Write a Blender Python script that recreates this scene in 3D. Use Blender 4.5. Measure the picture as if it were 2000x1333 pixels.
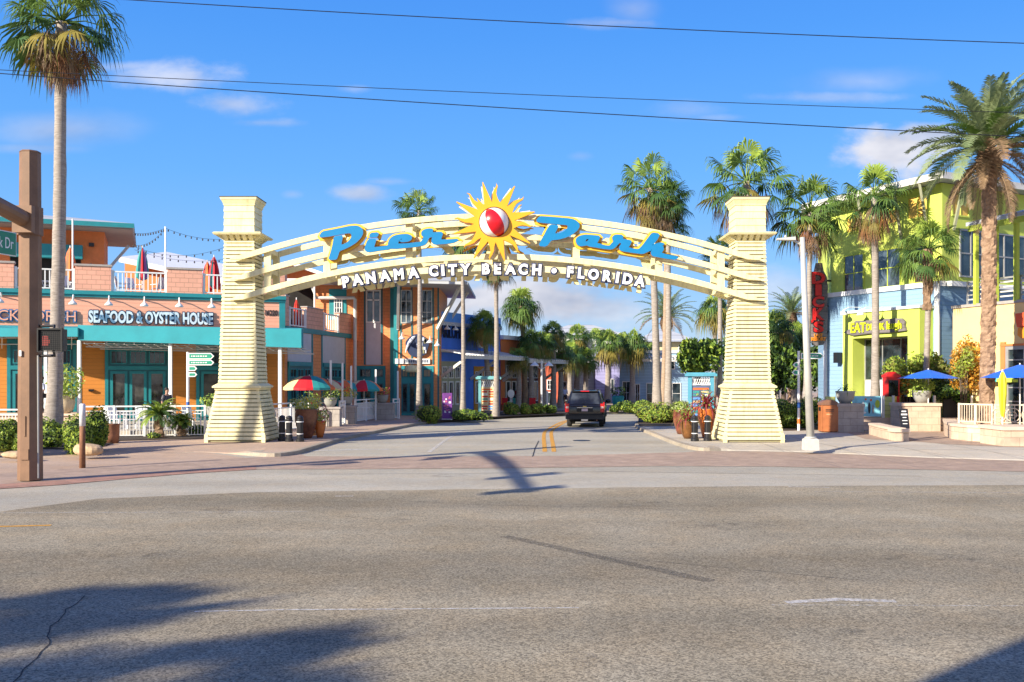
import bpy, math, random
from math import sin, cos, pi, radians, sqrt, atan2
from mathutils import Vector, Matrix
for o in list(bpy.data.objects): bpy.data.objects.remove(o)
scene = bpy.context.scene
COL = scene.collection
# ---------------------------------------------------------------- camera
F = 1900.0; CX = 1015.0; HY = 738.0; H = 2.45      # focal, principal x, horizon (2000 px wide picture), eye height
cam_d = bpy.data.cameras.new('camera'); cam = bpy.data.objects.new('camera', cam_d); COL.objects.link(cam)
cam.location = (0, 0, H); cam.rotation_euler = (radians(90), 0, 0)
cam_d.sensor_width = 36.0; cam_d.lens = 36.0*F/2000.0
cam_d.shift_x = -(CX-1000.0)/2000.0; cam_d.shift_y = (HY-666.5)/2000.0
cam_d.clip_start = 0.1; cam_d.clip_end = 12000
scene.camera = cam
# ---------------------------------------------------------------- sun and sky
SUN_EL = radians(24.0); SUN_AZ = radians(49.0)      # light travels towards +x,+y
sd = bpy.data.lights.new('sun', 'SUN'); sd.energy = 5.0; sd.angle = radians(0.6); sd.color = (1.0, 0.90, 0.74)
sun = bpy.data.objects.new('sun', sd); COL.objects.link(sun)
ldir = Vector((sin(SUN_AZ)*cos(SUN_EL), cos(SUN_AZ)*cos(SUN_EL), -sin(SUN_EL)))
sun.rotation_euler = ldir.to_track_quat('-Z', 'Y').to_euler(); sun.location = (-30, -30, 40)
scene.view_settings.view_transform = 'Standard'; scene.view_settings.look = 'None'
scene.view_settings.exposure = 0.92; scene.view_settings.gamma = 1.0
world = bpy.data.worlds.new('World'); scene.world = world; world.use_nodes = True
wn = world.node_tree.nodes; wl = world.node_tree.links
for n in list(wn): wn.remove(n)
def wnode(t, **k):
    n = wn.new(t)
    for a, b in k.items(): setattr(n, a, b)
    return n
def wmath(op, a, b=None, clamp=False):
    n = wn.new('ShaderNodeMath'); n.operation = op; n.use_clamp = clamp
    for i, v in enumerate((a, b)):
        if v is None: continue
        if isinstance(v, (int, float)): n.inputs[i].default_value = v
        else: wl.new(v, n.inputs[i])
    return n.outputs[0]
wout = wnode('ShaderNodeOutputWorld'); wbg = wnode('ShaderNodeBackground')
sky = wnode('ShaderNodeTexSky', sky_type='NISHITA', sun_disc=False)
sky.sun_elevation = SUN_EL; sky.sun_rotation = radians(180)+SUN_AZ
sky.air_density = 1.0; sky.dust_density = 0.35; sky.ozone_density = 3.0; sky.altitude = 10
hs = wnode('ShaderNodeHueSaturation'); hs.inputs['Saturation'].default_value = 1.22; hs.inputs['Value'].default_value = 1.0
wl.new(sky.outputs[0], hs.inputs['Color'])
tc = wnode('ShaderNodeTexCoord'); sep = wnode('ShaderNodeSeparateXYZ'); wl.new(tc.outputs['Generated'], sep.inputs[0])
yc = wmath('MAXIMUM', sep.outputs['Y'], 0.05)
U = wmath('DIVIDE', sep.outputs['X'], yc); V = wmath('DIVIDE', sep.outputs['Z'], yc)
cmb = wnode('ShaderNodeCombineXYZ'); wl.new(U, cmb.inputs[0]); wl.new(wmath('MULTIPLY', V, 1.8), cmb.inputs[1])
def wnoise(sc, det, rough, off=0.0):
    n = wnode('ShaderNodeTexNoise'); n.inputs['Scale'].default_value = sc; n.inputs['Detail'].default_value = det
    n.inputs['Roughness'].default_value = rough
    m = wnode('ShaderNodeMapping'); m.inputs['Location'].default_value = (off, off*.7, 0)
    wl.new(cmb.outputs[0], m.inputs[0]); wl.new(m.outputs[0], n.inputs['Vector'])
    return wmath('SUBTRACT', n.outputs[0], 0.5)
nz = wnoise(9.0, 6.0, 0.6); nz2 = wnoise(3.5, 5.0, 0.55, 4.3)
def cloud(px, py, rx, ry, dens, soft, amp, nn):
    cu = (px-CX)/F; cv = (HY-py)/F
    du = wmath('DIVIDE', wmath('SUBTRACT', U, cu), rx/F); dv = wmath('DIVIDE', wmath('SUBTRACT', V, cv), ry/F)
    d = wmath('SQRT', wmath('ADD', wmath('MULTIPLY', du, du), wmath('MULTIPLY', dv, dv)))
    t = wmath('ADD', wmath('SUBTRACT', 1.0, d), wmath('MULTIPLY', nn, amp))
    t = wmath('DIVIDE', t, soft, clamp=True)
    return wmath('MULTIPLY', wmath('MULTIPLY', wmath('MULTIPLY', t, t), wmath('SUBTRACT', 3.0, wmath('MULTIPLY', t, 2.0))), dens)
clouds = [(1215,45,110,14,.35,1.2,3.2,nz),(1620,190,160,12,.30,1.2,3.2,nz),(250,130,120,16,.40,1.2,3.0,nz),(60,290,170,16,.35,1.2,2.6,nz2),(520,240,90,12,.35,1.2,3.0,nz),(1400,230,80,10,.25,1.2,2.8,nz),(760,355,60,10,.3,1.2,2.6,nz),(1000,585,330,62,.95,.75,2.2,nz),(880,560,120,60,.75,.8,2.4,nz),(1180,600,180,45,.7,.8,2.4,nz),(1730,300,150,50,.95,.8,2.8,nz),(1820,280,90,46,.8,.7,2.2,nz),
          (340,150,150,38,.62,1.0,2.6,nz),(460,205,110,34,.5,1.0,2.6,nz),(705,378,70,22,.65,1.0,2.2,nz),(110,255,200,48,.5,1.2,2.2,nz2),(1240,20,80,60,.38,1.2,2.6,nz2),(1700,160,180,40,.34,1.2,3.0,nz2),(1560,560,150,50,.45,1.0,2.2,nz),(1340,215,90,25,.2,1.1,2.2,nz),(570,380,30,12,.25,1.,2.,nz),(690,175,50,14,.25,1.,2.,nz),(1135,305,40,14,.2,1.,2.,nz)]
acc = None
for c in clouds:
    t = cloud(*c)
    acc = t if acc is None else wmath('MAXIMUM', acc, t)
cc = wnode('ShaderNodeMixRGB'); cc.inputs[1].default_value = (2.5, 2.7, 3.4, 1); cc.inputs[2].default_value = (5.1, 5.0, 5.2, 1)
shade = wmath('ADD', wmath('MULTIPLY', wnoise(7.0, 4.0, .6, 9.1), 3.0), 0.55, clamp=True); wl.new(shade, cc.inputs[0])
mixc = wnode('ShaderNodeMixRGB'); 
vr = wnode('ShaderNodeValToRGB'); wl.new(wmath('MULTIPLY', sep.outputs['Z'], 1.0, True), vr.inputs[0])
def slin(r, g, b_): 
    f = lambda c: ((c/255.0+.055)/1.055)**2.4
    return (f(r), f(g), f(b_), 1)
cr = vr.color_ramp; cr.elements[0].position = 0.0; cr.elements[0].color = slin(196, 214, 236); cr.elements[1].position = .8; cr.elements[1].color = slin(44, 98, 200)
for p_, c_ in ((.045, (168, 202, 240)), (.10, (138, 192, 250)), (.20, (106, 177, 254)), (.33, (80, 156, 248)), (.5, (58, 128, 238))):
    e = cr.elements.new(p_); e.color = slin(*c_)
vsc = wnode('ShaderNodeVectorMath', operation='SCALE'); vsc.inputs['Scale'].default_value = 5.6; wl.new(vr.outputs[0], vsc.inputs[0])
skm = wnode('ShaderNodeMixRGB'); skm.inputs[0].default_value = .88; wl.new(hs.outputs[0], skm.inputs[1]); wl.new(vsc.outputs[0], skm.inputs[2])
wl.new(acc, mixc.inputs[0]); wl.new(skm.outputs[0], mixc.inputs[1]); wl.new(cc.outputs[0], mixc.inputs[2])
glow = wmath('MULTIPLY', wmath('SUBTRACT', 0.0, sep.outputs['Y']), 1.3, True)      # brighter hazy sky on the sun's side
gm = wnode('ShaderNodeMixRGB'); wl.new(wmath('MULTIPLY', glow, .26), gm.inputs[0]); wl.new(mixc.outputs[0], gm.inputs[1]); gm.inputs[2].default_value = (6.6, 5.3, 3.8, 1)
wl.new(gm.outputs[0], wbg.inputs[0]); wbg.inputs[1].default_value = 0.10
wl.new(wbg.outputs[0], wout.inputs[0])
# ---------------------------------------------------------------- projection helpers
def G(px, py, z=0.0):
    Y = F*(H-z)/(py-HY); return Vector(((px-CX)*Y/F, Y, z))
def P(px, py, Y): return Vector(((px-CX)*Y/F, Y, H-(py-HY)*Y/F))
def X(px, Y): return (px-CX)*Y/F
def Z(py, Y): return H-(py-HY)*Y/F
# ---------------------------------------------------------------- materials
MATS = {}
def _mat(name):
    m = bpy.data.materials.new(name); m.use_nodes = True; nt = m.node_tree
    b = nt.nodes['Principled BSDF']; return m, nt, b
def nd(nt, t, **k):
    n = nt.nodes.new(t)
    for a, v in k.items():
        if a in n.inputs: n.inputs[a].default_value = v
        else: setattr(n, a, v)
    return n
def rgb(c): return (c[0], c[1], c[2], 1.0)
def paint(name, col, rough=0.6, var=0.12, scale=3.0, bump=0.0, bscale=60.0, metal=0.0, spec=0.5):
    if name in MATS: return MATS[name]
    m, nt, b = _mat(name); L = nt.links
    c = nd(nt, 'ShaderNodeTexCoord'); n = nd(nt, 'ShaderNodeTexNoise'); n.inputs['Scale'].default_value = scale; n.inputs['Detail'].default_value = 6; n.inputs['Roughness'].default_value = .65
    L.new(c.outputs['Object'], n.inputs['Vector'])
    r = nd(nt, 'ShaderNodeValToRGB'); L.new(n.outputs[0], r.inputs[0])
    r.color_ramp.elements[0].position = .3; r.color_ramp.elements[1].position = .7
    r.color_ramp.elements[0].color = rgb([x*(1-var) for x in col]); r.color_ramp.elements[1].color = rgb([min(1, x*(1+var)) for x in col])
    L.new(r.outputs[0], b.inputs['Base Color']); b.inputs['Roughness'].default_value = rough; b.inputs['Metallic'].default_value = metal
    b.inputs['Specular IOR Level'].default_value = spec
    if bump > 0:
        n2 = nd(nt, 'ShaderNodeTexNoise'); n2.inputs['Scale'].default_value = bscale; n2.inputs['Detail'].default_value = 4
        L.new(c.outputs['Object'], n2.inputs['Vector'])
        bp = nd(nt, 'ShaderNodeBump'); bp.inputs['Strength'].default_value = bump; bp.inputs['Distance'].default_value = .02
        L.new(n2.outputs[0], bp.inputs['Height']); L.new(bp.outputs[0], b.inputs['Normal'])
    MATS[name] = m; return m
def siding(name, col, pitch=0.2, var=0.08, bw=0.0, line=0.55):
    """lap siding or shingle courses: horizontal boards from the object's z, optional vertical joints"""
    if name in MATS: return MATS[name]
    m, nt, b = _mat(name); L = nt.links
    c = nd(nt, 'ShaderNodeTexCoord'); s = nd(nt, 'ShaderNodeSeparateXYZ'); L.new(c.outputs['Object'], s.inputs[0])
    def mt(op, a, bb, cl=False):
        n = nd(nt, 'ShaderNodeMath', operation=op, use_clamp=cl)
        for i, v in enumerate((a, bb)):
            if v is None: continue
            if isinstance(v, (int, float)): n.inputs[i].default_value = v
            else: L.new(v, n.inputs[i])
        return n.outputs[0]
    zz = mt('DIVIDE', s.outputs['Z'], pitch); fr = mt('FRACT', zz, None); row = mt('FLOOR', zz, None)
    wn_ = nd(nt, 'ShaderNodeTexWhiteNoise', noise_dimensions='2D'); cb = nd(nt, 'ShaderNodeCombineXYZ'); L.new(row, cb.inputs[0])
    edge = mt('LESS_THAN', fr, 0.10)
    if bw > 0:
        hx = mt('ADD', s.outputs['X'], s.outputs['Y']); q = mt('ADD', mt('DIVIDE', hx, bw), mt('MULTIPLY', mt('FRACT', mt('MULTIPLY', row, .5), None), 1.0))
        L.new(mt('FLOOR', q, None), cb.inputs[1])
        vj = mt('LESS_THAN', mt('FRACT', q, None), 0.05); edge = mt('MAXIMUM', edge, vj)
    L.new(cb.outputs[0], wn_.inputs['Vector'])
    n = nd(nt, 'ShaderNodeTexNoise'); n.inputs['Scale'].default_value = 1.3; n.inputs['Detail'].default_value = 6
    L.new(c.outputs['Object'], n.inputs['Vector'])
    v = mt('ADD', mt('MULTIPLY', wn_.outputs[0], var), mt('MULTIPLY', n.outputs[0], var*1.6)); v = mt('ADD', v, 1-var*1.2)
    v = mt('MULTIPLY', v, mt('SUBTRACT', 1.0, mt('MULTIPLY', edge, 1-line)))
    mx = nd(nt, 'ShaderNodeMixRGB', blend_type='MULTIPLY'); mx.inputs[0].default_value = 1; mx.inputs[1].default_value = rgb(col); L.new(v, mx.inputs[2])
    L.new(mx.outputs[0], b.inputs['Base Color']); b.inputs['Roughness'].default_value = .7
    bp = nd(nt, 'ShaderNodeBump'); bp.inputs['Strength'].default_value = .6; bp.inputs['Distance'].default_value = .03
    L.new(mt('SUBTRACT', 1.0, fr), bp.inputs['Height']); L.new(bp.outputs[0], b.inputs['Normal'])
    MATS[name] = m; return m
def blocks(name, col, bw=.6, bh=.3, mortar=.012, var=.12, rough=.85, plane='xz', scale=1.0, mcol=None):
    if name in MATS: return MATS[name]
    m, nt, b = _mat(name); L = nt.links
    c = nd(nt, 'ShaderNodeTexCoord'); s = nd(nt, 'ShaderNodeSeparateXYZ'); L.new(c.outputs['Object'], s.inputs[0])
    cb = nd(nt, 'ShaderNodeCombineXYZ')
    if plane == 'xz':
        a = nd(nt, 'ShaderNodeMath', operation='ADD'); L.new(s.outputs['X'], a.inputs[0]); L.new(s.outputs['Y'], a.inputs[1]); L.new(a.outputs[0], cb.inputs[0]); L.new(s.outputs['Z'], cb.inputs[1])
    else: L.new(s.outputs['X'], cb.inputs[0]); L.new(s.outputs['Y'], cb.inputs[1])
    br = nd(nt, 'ShaderNodeTexBrick'); L.new(cb.outputs[0], br.inputs['Vector'])
    br.inputs['Scale'].default_value = 1.0; br.inputs['Brick Width'].default_value = bw; br.inputs['Row Height'].default_value = bh; br.inputs['Mortar Size'].default_value = mortar
    br.inputs['Mortar Smooth'].default_value = .2
    br.inputs['Color1'].default_value = rgb([x*(1-var) for x in col]); br.inputs['Color2'].default_value = rgb([min(1, x*(1+var)) for x in col])
    br.inputs['Mortar'].default_value = rgb(mcol or [x*.55 for x in col])
    n = nd(nt, 'ShaderNodeTexNoise'); n.inputs['Scale'].default_value = 2.2*scale; n.inputs['Detail'].default_value = 8; n.inputs['Roughness'].default_value = .7
    L.new(c.outputs['Object'], n.inputs['Vector'])
    r = nd(nt, 'ShaderNodeValToRGB'); r.color_ramp.elements[0].position = .25; r.color_ramp.elements[0].color = (.72, .72, .72, 1); r.color_ramp.elements[1].position = .75; r.color_ramp.elements[1].color = (1.15, 1.15, 1.15, 1)
    L.new(n.outputs[0], r.inputs[0])
    mx = nd(nt, 'ShaderNodeMixRGB', blend_type='MULTIPLY'); mx.inputs[0].default_value = 1; L.new(br.outputs[0], mx.inputs[1]); L.new(r.outputs[0], mx.inputs[2])
    L.new(mx.outputs[0], b.inputs['Base Color']); b.inputs['Roughness'].default_value = rough
    bp = nd(nt, 'ShaderNodeBump'); bp.inputs['Strength'].default_value = .4; bp.inputs['Distance'].default_value = .01; bp.invert = True
    L.new(br.outputs['Fac'], bp.inputs['Height']); L.new(bp.outputs[0], b.inputs['Normal'])
    MATS[name] = m; return m
def glass(name, tint=(.02, .03, .035), rough=.06):
    if name in MATS: return MATS[name]
    m, nt, b = _mat(name); L = nt.links
    c = nd(nt, 'ShaderNodeTexCoord'); n = nd(nt, 'ShaderNodeTexNoise'); n.inputs['Scale'].default_value = 1.1; n.inputs['Detail'].default_value = 5
    L.new(c.outputs['Object'], n.inputs['Vector'])
    r = nd(nt, 'ShaderNodeValToRGB'); r.color_ramp.elements[0].position = .38; r.color_ramp.elements[1].position = .62
    r.color_ramp.elements[0].color = rgb([x*.3 for x in tint]); r.color_ramp.elements[1].color = rgb([x*2.2 for x in tint])
    L.new(n.outputs[0], r.inputs[0]); L.new(r.outputs[0], b.inputs['Base Color'])
    b.inputs['Roughness'].default_value = rough; b.inputs['IOR'].default_value = 1.5; b.inputs['Specular IOR Level'].default_value = .75
    n2 = nd(nt, 'ShaderNodeTexNoise'); n2.inputs['Scale'].default_value = .9; L.new(c.outputs['Object'], n2.inputs['Vector'])
    bp = nd(nt, 'ShaderNodeBump'); bp.inputs['Strength'].default_value = .15; bp.inputs['Distance'].default_value = .05; L.new(n2.outputs[0], bp.inputs['Height']); L.new(bp.outputs[0], b.inputs['Normal'])
    MATS[name] = m; return m
def leafmat(name, c1, c2, trans=.25, scale=1.2, rough=.55):
    if name in MATS: return MATS[name]
    m, nt, b = _mat(name); L = nt.links
    c = nd(nt, 'ShaderNodeTexCoord'); n = nd(nt, 'ShaderNodeTexNoise'); n.inputs['Scale'].default_value = scale; n.inputs['Detail'].default_value = 5; n.inputs['Roughness'].default_value = .7
    L.new(c.outputs['Object'], n.inputs['Vector'])
    r = nd(nt, 'ShaderNodeValToRGB'); r.color_ramp.elements[0].position = .35; r.color_ramp.elements[1].position = .65
    r.color_ramp.elements[0].color = rgb(c1); r.color_ramp.elements[1].color = rgb(c2); L.new(n.outputs[0], r.inputs[0])
    L.new(r.outputs[0], b.inputs['Base Color']); b.inputs['Roughness'].default_value = rough; b.inputs['Specular IOR Level'].default_value = .35
    t = nd(nt, 'ShaderNodeBsdfTranslucent'); L.new(r.outputs[0], t.inputs['Color'])
    mx = nd(nt, 'ShaderNodeMixShader'); mx.inputs[0].default_value = trans; L.new(b.outputs[0], mx.inputs[1]); L.new(t.outputs[0], mx.inputs[2])
    L.new(mx.outputs[0], nt.nodes['Material Output'].inputs['Surface'])
    MATS[name] = m; return m
def lin(r, g, b_):
    f = lambda c: ((c/255.0+.055)/1.055)**2.4 if c > 10 else c/255.0/12.92
    return (f(r), f(g), f(b_))
# ---------------------------------------------------------------- mesh builder
class MB:
    def __init__(s, T=None): s.v = []; s.f = []; s.m = []; s.mats = []; s.T = T
    def mi(s, mat):
        if mat not in s.mats: s.mats.append(mat)
        return s.mats.index(mat)
    def add(s, vs, fs, mat):
        o = len(s.v); T = s.T
        s.v += [tuple(T(Vector(v))) if T else tuple(v) for v in vs]
        k = s.mi(mat); s.f += [tuple(i+o for i in f) for f in fs]; s.m += [k]*len(fs)
    def box(s, x0, x1, y0, y1, z0, z1, mat):
        s.add([(x0,y0,z0),(x1,y0,z0),(x1,y1,z0),(x0,y1,z0),(x0,y0,z1),(x1,y0,z1),(x1,y1,z1),(x0,y1,z1)],
              [(0,3,2,1),(4,5,6,7),(0,1,5,4),(1,2,6,5),(2,3,7,6),(3,0,4,7)], mat)
    def frus(s, cx, cy, w0, d0, z0, w1, d1, z1, mat):
        a = [(cx-w0/2,cy-d0/2,z0),(cx+w0/2,cy-d0/2,z0),(cx+w0/2,cy+d0/2,z0),(cx-w0/2,cy+d0/2,z0),(cx-w1/2,cy-d1/2,z1),(cx+w1/2,cy-d1/2,z1),(cx+w1/2,cy+d1/2,z1),(cx-w1/2,cy+d1/2,z1)]
        s.add(a, [(0,3,2,1),(4,5,6,7),(0,1,5,4),(1,2,6,5),(2,3,7,6),(3,0,4,7)], mat)
    def beam(s, p0, p1, w, h, mat, up=(0,0,1)):
        p0 = Vector(p0); p1 = Vector(p1); d = (p1-p0).normalized(); up = Vector(up)
        if abs(d.dot(up)) > .98: up = Vector((0,1,0))
        a = d.cross(up).normalized()*w/2; b = a.cross(d).normalized()*h/2
        vs = [p0-a-b,p0+a-b,p0+a+b,p0-a+b,p1-a-b,p1+a-b,p1+a+b,p1-a+b]
        s.add(vs, [(0,1,2,3),(4,7,6,5),(0,4,5,1),(1,5,6,2),(2,6,7,3),(3,7,4,0)], mat)
    def tube(s, pts, r, mat, n=8, caps=True):
        pts = [Vector(p) for p in pts]; N = len(pts)
        if not isinstance(r, (list, tuple)): r = [r]*N
        vs = []; prev = None
        for i, p in enumerate(pts):
            d = (pts[min(i+1,N-1)]-pts[max(i-1,0)]).normalized()
            ref = Vector((0,0,1)) if abs(d.z) < .9 else Vector((0,1,0))
            if prev is None: a = d.cross(ref).normalized()
            else: a = (prev - d*prev.dot(d)).normalized()
            prev = a; b = d.cross(a)
            for k in range(n):
                t = 2*pi*k/n; vs.append(p+(a*cos(t)+b*sin(t))*r[i])
        fs = []
        for i in range(N-1):
            for k in range(n): fs.append((i*n+k, i*n+(k+1)%n, (i+1)*n+(k+1)%n, (i+1)*n+k))
        if caps: fs.append(tuple(range(n))[::-1]); fs.append(tuple((N-1)*n+k for k in range(n)))
        s.add(vs, fs, mat)
    def lathe(s, prof, c, mat, n=20, caps=True):
        vs = [(c[0]+r*cos(2*pi*k/n), c[1]+r*sin(2*pi*k/n), c[2]+z) for r, z in prof for k in range(n)]
        fs = [(i*n+k, i*n+(k+1)%n, (i+1)*n+(k+1)%n, (i+1)*n+k) for i in range(len(prof)-1) for k in range(n)]
        if caps: fs.append(tuple(range(n))[::-1]); fs.append(tuple((len(prof)-1)*n+k for k in range(n)))
        s.add(vs, fs, mat)
    def prism(s, pts, y0, y1, mat, side=None):
        """polygon given as (x,z) extruded along y"""
        n = len(pts)
        vs = [(x, y0, z) for x, z in pts]+[(x, y1, z) for x, z in pts]
        s.add(vs, [tuple(range(n)), tuple(range(2*n-1, n-1, -1))], mat)
        s.add(vs, [(i, i+n, (i+1)%n+n, (i+1)%n) for i in range(n)], side or mat)
    def slab(s, pts, z0, z1, mat, side=None):
        """polygon given as (x,y) extruded upwards"""
        n = len(pts)
        vs = [(p[0], p[1], z0) for p in pts]+[(p[0], p[1], z1) for p in pts]
        s.add(vs, [tuple(range(n, 2*n))], mat); s.add(vs, [(i, (i+1)%n, (i+1)%n+n, i+n) for i in range(n)], side or mat)
    def sheet(s, pts, z, mat): s.add([(p[0], p[1], z) for p in pts], [tuple(range(len(pts)))], mat)
    def ball(s, c, r, mat, nu=16, nv=10, fn=None):
        if not isinstance(r, (list, tuple)): r = (r, r, r)
        vs = []
        for j in range(nv+1):
            th = pi*j/nv
            for k in range(nu):
                ph = 2*pi*k/nu; d = Vector((sin(th)*cos(ph), sin(th)*sin(ph), cos(th)))
                q = fn(d) if fn else 1.0
                vs.append((c[0]+d.x*r[0]*q, c[1]+d.y*r[1]*q, c[2]+d.z*r[2]*q))
        s.add(vs, [(j*nu+k, (j+1)*nu+k, (j+1)*nu+(k+1)%nu, j*nu+(k+1)%nu) for j in range(nv) for k in range(nu)], mat)
    def merge(s, me, M, mat, side=None, back=None):
        """append a Blender mesh transformed by M; faces not facing along the local z take the side material"""
        o = len(s.v); T = s.T
        for v in me.vertices:
            w = M @ v.co; s.v.append(tuple(T(w)) if T else tuple(w))
        a = s.mi(mat); b = s.mi(side) if side else a; c = s.mi(back) if back else None
        for p in me.polygons:
            s.f.append(tuple(i+o for i in p.vertices)); s.m.append((c if (c is not None and p.normal.z < 0) else a) if abs(p.normal.z) > .7 else b)
    def build(s, name, parent=None, smooth=False, origin=None, **props):
        me = bpy.data.meshes.new(name); vs = s.v
        if parent is None and origin is None and 'kind' not in props and vs:
            xs = [v[0] for v in vs]; ys = [v[1] for v in vs]; origin = ((min(xs)+max(xs))/2, (min(ys)+max(ys))/2, min(v[2] for v in vs))
        if origin is not None:
            o = Vector(origin); vs = [tuple(Vector(v)-o) for v in vs]
        me.from_pydata(vs, [], s.f)
        for m in s.mats: me.materials.append(m)
        me.polygons.foreach_set('material_index', s.m)
        if smooth: me.polygons.foreach_set('use_smooth', [True]*len(s.f))
        me.update()
        ob = bpy.data.objects.new(name, me); COL.objects.link(ob)
        if origin is not None: ob.location = origin
        if parent is not None:
            ob.parent = parent; ob.matrix_parent_inverse = Matrix.Translation(-Vector(parent.location))
        for k, v in props.items(): ob[k] = v
        return ob
def thing(name, loc, label, cat, group=None):
    o = bpy.data.objects.new(name, None); COL.objects.link(o); o.location = loc; o.empty_display_size = .2
    o['label'] = label; o['category'] = cat
    if group: o['group'] = group
    return o
def tag(o, label, cat, group=None, kind=None):
    if label: o['label'] = label
    if cat: o['category'] = cat
    if group: o['group'] = group
    if kind: o['kind'] = kind
    return o
def dup(root, loc, rotz=None, scale=None, label=None, group=None, name=None):
    """copy of a thing whose children are stored with their parent inverse"""
    def cp(o, par):
        c = o.copy(); COL.objects.link(c)
        if par is not None: c.parent = par
        for ch in [x for x in KIDS.get(o.name, [])]: cp(ch, c)
        return c
    KIDS = {}
    for o in bpy.data.objects:
        if o.parent: KIDS.setdefault(o.parent.name, []).append(o)
    r = cp(root, None); r.location = loc
    if rotz is not None: r.rotation_euler = (0, 0, rotz)
    if scale is not None: r.scale = (scale, scale, scale) if not isinstance(scale, (tuple, list)) else scale
    if label: r['label'] = label
    if group: r['group'] = group
    return r
def text_mesh(body, size=1.0, extrude=.05, offset=0.0, align='CENTER', spacing=1.0, shear=0.0):
    c = bpy.data.curves.new('t', 'FONT'); c.body = body; c.size = size; c.extrude = extrude; c.offset = offset
    c.align_x = align; c.align_y = 'CENTER'; c.space_character = spacing; c.shear = shear; c.resolution_u = 3
    o = bpy.data.objects.new('t', c); COL.objects.link(o); bpy.context.view_layer.update()
    dg = bpy.context.evaluated_depsgraph_get(); me = bpy.data.meshes.new_from_object(o.evaluated_get(dg))
    bpy.data.objects.remove(o); bpy.data.curves.remove(c); return me
def poly_mesh(loops, extrude=.05, offset=0.0):
    c = bpy.data.curves.new('p', 'CURVE'); c.dimensions = '2D'; c.fill_mode = 'BOTH'; c.extrude = extrude; c.offset = offset
    for lp in loops:
        s = c.splines.new('POLY'); s.points.add(len(lp)-1); s.use_cyclic_u = True
        for i, p in enumerate(lp): s.points[i].co = (p[0], p[1], 0, 1)
    o = bpy.data.objects.new('p', c); COL.objects.link(o); bpy.context.view_layer.update()
    dg = bpy.context.evaluated_depsgraph_get(); me = bpy.data.meshes.new_from_object(o.evaluated_get(dg))
    bpy.data.objects.remove(o); bpy.data.curves.remove(c); return me
def MXZ(x, y, z, rot=0.0, ang=0.0, sx=1.0, sz=1.0):
    """local x,y plane of a flat mesh stands upright facing -Y; rot turns in its plane, ang turns about z"""
    return Matrix.Translation((x, y, z)) @ Matrix.Rotation(ang, 4, 'Z') @ Matrix.Rotation(pi/2, 4, 'X') @ Matrix.Rotation(rot, 4, 'Z') @ Matrix.Diagonal((sx, sz, 1, 1))
class Fr:
    """upright wall frame: u along the wall, d outwards, z up"""
    def __init__(s, a, b, flip=False):
        s.o = Vector((a[0], a[1], 0)); e = Vector((b[0], b[1], 0)); s.L = (e-s.o).length; s.D = (e-s.o).normalized()
        s.N = Vector((s.D.y, -s.D.x, 0)); s.ang = atan2(s.D.y, s.D.x)
    def T(s, v): return s.o+s.D*v[0]+s.N*v[1]+Vector((0, 0, v[2]))
    def u(s, px, d=0.0):
        k = (px-CX)/F; o = s.o+s.N*d; return (k*o.y-o.x)/(s.D.x-k*s.D.y)
    def z(s, px, py, d=0.0):
        u = s.u(px, d); Y = (s.o+s.D*u+s.N*d).y; return H-(py-HY)*Y/F
    def rect(s, x0, x1, y0, y1, d=0.0):
        m = (x0+x1)/2; return s.u(x0, d), s.u(x1, d), s.z(m, y1, d), s.z(m, y0, d)
    def mb(s): return MB(s.T)
def rnd(a, b): return random.uniform(a, b)
# ================================================================ shared materials
M_cream = paint('cream paint', (.80, .71, .37), .55, .06, 2.0)
def weathered(name, col, rough=.6):
    m, nt, b = _mat(name); L = nt.links; c = nd(nt, 'ShaderNodeTexCoord')
    mp = nd(nt, 'ShaderNodeMapping'); mp.inputs['Scale'].default_value = (7, 7, .8); L.new(c.outputs['Object'], mp.inputs[0])
    def nz_(sc, v): n = nd(nt, 'ShaderNodeTexNoise'); n.inputs['Scale'].default_value = sc; n.inputs['Detail'].default_value = 7; n.inputs['Roughness'].default_value = .7; L.new(v, n.inputs['Vector']); return n.outputs[0]
    r = nd(nt, 'ShaderNodeValToRGB'); r.color_ramp.elements[0].position = .30; r.color_ramp.elements[1].position = .52; r.color_ramp.elements[0].color = (.66, .62, .52, 1); r.color_ramp.elements[1].color = (1, 1, 1, 1); L.new(nz_(1.0, mp.outputs[0]), r.inputs[0])
    r2 = nd(nt, 'ShaderNodeValToRGB'); r2.color_ramp.elements[0].position = .25; r2.color_ramp.elements[1].position = .6; r2.color_ramp.elements[0].color = (.86, .84, .78, 1); r2.color_ramp.elements[1].color = (1, 1, 1, 1); L.new(nz_(1.6, c.outputs['Object']), r2.inputs[0])
    s = nd(nt, 'ShaderNodeSeparateXYZ'); L.new(c.outputs['Object'], s.inputs[0]); g_ = nd(nt, 'ShaderNodeMapRange'); g_.inputs[1].default_value = 0.0; g_.inputs[2].default_value = .9; g_.inputs[3].default_value = .72; g_.inputs[4].default_value = 1.0; L.new(s.outputs['Z'], g_.inputs[0])
    x = nd(nt, 'ShaderNodeMixRGB', blend_type='MULTIPLY'); x.inputs[0].default_value = .6; x.inputs[1].default_value = rgb(col); L.new(r.outputs[0], x.inputs[2])
    y = nd(nt, 'ShaderNodeMixRGB', blend_type='MULTIPLY'); y.inputs[0].default_value = 1; L.new(x.outputs[0], y.inputs[1]); L.new(r2.outputs[0], y.inputs[2])
    L.new(y.outputs[0], b.inputs['Base Color']); b.inputs['Roughness'].default_value = rough; MATS[name] = m; return m
M_cream = weathered('weathered cream paint', (.82, .745, .43))
M_creamd = paint('cream paint cap roofing', (.10, .07, .06), .8)
M_white = paint('white paint', (.78, .78, .76), .5, .06)
M_offwhite = paint('weathered white paint', (.60, .59, .55), .6, .12)
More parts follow.
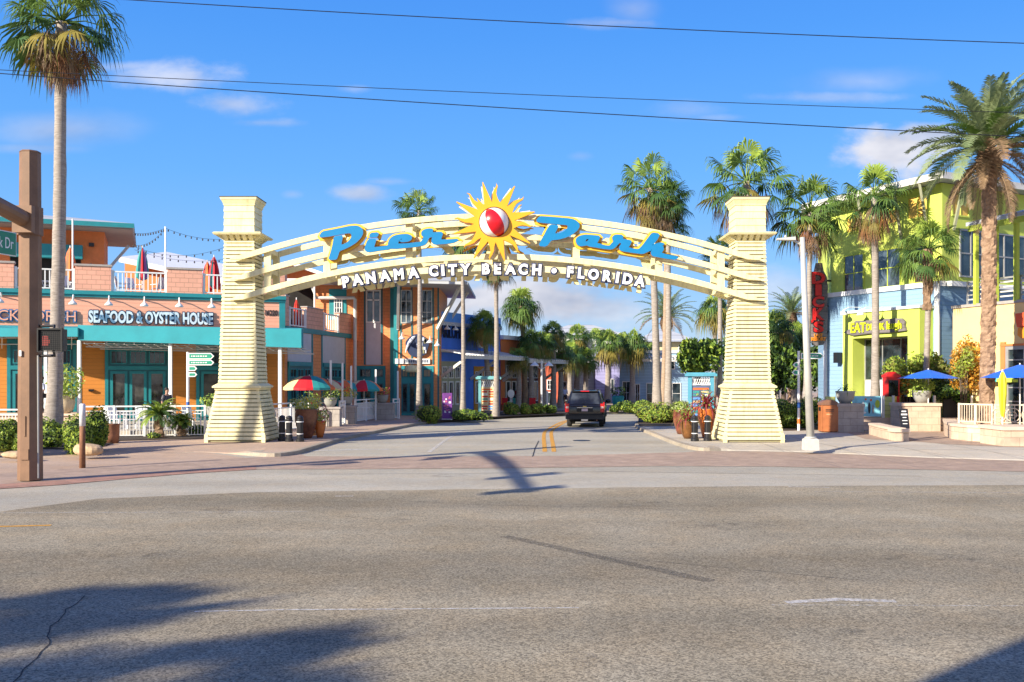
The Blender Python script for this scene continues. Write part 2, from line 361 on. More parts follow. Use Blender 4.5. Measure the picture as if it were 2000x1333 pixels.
M_greyst = paint('grey weathered steel', (.36, .36, .35), .5, .12, metal=.3)
M_teal = paint('teal paint', (.015, .235, .265), .55, .15, 1.5)
M_teald = paint('dark teal paint', (.010, .13, .155), .5, .15, 1.5)
M_tealc = paint('teal awning canvas', (.010, .25, .30), .75, .12, .8)
M_salmon = siding('salmon lap siding', (.76, .37, .25), .21, .07, line=.72)
M_salmonsh = siding('salmon shingle wall', (.70, .36, .25), .24, .10, bw=.55, line=.6)
M_orange = siding('orange shingle wall', (.72, .27, .10), .2, .10, bw=.5, line=.72)
M_orangep = siding('ochre orange plank wall', (.62, .23, .035), .19, .10, line=.8)
M_orangec = paint('orange stucco', (.68, .20, .06), .8, .1)
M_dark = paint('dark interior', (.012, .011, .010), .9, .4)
M_glass = glass('dark window glass')
M_glassb = glass('blue grey window glass', (.05, .07, .09), .04)
M_greyp = paint('pale grey panel', (.50, .51, .55), .7, .06)
M_roofm = siding('standing seam roof metal', (.42, .44, .46), .6, .06)
M_black = paint('black plastic', (.014, .014, .016), .4, .2)
M_blackm = paint('black metal', (.02, .02, .02), .45, .2, metal=.4)
M_red = paint('red paint', (.55, .018, .02), .4, .1)
M_stone = blocks('buff stone block', (.62, .47, .34), .62, .31, .008, .07)
M_stoneg = blocks('grey stone block', (.40, .36, .32), .62, .31, .008, .09)
M_cap = paint('buff stone cap', (.64, .50, .38), .8, .10, 5.0, .2)
M_capg = paint('grey stone cap', (.38, .34, .31), .8, .12, 5.0, .2)
M_soil = paint('dark soil', (.05, .035, .025), .95, .4, 9.0, .5)
M_concrete = paint('pole concrete footing', (.50, .48, .45), .85, .12, 4.0, .3)
# ================================================================ ground
def ground_mat(name, c_lo, c_hi, speck, speck_s, rough=.9, blotch=.25, sheen=.0, warm=None):
    m, nt, b = _mat(name); L = nt.links
    c = nd(nt, 'ShaderNodeTexCoord')
    def noise(sc, det=6, ro=.6, vec=None):
        n = nd(nt, 'ShaderNodeTexNoise'); n.inputs['Scale'].default_value = sc; n.inputs['Detail'].default_value = det; n.inputs['Roughness'].default_value = ro
        L.new(vec or c.outputs['Object'], n.inputs['Vector']); return n.outputs[0]
    def ramp(src, p0, c0, p1, c1):
        r = nd(nt, 'ShaderNodeValToRGB'); r.color_ramp.elements[0].position = p0; r.color_ramp.elements[1].position = p1
        r.color_ramp.elements[0].color = rgb(c0); r.color_ramp.elements[1].color = rgb(c1); L.new(src, r.inputs[0]); return r.outputs[0]
    def mul(a, bb, f=1.0):
        x = nd(nt, 'ShaderNodeMixRGB', blend_type='MULTIPLY'); x.inputs[0].default_value = f; L.new(a, x.inputs[1]); L.new(bb, x.inputs[2]); return x.outputs[0]
    base = ramp(noise(.35, 5), .35, c_lo, .65, c_hi)
    # lane bands: polished wheel tracks run along x
    mp = nd(nt, 'ShaderNodeMapping'); mp.inputs['Scale'].default_value = (.03, .42, 1); L.new(c.outputs['Object'], mp.inputs[0])
    band = ramp(noise(1.0, 3, .5, mp.outputs[0]), .35, (1-blotch,)*3, .65, (1+blotch*.5,)*3)
    col = mul(base, band)
    vo = nd(nt, 'ShaderNodeTexVoronoi'); vo.inputs['Scale'].default_value = speck_s; L.new(c.outputs['Object'], vo.inputs['Vector'])
    wn1 = nd(nt, 'ShaderNodeSeparateColor'); L.new(vo.outputs['Color'], wn1.inputs[0])
    sp = ramp(wn1.outputs[0], .05, (1-speck,)*3, .95, (1+speck*1.1,)*3); col = mul(col, sp)
    fine = ramp(noise(120, 3, .8), .3, (.8,)*3, .7, (1.2,)*3); col = mul(col, fine, .7)
    mid = ramp(noise(6, 8, .75), .3, (.88,)*3, .7, (1.1,)*3); col = mul(col, mid)
    big = ramp(noise(.9, 7, .7), .42, (1, 1, 1), .75, (1.10, 1.02, .92)); col = mul(col, big)
    L.new(col, b.inputs['Base Color']); b.inputs['Roughness'].default_value = rough; b.inputs['Specular IOR Level'].default_value = .25
    bp = nd(nt, 'ShaderNodeBump'); bp.inputs['Strength'].default_value = .35; bp.inputs['Distance'].default_value = .006
    L.new(wn1.outputs[0], bp.inputs['Height']); L.new(bp.outputs[0], b.inputs['Normal'])
    MATS[name] = m; return m
M_asph = ground_mat('coarse dark asphalt', (.243, .209, .143), (.304, .265, .188), .46, 54, blotch=.24)
M_asphl = ground_mat('pale worn asphalt', (.37, .342, .275), (.42, .392, .32), .18, 60, blotch=.12)
M_conc = ground_mat('pale pavement concrete', (.43, .39, .32), (.50, .455, .38), .06, 40, blotch=.12)
M_pink = ground_mat('pinkish pavement concrete', (.42, .31, .23), (.48, .36, .27), .07, 40, blotch=.12)
M_brick = blocks('red paving brick', (.36, .18, .125), .26, .13, .008, .22, .9, 'xy', 1.0, (.33, .25, .2))
M_brickf = blocks('faded paving brick', (.375, .265, .19), .26, .13, .008, .16, .9, 'xy', .5, (.36, .28, .24))
M_kerb = ground_mat('kerb concrete', (.31, .27, .21), (.39, .34, .27), .08, 40, blotch=.1)
M_sand = ground_mat('sandy ground', (.36, .32, .25), (.44, .40, .32), .1, 20)
def worn(name, col, lo, hi, sc, stretch=(1, 1, 1)):
    m, nt, b = _mat(name); L = nt.links
    c = nd(nt, 'ShaderNodeTexCoord'); mp = nd(nt, 'ShaderNodeMapping'); mp.inputs['Scale'].default_value = stretch; L.new(c.outputs['Object'], mp.inputs[0])
    n = nd(nt, 'ShaderNodeTexNoise'); n.inputs['Scale'].default_value = sc; n.inputs['Detail'].default_value = 8; n.inputs['Roughness'].default_value = .8; L.new(mp.outputs[0], n.inputs['Vector'])
    r = nd(nt, 'ShaderNodeMapRange'); r.inputs[1].default_value = lo; r.inputs[2].default_value = hi; L.new(n.outputs[0], r.inputs[0])
    b.inputs['Base Color'].default_value = rgb(col); b.inputs['Roughness'].default_value = .8; L.new(r.outputs[0], b.inputs['Alpha']); return m
M_yel = worn('worn yellow road paint', (.62, .30, .03), .30, .48, 9)
M_wht = worn('worn white road paint', (.62, .60, .56), .36, .62, 14)
M_whtf = worn('faint white road paint', (.60, .58, .52), .45, .68, 22)
M_tyre = worn('tyre rubber mark', (.075, .07, .062), .42, .72, 45)
M_crack = worn('asphalt crack', (.03, .027, .022), .30, .42, 12)
def structure(name, mb): return mb.build(name, kind='structure')
RZ = -.13; KH = 0.0
def R(px, py): return G(px, py, RZ)
g = MB(); g.box(-1500, 1500, -200, 3500, -1.2, RZ-.03, M_sand); structure('ground', g)
g = MB(); g.sheet([(-120, 8), (120, 8), (120, 74), (60, 74), (30, 140), (-20, 140), (-60, 100), (-120, 60)], RZ, M_asphl); structure('road', g)
edge = [(-120, 17.2), (-30, 17.2), R(0, 1000), R(190, 975), R(500, 962), R(1000, 955), R(1500, 950), R(2000, 948), (120, 23.5)]
g = MB(); g.sheet([(-120, -30), (120, -30)]+[(p[0], p[1]) for p in edge[::-1]], RZ+.004, M_asph); structure('highway', g)
# left and right footways (raised slabs with a kerb strip)
Ledge = [R(-900, 903), R(-200, 900), R(0, 897), R(280, 888), R(400, 884), R(520, 893), R(575, 889), R(605, 881), R(665, 863), R(720, 850), R(830, 829), R(900, 822), R(1000, 816), R(1105, 811.5), R(1180, 809), R(1300, 807), R(1500, 805)]
Redge = [R(2900, 925), R(2000, 900), R(1808, 894), R(1585, 884), R(1480, 881.5), R(1420, 881), R(1364, 881), R(1320, 870), R(1285, 856), R(1250, 841), R(1240, 833), R(1250, 826), R(1300, 820), R(1500, 816), R(2600, 814)]
def smooth_line(pts, n=4):
    P_ = [Vector((p[0], p[1])) for p in pts]; out = []
    for i in range(len(P_)-1):
        p0 = P_[max(i-1, 0)]; p1 = P_[i]; p2 = P_[i+1]; p3 = P_[min(i+2, len(P_)-1)]
        for k in range(n):
            t = k/n; out.append(.5*((2*p1)+(p2-p0)*t+(2*p0-5*p1+4*p2-p3)*t*t+(3*p1-p0-3*p2+p3)*t**3))
    out.append(P_[-1]); return out
Ls = smooth_line(Ledge[2:], 5); Ls = [Vector((p[0], p[1])) for p in Ledge[:2]]+Ls
Rs = smooth_line(Redge[1:-1], 5); Rs = [Vector((Redge[0][0], Redge[0][1]))]+Rs+[Vector((Redge[-1][0], Redge[-1][1]))]
def inset(line, d):
    out = []
    for i, p in enumerate(line):
        t = (line[min(i+1, len(line)-1)]-line[max(i-1, 0)]).normalized(); out.append(p+Vector((-t.y, t.x))*d)
    return out
def kerb(line, sgn, name):
    n = len(line); ds = []; hs_ = []
    for p in line:
        px = CX+F*p.x/p.y; f = max(0.0, min(1.0, (500-px)/60.0 if sgn > 0 else (px-1385)/60.0))
        ds.append(sgn*(.22+1.5*f)); hs_.append((1-f))
    inn = [inset(line, d)[i] for i, d in enumerate(ds)]; mb = MB()
    vs = [(p.x, p.y, RZ-.01) for p in line]
    for p, q, f in zip(line, inn, hs_):
        z = (RZ+.02)*(1-f)+(-.01)*f; vs.append((p.x*.97+q.x*.03, p.y*.97+q.y*.03, z))
    vs += [(q.x, q.y, 0.0) for q in inn]
    vs += [(p.x*(1-t)+q.x*t, p.y*(1-t)+q.y*t, z) for (p, q, f) in zip(line, inn, hs_) for t, z in [(.2 if f > .5 else .05, (0.0 if f > .5 else RZ+.024))]]
    for mt, lo, hi in ((M_kerb, .5, 2), (M_pink if sgn > 0 else M_conc, -1, .5)):
        fs = []
        for i in range(n-1):
            if lo <= hs_[i] < hi: fs += [(i, i+1, n+i+1, n+i), (n+i, n+i+1, 3*n+i+1, 3*n+i), (3*n+i, 3*n+i+1, 2*n+i+1, 2*n+i)]
        mb.add(vs, fs, mt)
    structure(name, mb); return inn
Lin = kerb(Ls, 1, 'kerb')
Rin = kerb(Rs, -1, 'kerb')
g = MB(); g.slab([(p.x, p.y) for p in Lin]+[(75, 150), (-140, 200), (-140, 30)], -.15, -.003, M_pink); structure('pavement', g)
g = MB(); g.slab([(p.x, p.y) for p in Rin]+[(140, 60), (140, 22)], -.15, -.003, M_conc); structure('pavement', g)
# flush paving in front of the kerb, left
a = [R(-400, 935), R(0, 926), R(280, 906), R(420, 898), R(480, 895)]
g = MB(); g.sheet([(p[0], p[1]) for p in a]+[(p.x, p.y) for p in Ledge[4:0:-1]], RZ+.006, M_pink); structure('path', g)
g = MB(); g.sheet([(p[0], p[1]) for p in [R(-400, 968), R(0, 955), R(120, 947), R(260, 934), R(380, 924), R(500, 917.5), R(700, 917), R(1000, 915), R(1300, 911), R(1500, 912), R(1750, 917), R(2000, 922), R(2900, 945), R(2900, 926), R(2000, 901), R(1808, 895), R(1585, 885), R(1480, 882.5), R(1420, 882), R(1364, 882), R(1340, 884), R(1100, 891), R(800, 893), R(600, 892), R(575, 885), R(520, 893), R(480, 895), R(420, 898), R(280, 906), R(0, 926), R(-400, 935)]], RZ+.008, M_brickf); structure('brick_crossing', g)
g = MB(); g.sheet([(p[0], p[1]) for p in [R(-400, 969), R(0, 956), R(120, 948), R(260, 935), R(380, 925), R(500, 918), R(500, 912), R(380, 919), R(260, 928), R(120, 939), R(0, 947), R(-400, 958)]], RZ+.012, M_brick); structure('brick_border', g)
# bright brick bands of the raised right-hand plaza
g = MB(); g.sheet([(p[0], p[1]) for p in [G(1690, 858, KH), G(1780, 862, KH), G(1850, 868, KH), G(1960, 873, KH), G(2300, 880, KH), G(2400, 838, KH), G(1720, 832, KH), G(1640, 840, KH)]], KH+.004, M_brickf); structure('brick_paving', g)
# joints in the pavement concrete
M_joint = paint('pavement joint', (.16, .14, .12), .9)
g = MB()
for k in range(9):
    y0 = 26+k*1.8
    g.box(-30, -11.5-k*.2, y0+7.0, y0+7.02, KH-.002, KH+.001, M_joint) if y0+7 < 37 else None
for k in range(10): g.box(9.0+2.2*k, 9.02+2.2*k, 27.7+.0*k, 40, KH-.002, KH+.001, M_joint)
g.box(8, 34, 33.0, 33.02, KH-.001, KH+.002, M_joint); g.box(6, 34, 37.6, 37.62, KH-.001, KH+.002, M_joint)
structure('pavement_joints', g)
# ---- painted markings, each a sheet a few mm above the road
def strip(pts, w, z, mat, mb):
    pts = [Vector((p[0], p[1])) for p in pts]; L_ = inset(pts, w/2); R_ = inset(pts, -w/2)
    vs = [(p.x, p.y, RZ+z) for p in R_]+[(p.x, p.y, RZ+z) for p in L_]; n = len(pts)
    mb.add(vs, [(i, i+1, n+i+1, n+i) for i in range(n-1)], mat)
for off in (0, 18):
    g = MB(); ln = smooth_line([R(1064+off, 883), R(1063+off*.93, 868), R(1062+off*.85, 855), R(1065+off*.7, 843), R(1080+off*.55, 833), R(1102+off*.4, 823), R(1130+off*.3, 817)], 4)
    strip(ln, .16, .006, M_yel, g); structure('road_marking', g)
for pts, w, mt in (([R(585, 887.5), R(800, 887.5), R(1060, 886)], .35, M_whtf), ([R(838, 884), R(870, 860), R(905, 840)], .14, M_wht), ([R(610, 881), R(700, 878.5), R(760, 878)], .35, M_wht), ([R(640, 866), R(720, 864.5), R(800, 865)], .3, M_whtf), ([R(660, 851.5), R(800, 849.5), R(1010, 848)], .4, M_whtf)):
    g = MB(); strip(pts, w, .006, mt, g); structure('road_marking', g)
for pts, w, mt in (([R(-300, 1031), R(0, 1029.5), R(100, 1027)], .12, M_yel), ([R(1540, 951.5), R(1620, 953)], .1, M_wht), ([R(1590, 961), R(1800, 962.5), R(2100, 963)], .12, M_whtf), ([R(380, 1196), R(560, 1192.5), R(800, 1191), R(1130, 1188.5)], .045, M_wht), ([R(1535, 1178), R(1640, 1172), R(1750, 1176)], .14, M_wht), ([R(655, 970), R(690, 970)], .1, M_wht), ([R(1500, 1183), R(2200, 1186)], .05, M_whtf), ([R(-100, 1003), R(500, 1001), R(600, 1000)], .09, M_whtf)):
    g = MB(); strip(pts, w, .008, mt, g); structure('road_marking', g)
g = MB(); strip([R(985, 1048.5), R(1090, 1071), R(1200, 1096), R(1320, 1122), R(1390, 1137)], .22, .009, M_tyre, g)
strip([R(1200, 1091), R(1400, 1109), R(1680, 1135)], .04, .010, M_tyre, g); structure('tyre_mark', g)
g = MB(); random.seed(5); cp = [(165, 1165), (150, 1180), (128, 1192), (122, 1205), (98, 1225), (92, 1245), (97, 1260), (72, 1288), (45, 1310), (28, 1333), (5, 1352)]
for (x0, y0), (x1, y1) in zip(cp[:-1], cp[1:]): strip([R(x0, y0), R((x0+x1)/2+rnd(-4, 4), (y0+y1)/2), R(x1, y1)], .013, .009, M_crack, g)
structure('road_crack', g)
g = MB(); cp = [(1052, 862), (1045, 876), (1040, 893)]; strip([R(*q) for q in cp], .03, .011, M_crack, g)
strip([R(600, 927), R(900, 926), R(1200, 922), R(1800, 931)], .03, .011, M_crack, g); structure('road_crack', g)
M_oil = worn('dark oil stain', (.11, .10, .08), .50, .90, 3.0); M_tar = worn('sealed crack tar', (.10, .09, .08), .38, .52, 7); random.seed(21)
g = MB()
for px, py, w, h in ((760, 1010, .9, .25), (1420, 1030, 1.1, .22), (300, 1085, .8, .2), (1100, 1290, .5, .14), (560, 1250, .6, .12), (1710, 1245, .7, .15), (1250, 985, .9, .3), (880, 930, .6, .25), (400, 1000, .7, .25), (1820, 1090, .8, .2)):
    c = R(px, py); n = 18; g.sheet([(c.x+cos(2*pi*k/n)*w*rnd(.7, 1.1), c.y+sin(2*pi*k/n)*h*2*rnd(.7, 1.1)) for k in range(n)], RZ+.0095, M_oil)
structure('oil_stains', g)
g = MB()
for pts in (((700, 975), (960, 988), (1200, 992), (1500, 1004)),):
    strip([R(*q) for q in pts], .018, .0098, M_tar, g)
structure('road_crack', g)
c = R(1136, 861); g = MB(); g.lathe([(.36, .0), (.36, .012), (.30, .014), (.02, .016)], (c.x, c.y, RZ), M_blackm, 24)
o = g.build('manhole_cover'); tag(o, 'dark round manhole cover in the pale road behind the yellow lines', 'manhole cover')
for px, py, lab in ((664, 853.5, 'dark storm drain opening in the left kerb beside the glazed pots'), (1283, 848, 'rusty storm drain opening in the right kerb')):
    c = R(px, py); g = MB(); g.box(c.x-.35, c.x+.35, c.y-.12, c.y+.25, RZ-.02, .012, M_kerb); g.box(c.x-.25, c.x+.25, c.y-.128, c.y-.1, RZ, -.02, M_dark)
    o = g.build('storm_drain'); tag(o, lab, 'storm drain')
# ================================================================ entrance arch
ARCH_X = (966-CX)*36.7/F; PY0 = 37.87                       # centre line of the arch
arch = thing('entrance_arch', (ARCH_X, PY0, 0), 'cream louvred twin towers joined by a curved arch with blue script and a sun', 'entrance arch')
M_pillarshade = paint('cream paint darkened as shade', (.40, .36, .21), .7, .1)  # same cream paint, darkened to stand for the shade behind the slats
def pillar(cx):
    cy = PY0
    mb = MB(); core = MB()
    def w_at(z):
        if z < 1.98: return 2.36+(1.66-2.36)*z/1.98
        if z < 7.85: return 1.50+(1.13-1.50)*(z-1.98)/(7.85-1.98)
        return 1.13
    # open slats over a recessed core
    def ring(z0, z1, w0, w1, th=.035):
        # four boards, front/back full width, sides butted between them
        for sy in (-1, 1):
            y0a, y0b = cy+sy*w0/2, cy+sy*w1/2
            vs = [(cx-w0/2, y0a, z0), (cx+w0/2, y0a, z0), (cx+w0/2, y0a-sy*th, z0), (cx-w0/2, y0a-sy*th, z0), (cx-w1/2, y0b, z1), (cx+w1/2, y0b, z1), (cx+w1/2, y0b-sy*th, z1), (cx-w1/2, y0b-sy*th, z1)]
            mb.add(vs, [(0,3,2,1),(4,5,6,7),(0,1,5,4),(1,2,6,5),(2,3,7,6),(3,0,4,7)], M_cream)
        for sx in (-1, 1):
            x0a, x0b = cx+sx*w0/2, cx+sx*w1/2; a0 = w0/2-th; a1 = w1/2-th
            vs = [(x0a, cy-a0, z0), (x0a, cy+a0, z0), (x0a-sx*th, cy+a0, z0), (x0a-sx*th, cy-a0, z0), (x0b, cy-a1, z1), (x0b, cy+a1, z1), (x0b-sx*th, cy+a1, z1), (x0b-sx*th, cy-a1, z1)]
            mb.add(vs, [(0,3,2,1),(4,5,6,7),(0,1,5,4),(1,2,6,5),(2,3,7,6),(3,0,4,7)], M_cream)
    n = 12
    for i in range(n):
        z0 = .10+i*(1.88/n); z1 = z0+1.88/n-.04; ring(z0, z1, w_at(z0), w_at(z1))
    n = 37; hh = 7.78-2.26
    for i in range(n):
        z0 = 2.26+i*hh/n; z1 = z0+hh/n-.040; ring(z0, z1, w_at(z0)+.03, w_at(z1))
    for i in range(4):
        z0 = 8.03+i*.262; ring(z0, z0+.255, w_at(z0)+.05, w_at(z0)+.012, .05)
    core.frus(cx, cy, 2.36-.2, 2.36-.2, .02, 1.66-.2, 1.66-.2, 1.98, M_pillarshade)
    core.frus(cx, cy, 1.50-.16, 1.50-.16, 1.98, 1.13-.16, 1.13-.16, 9.0, M_pillarshade)
    # corner feet
    for sx in (-1, 1):
        for sy in (-1, 1): core.frus(cx+sx*1.08, cy+sy*1.08, .14, .14, 0, .14, .14, .3, M_cream)
    # corner posts behind the slats
    for sx in (-1, 1):
        for sy in (-1, 1):
            core.beam((cx+sx*1.08, cy+sy*1.08, .1), (cx+sx*.76, cy+sy*.76, 1.98), .1, .1, M_cream)
            core.beam((cx+sx*.69, cy+sy*.69, 2.2), (cx+sx*.51, cy+sy*.51, 7.85), .08, .08, M_cream)
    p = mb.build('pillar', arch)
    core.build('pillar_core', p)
    m2 = MB()
    # shoulder moulding: sloped shelf
    m2.frus(cx, cy, 1.70, 1.70, 1.97, 1.74, 1.74, 2.06, M_cream); m2.frus(cx, cy, 1.86, 1.86, 2.063, 1.86, 1.86, 2.13, M_cream); m2.frus(cx, cy, 1.84, 1.84, 2.132, 1.52, 1.52, 2.235, M_cream)
    m2.build('shoulder_moulding', p)
    m3 = MB()
    m3.frus(cx, cy, 1.16, 1.16, 7.78, 1.30, 1.30, 7.88, M_cream); m3.frus(cx, cy, 1.78, 1.78, 7.90, 1.86, 1.86, 7.96, M_cream); m3.frus(cx, cy, 1.86, 1.86, 7.962, 1.76, 1.76, 8.0, M_cream)
    for i in range(5):
        t = -.48+i*.24
        for s in (-1, 1):
            m3.add([(cx+t-.075, cy+s*.58, 7.70), (cx+t+.075, cy+s*.58, 7.70), (cx+t+.075, cy+s*.88, 7.90), (cx+t-.075, cy+s*.88, 7.90), (cx+t-.075, cy+s*.58, 7.90), (cx+t+.075, cy+s*.58, 7.90)], [(0,1,2,3),(0,3,4),(1,5,2),(0,4,5,1)], M_cream)
            m3.add([(cx+s*.58, cy+t-.075, 7.70), (cx+s*.58, cy+t+.075, 7.70), (cx+s*.88, cy+t+.075, 7.90), (cx+s*.88, cy+t-.075, 7.90), (cx+s*.58, cy+t-.075, 7.90), (cx+s*.58, cy+t+.075, 7.90)], [(0,1,2,3),(0,3,4),(1,5,2),(0,4,5,1)], M_cream)
    m3.build('bracket_ledge', p)
    m4 = MB()
    m4.frus(cx, cy, 1.2, 1.2, 9.06, 1.22, 1.22, 9.11, M_cream); m4.frus(cx, cy, 1.20, 1.20, 9.112, 1.34, 1.34, 9.26, M_cream); m4.frus(cx, cy, 1.37, 1.37, 9.262, 1.41, 1.41, 9.36, M_cream)
    m4.frus(cx, cy, 1.44, 1.44, 9.362, 1.45, 1.45, 9.385, M_creamd); m4.frus(cx, cy, 1.43, 1.43, 9.386, .2, .2, 9.46, M_creamd)
    m4.build('cornice', p)
for cx in (X(458.0, 36.7), X(1473.2, 36.7)): pillar(cx)
YF = 37.0; SF = F/YF
def arcz(px, off, R, apex, c=967.0):                    # picture arc -> height on the front plane
    return Z(apex+off+R-sqrt(R*R-(px-c)**2), YF)
def curved(mb, x0, x1, off, R, apex, th, ya, yb, tip=0.0, n=40):
    vs = []
    for i in range(n+1):
        px = x0+(x1-x0)*i/n; x = X(px, YF); zt = arcz(px, off, R, apex); k = 1.0
        if tip:
            e = min(px-x0, x1-px)
            if e < tip: k = .25+.75*e/tip
        zb = zt-th*k
        vs += [(x, ya, zb), (x, yb, zb), (x, yb, zt), (x, ya, zt)]
    fs = [(0,3,2,1), (4*n, 4*n+1, 4*n+2, 4*n+3)]
    for i in range(n):
        for k in range(4): fs.append((4*i+k, 4*i+(k+1)%4, 4*i+4+(k+1)%4, 4*i+4+k))
    mb.add(vs, fs, M_cream)
YB0 = 2*PY0-YF                                              # rear plane mirrors the front plane
for off in (0, 39.5, 79):
    mb = MB(); curved(mb, 449, 1487, off, 1570, 417, .215, YF, YF+.14, tip=30); mb.build('curved_beam', arch)
    mb = MB(); curved(mb, 449, 1487, off, 1570, 417, .215, YB0-.14, YB0, tip=30); mb.build('curved_beam', arch)
    # top plates make each beam an L seen from below
for yy in ((YF+.003, YF+.17), (YB0-.17, YB0-.003)):
    mb = MB(); curved(mb, 660, 1270, 0, 1700, 517.5, .235, yy[0], yy[1]); mb.build('curved_beam', arch)
    mb = MB()
    # soffit plank between lettering beam and bottom beam
for px in (520, 637, 798, 967, 1126, 1288, 1410):
    mb = MB(); x = X(px, YF); zt = arcz(px, 0, 1570, 417)-.05; zb = arcz(px, 79, 1570, 417)-.2
    for yc in (YF+.22, YB0-.22): mb = MB(); mb.box(x-.13, x+.13, yc-.077, yc+.077, zb, zt, M_cream); mb.build('post', arch)
    for off in (0, 39.5, 79):
        z = arcz(px, off, 1570, 417)
        if off == 39.5 and 600 < px < 1350: continue
        mb = MB(); mb.box(x-.10, x+.10, YF+.36, YB0-.36, z-.215, z-.04, M_cream); mb.build('cross_beam', arch)
for px in (716, 798, 967, 1126, 1210, 1262, 672):
    mb = MB(); x = X(px, YF); z0 = arcz(px, 0, 1700, 517.5)-.12; z1 = arcz(px, 79, 1570, 417)-.15
    for yc in (YF+.25, YB0-.25): mb = MB(); mb.box(x-.11, x+.11, yc-.075, yc+.075, z0, max(z1, z0+.1), M_cream); mb.build('hanger', arch)
    mb = MB(); mb.box(x-.07, x+.07, YF+.33, YB0-.33, z0-.1, z0+.05, M_cream)
    mb.build('cross_beam', arch)
# diagonal wind braces seen between the two planes
for a, b in ((637, 700), (1126, 1070), (798, 860), (1288, 1230)):
    mb = MB(); mb.beam((X(a, YF), YF+.37, arcz(a, 79, 1570, 417)-.08), (X(b, YF), YB0-.37, arcz(b, 79, 1570, 417)-.08), .09, .09, M_cream); mb.build('brace', arch)
# ---- blue script words: outlines in the plane of the sign
M_lblue = paint('bright blue sign face', (.004, .19, .43), .4, .06); M_lside = paint('orange sign edge', (.45, .13, .015), .5, .1); M_lback = paint('yellow sign backing', (.78, .47, .03), .5, .05)
S1 = [(180,410),(245,300),(600,232),(900,168),(1060,155),(1160,185),(1215,250),(1222,330),(1170,430),(1060,540),(900,640),(740,712),(650,745),(600,900),(575,950),(410,960),(470,780),(510,620),(545,425),(640,412),(730,400),(700,520),(685,630),(800,600),(900,530),(965,440),(980,360),(930,303),(780,315),(600,352),(400,388)]
S2 = [(1430,335),(1605,320),(1580,400),(1405,412)]
S3 = [(1370,490),(1545,480),(1490,650),(1500,685),(1650,672),(1865,637),(1865,560),(1905,470),(1995,400),(2125,372),(2230,362),(2325,362),(2415,400),(2405,470),(2345,510),(2185,527),(2140,505),(2225,455),(2125,455),(2085,520),(2075,580),(2105,600),(2325,592),(2525,565),(2660,555),(2705,490),(2735,400),(2685,370),(2675,310),(2715,260),(2805,230),(2930,230),(2915,300),(2960,325),(3055,310),(3175,315),(3115,490),(3185,500),(3425,488),(3555,480),(3475,530),(3325,560),(3005,585),(2935,550),(2925,500),(2955,400),(2855,405),(2815,470),(2775,560),(2705,608),(2525,640),(2065,685),(1905,680),(1855,705),(1625,730),(1500,755),(1400,770),(1320,755),(1295,700),(1320,610)]
S4 = [(160,275),(245,175),(560,195),(960,230),(1090,260),(1180,330),(1195,410),(1140,500),(1040,580),(880,660),(700,710),(530,725),(480,770),(400,880),(225,870),(330,690),(420,510),(500,380),(680,390),(640,480),(580,600),(720,595),(840,550),(920,480),(945,410),(920,360),(600,330),(300,305)]
S5 = [(1135,760),(1150,700),(1230,650),(1350,625),(1500,635),(1700,655),(1660,740),(1610,830),(1700,845),(1812,885),(1952,900),(1992,850),(2062,780),(2022,690),(2052,645),(2112,625),(2262,635),(2242,720),(2312,740),(2472,765),(2432,850),(2372,930),(2512,965),(2662,985),(2772,870),(2912,680),(2992,575),(3152,600),(3102,710),(2952,890),(3062,850),(3192,815),(3272,840),(3190,870),(3242,910),(3252,970),(3182,1060),(3292,1100),(3462,1135),(3612,1160),(3552,1200),(3412,1190),(3012,1120),(2972,1080),(2972,1010),(3012,950),(2872,1010),(2752,1065),(2512,1035),(2262,995),(2202,970),(2192,920),(2242,850),(2252,810),(2192,785),(2142,830),(2072,910),(1992,955),(1812,940),(1600,900),(1450,880),(1400,850),(1330,862),(1230,875),(1165,840)]
S5h = [(1360,700),(1470,690),(1440,760),(1380,800),(1330,790)]
YL = YF-.26                                                 # front of the letters
def L2(loop, ox, oy, sc=12.5): return [(X(ox+a/sc, YL), Z(oy+b/sc, YL)) for a, b in loop]
def round_loop(lp, n=2):
    for _ in range(n):
        out = []
        for i in range(len(lp)):
            a = lp[i]; b = lp[(i+1) % len(lp)]
            d = sqrt((a[0]-b[0])**2+(a[1]-b[1])**2); t = .22 if d < .2 else .045/d
            out += [(a[0]*(1-t)+b[0]*t, a[1]*(1-t)+b[1]*t), (a[0]*t+b[0]*(1-t), a[1]*t+b[1]*(1-t))]
        lp = out
    return lp
IM = Matrix.Rotation(pi/2, 4, 'X')
def rot180(v): return Vector((2*ARCH_X-v.x, 2*PY0-v.y, v.z))
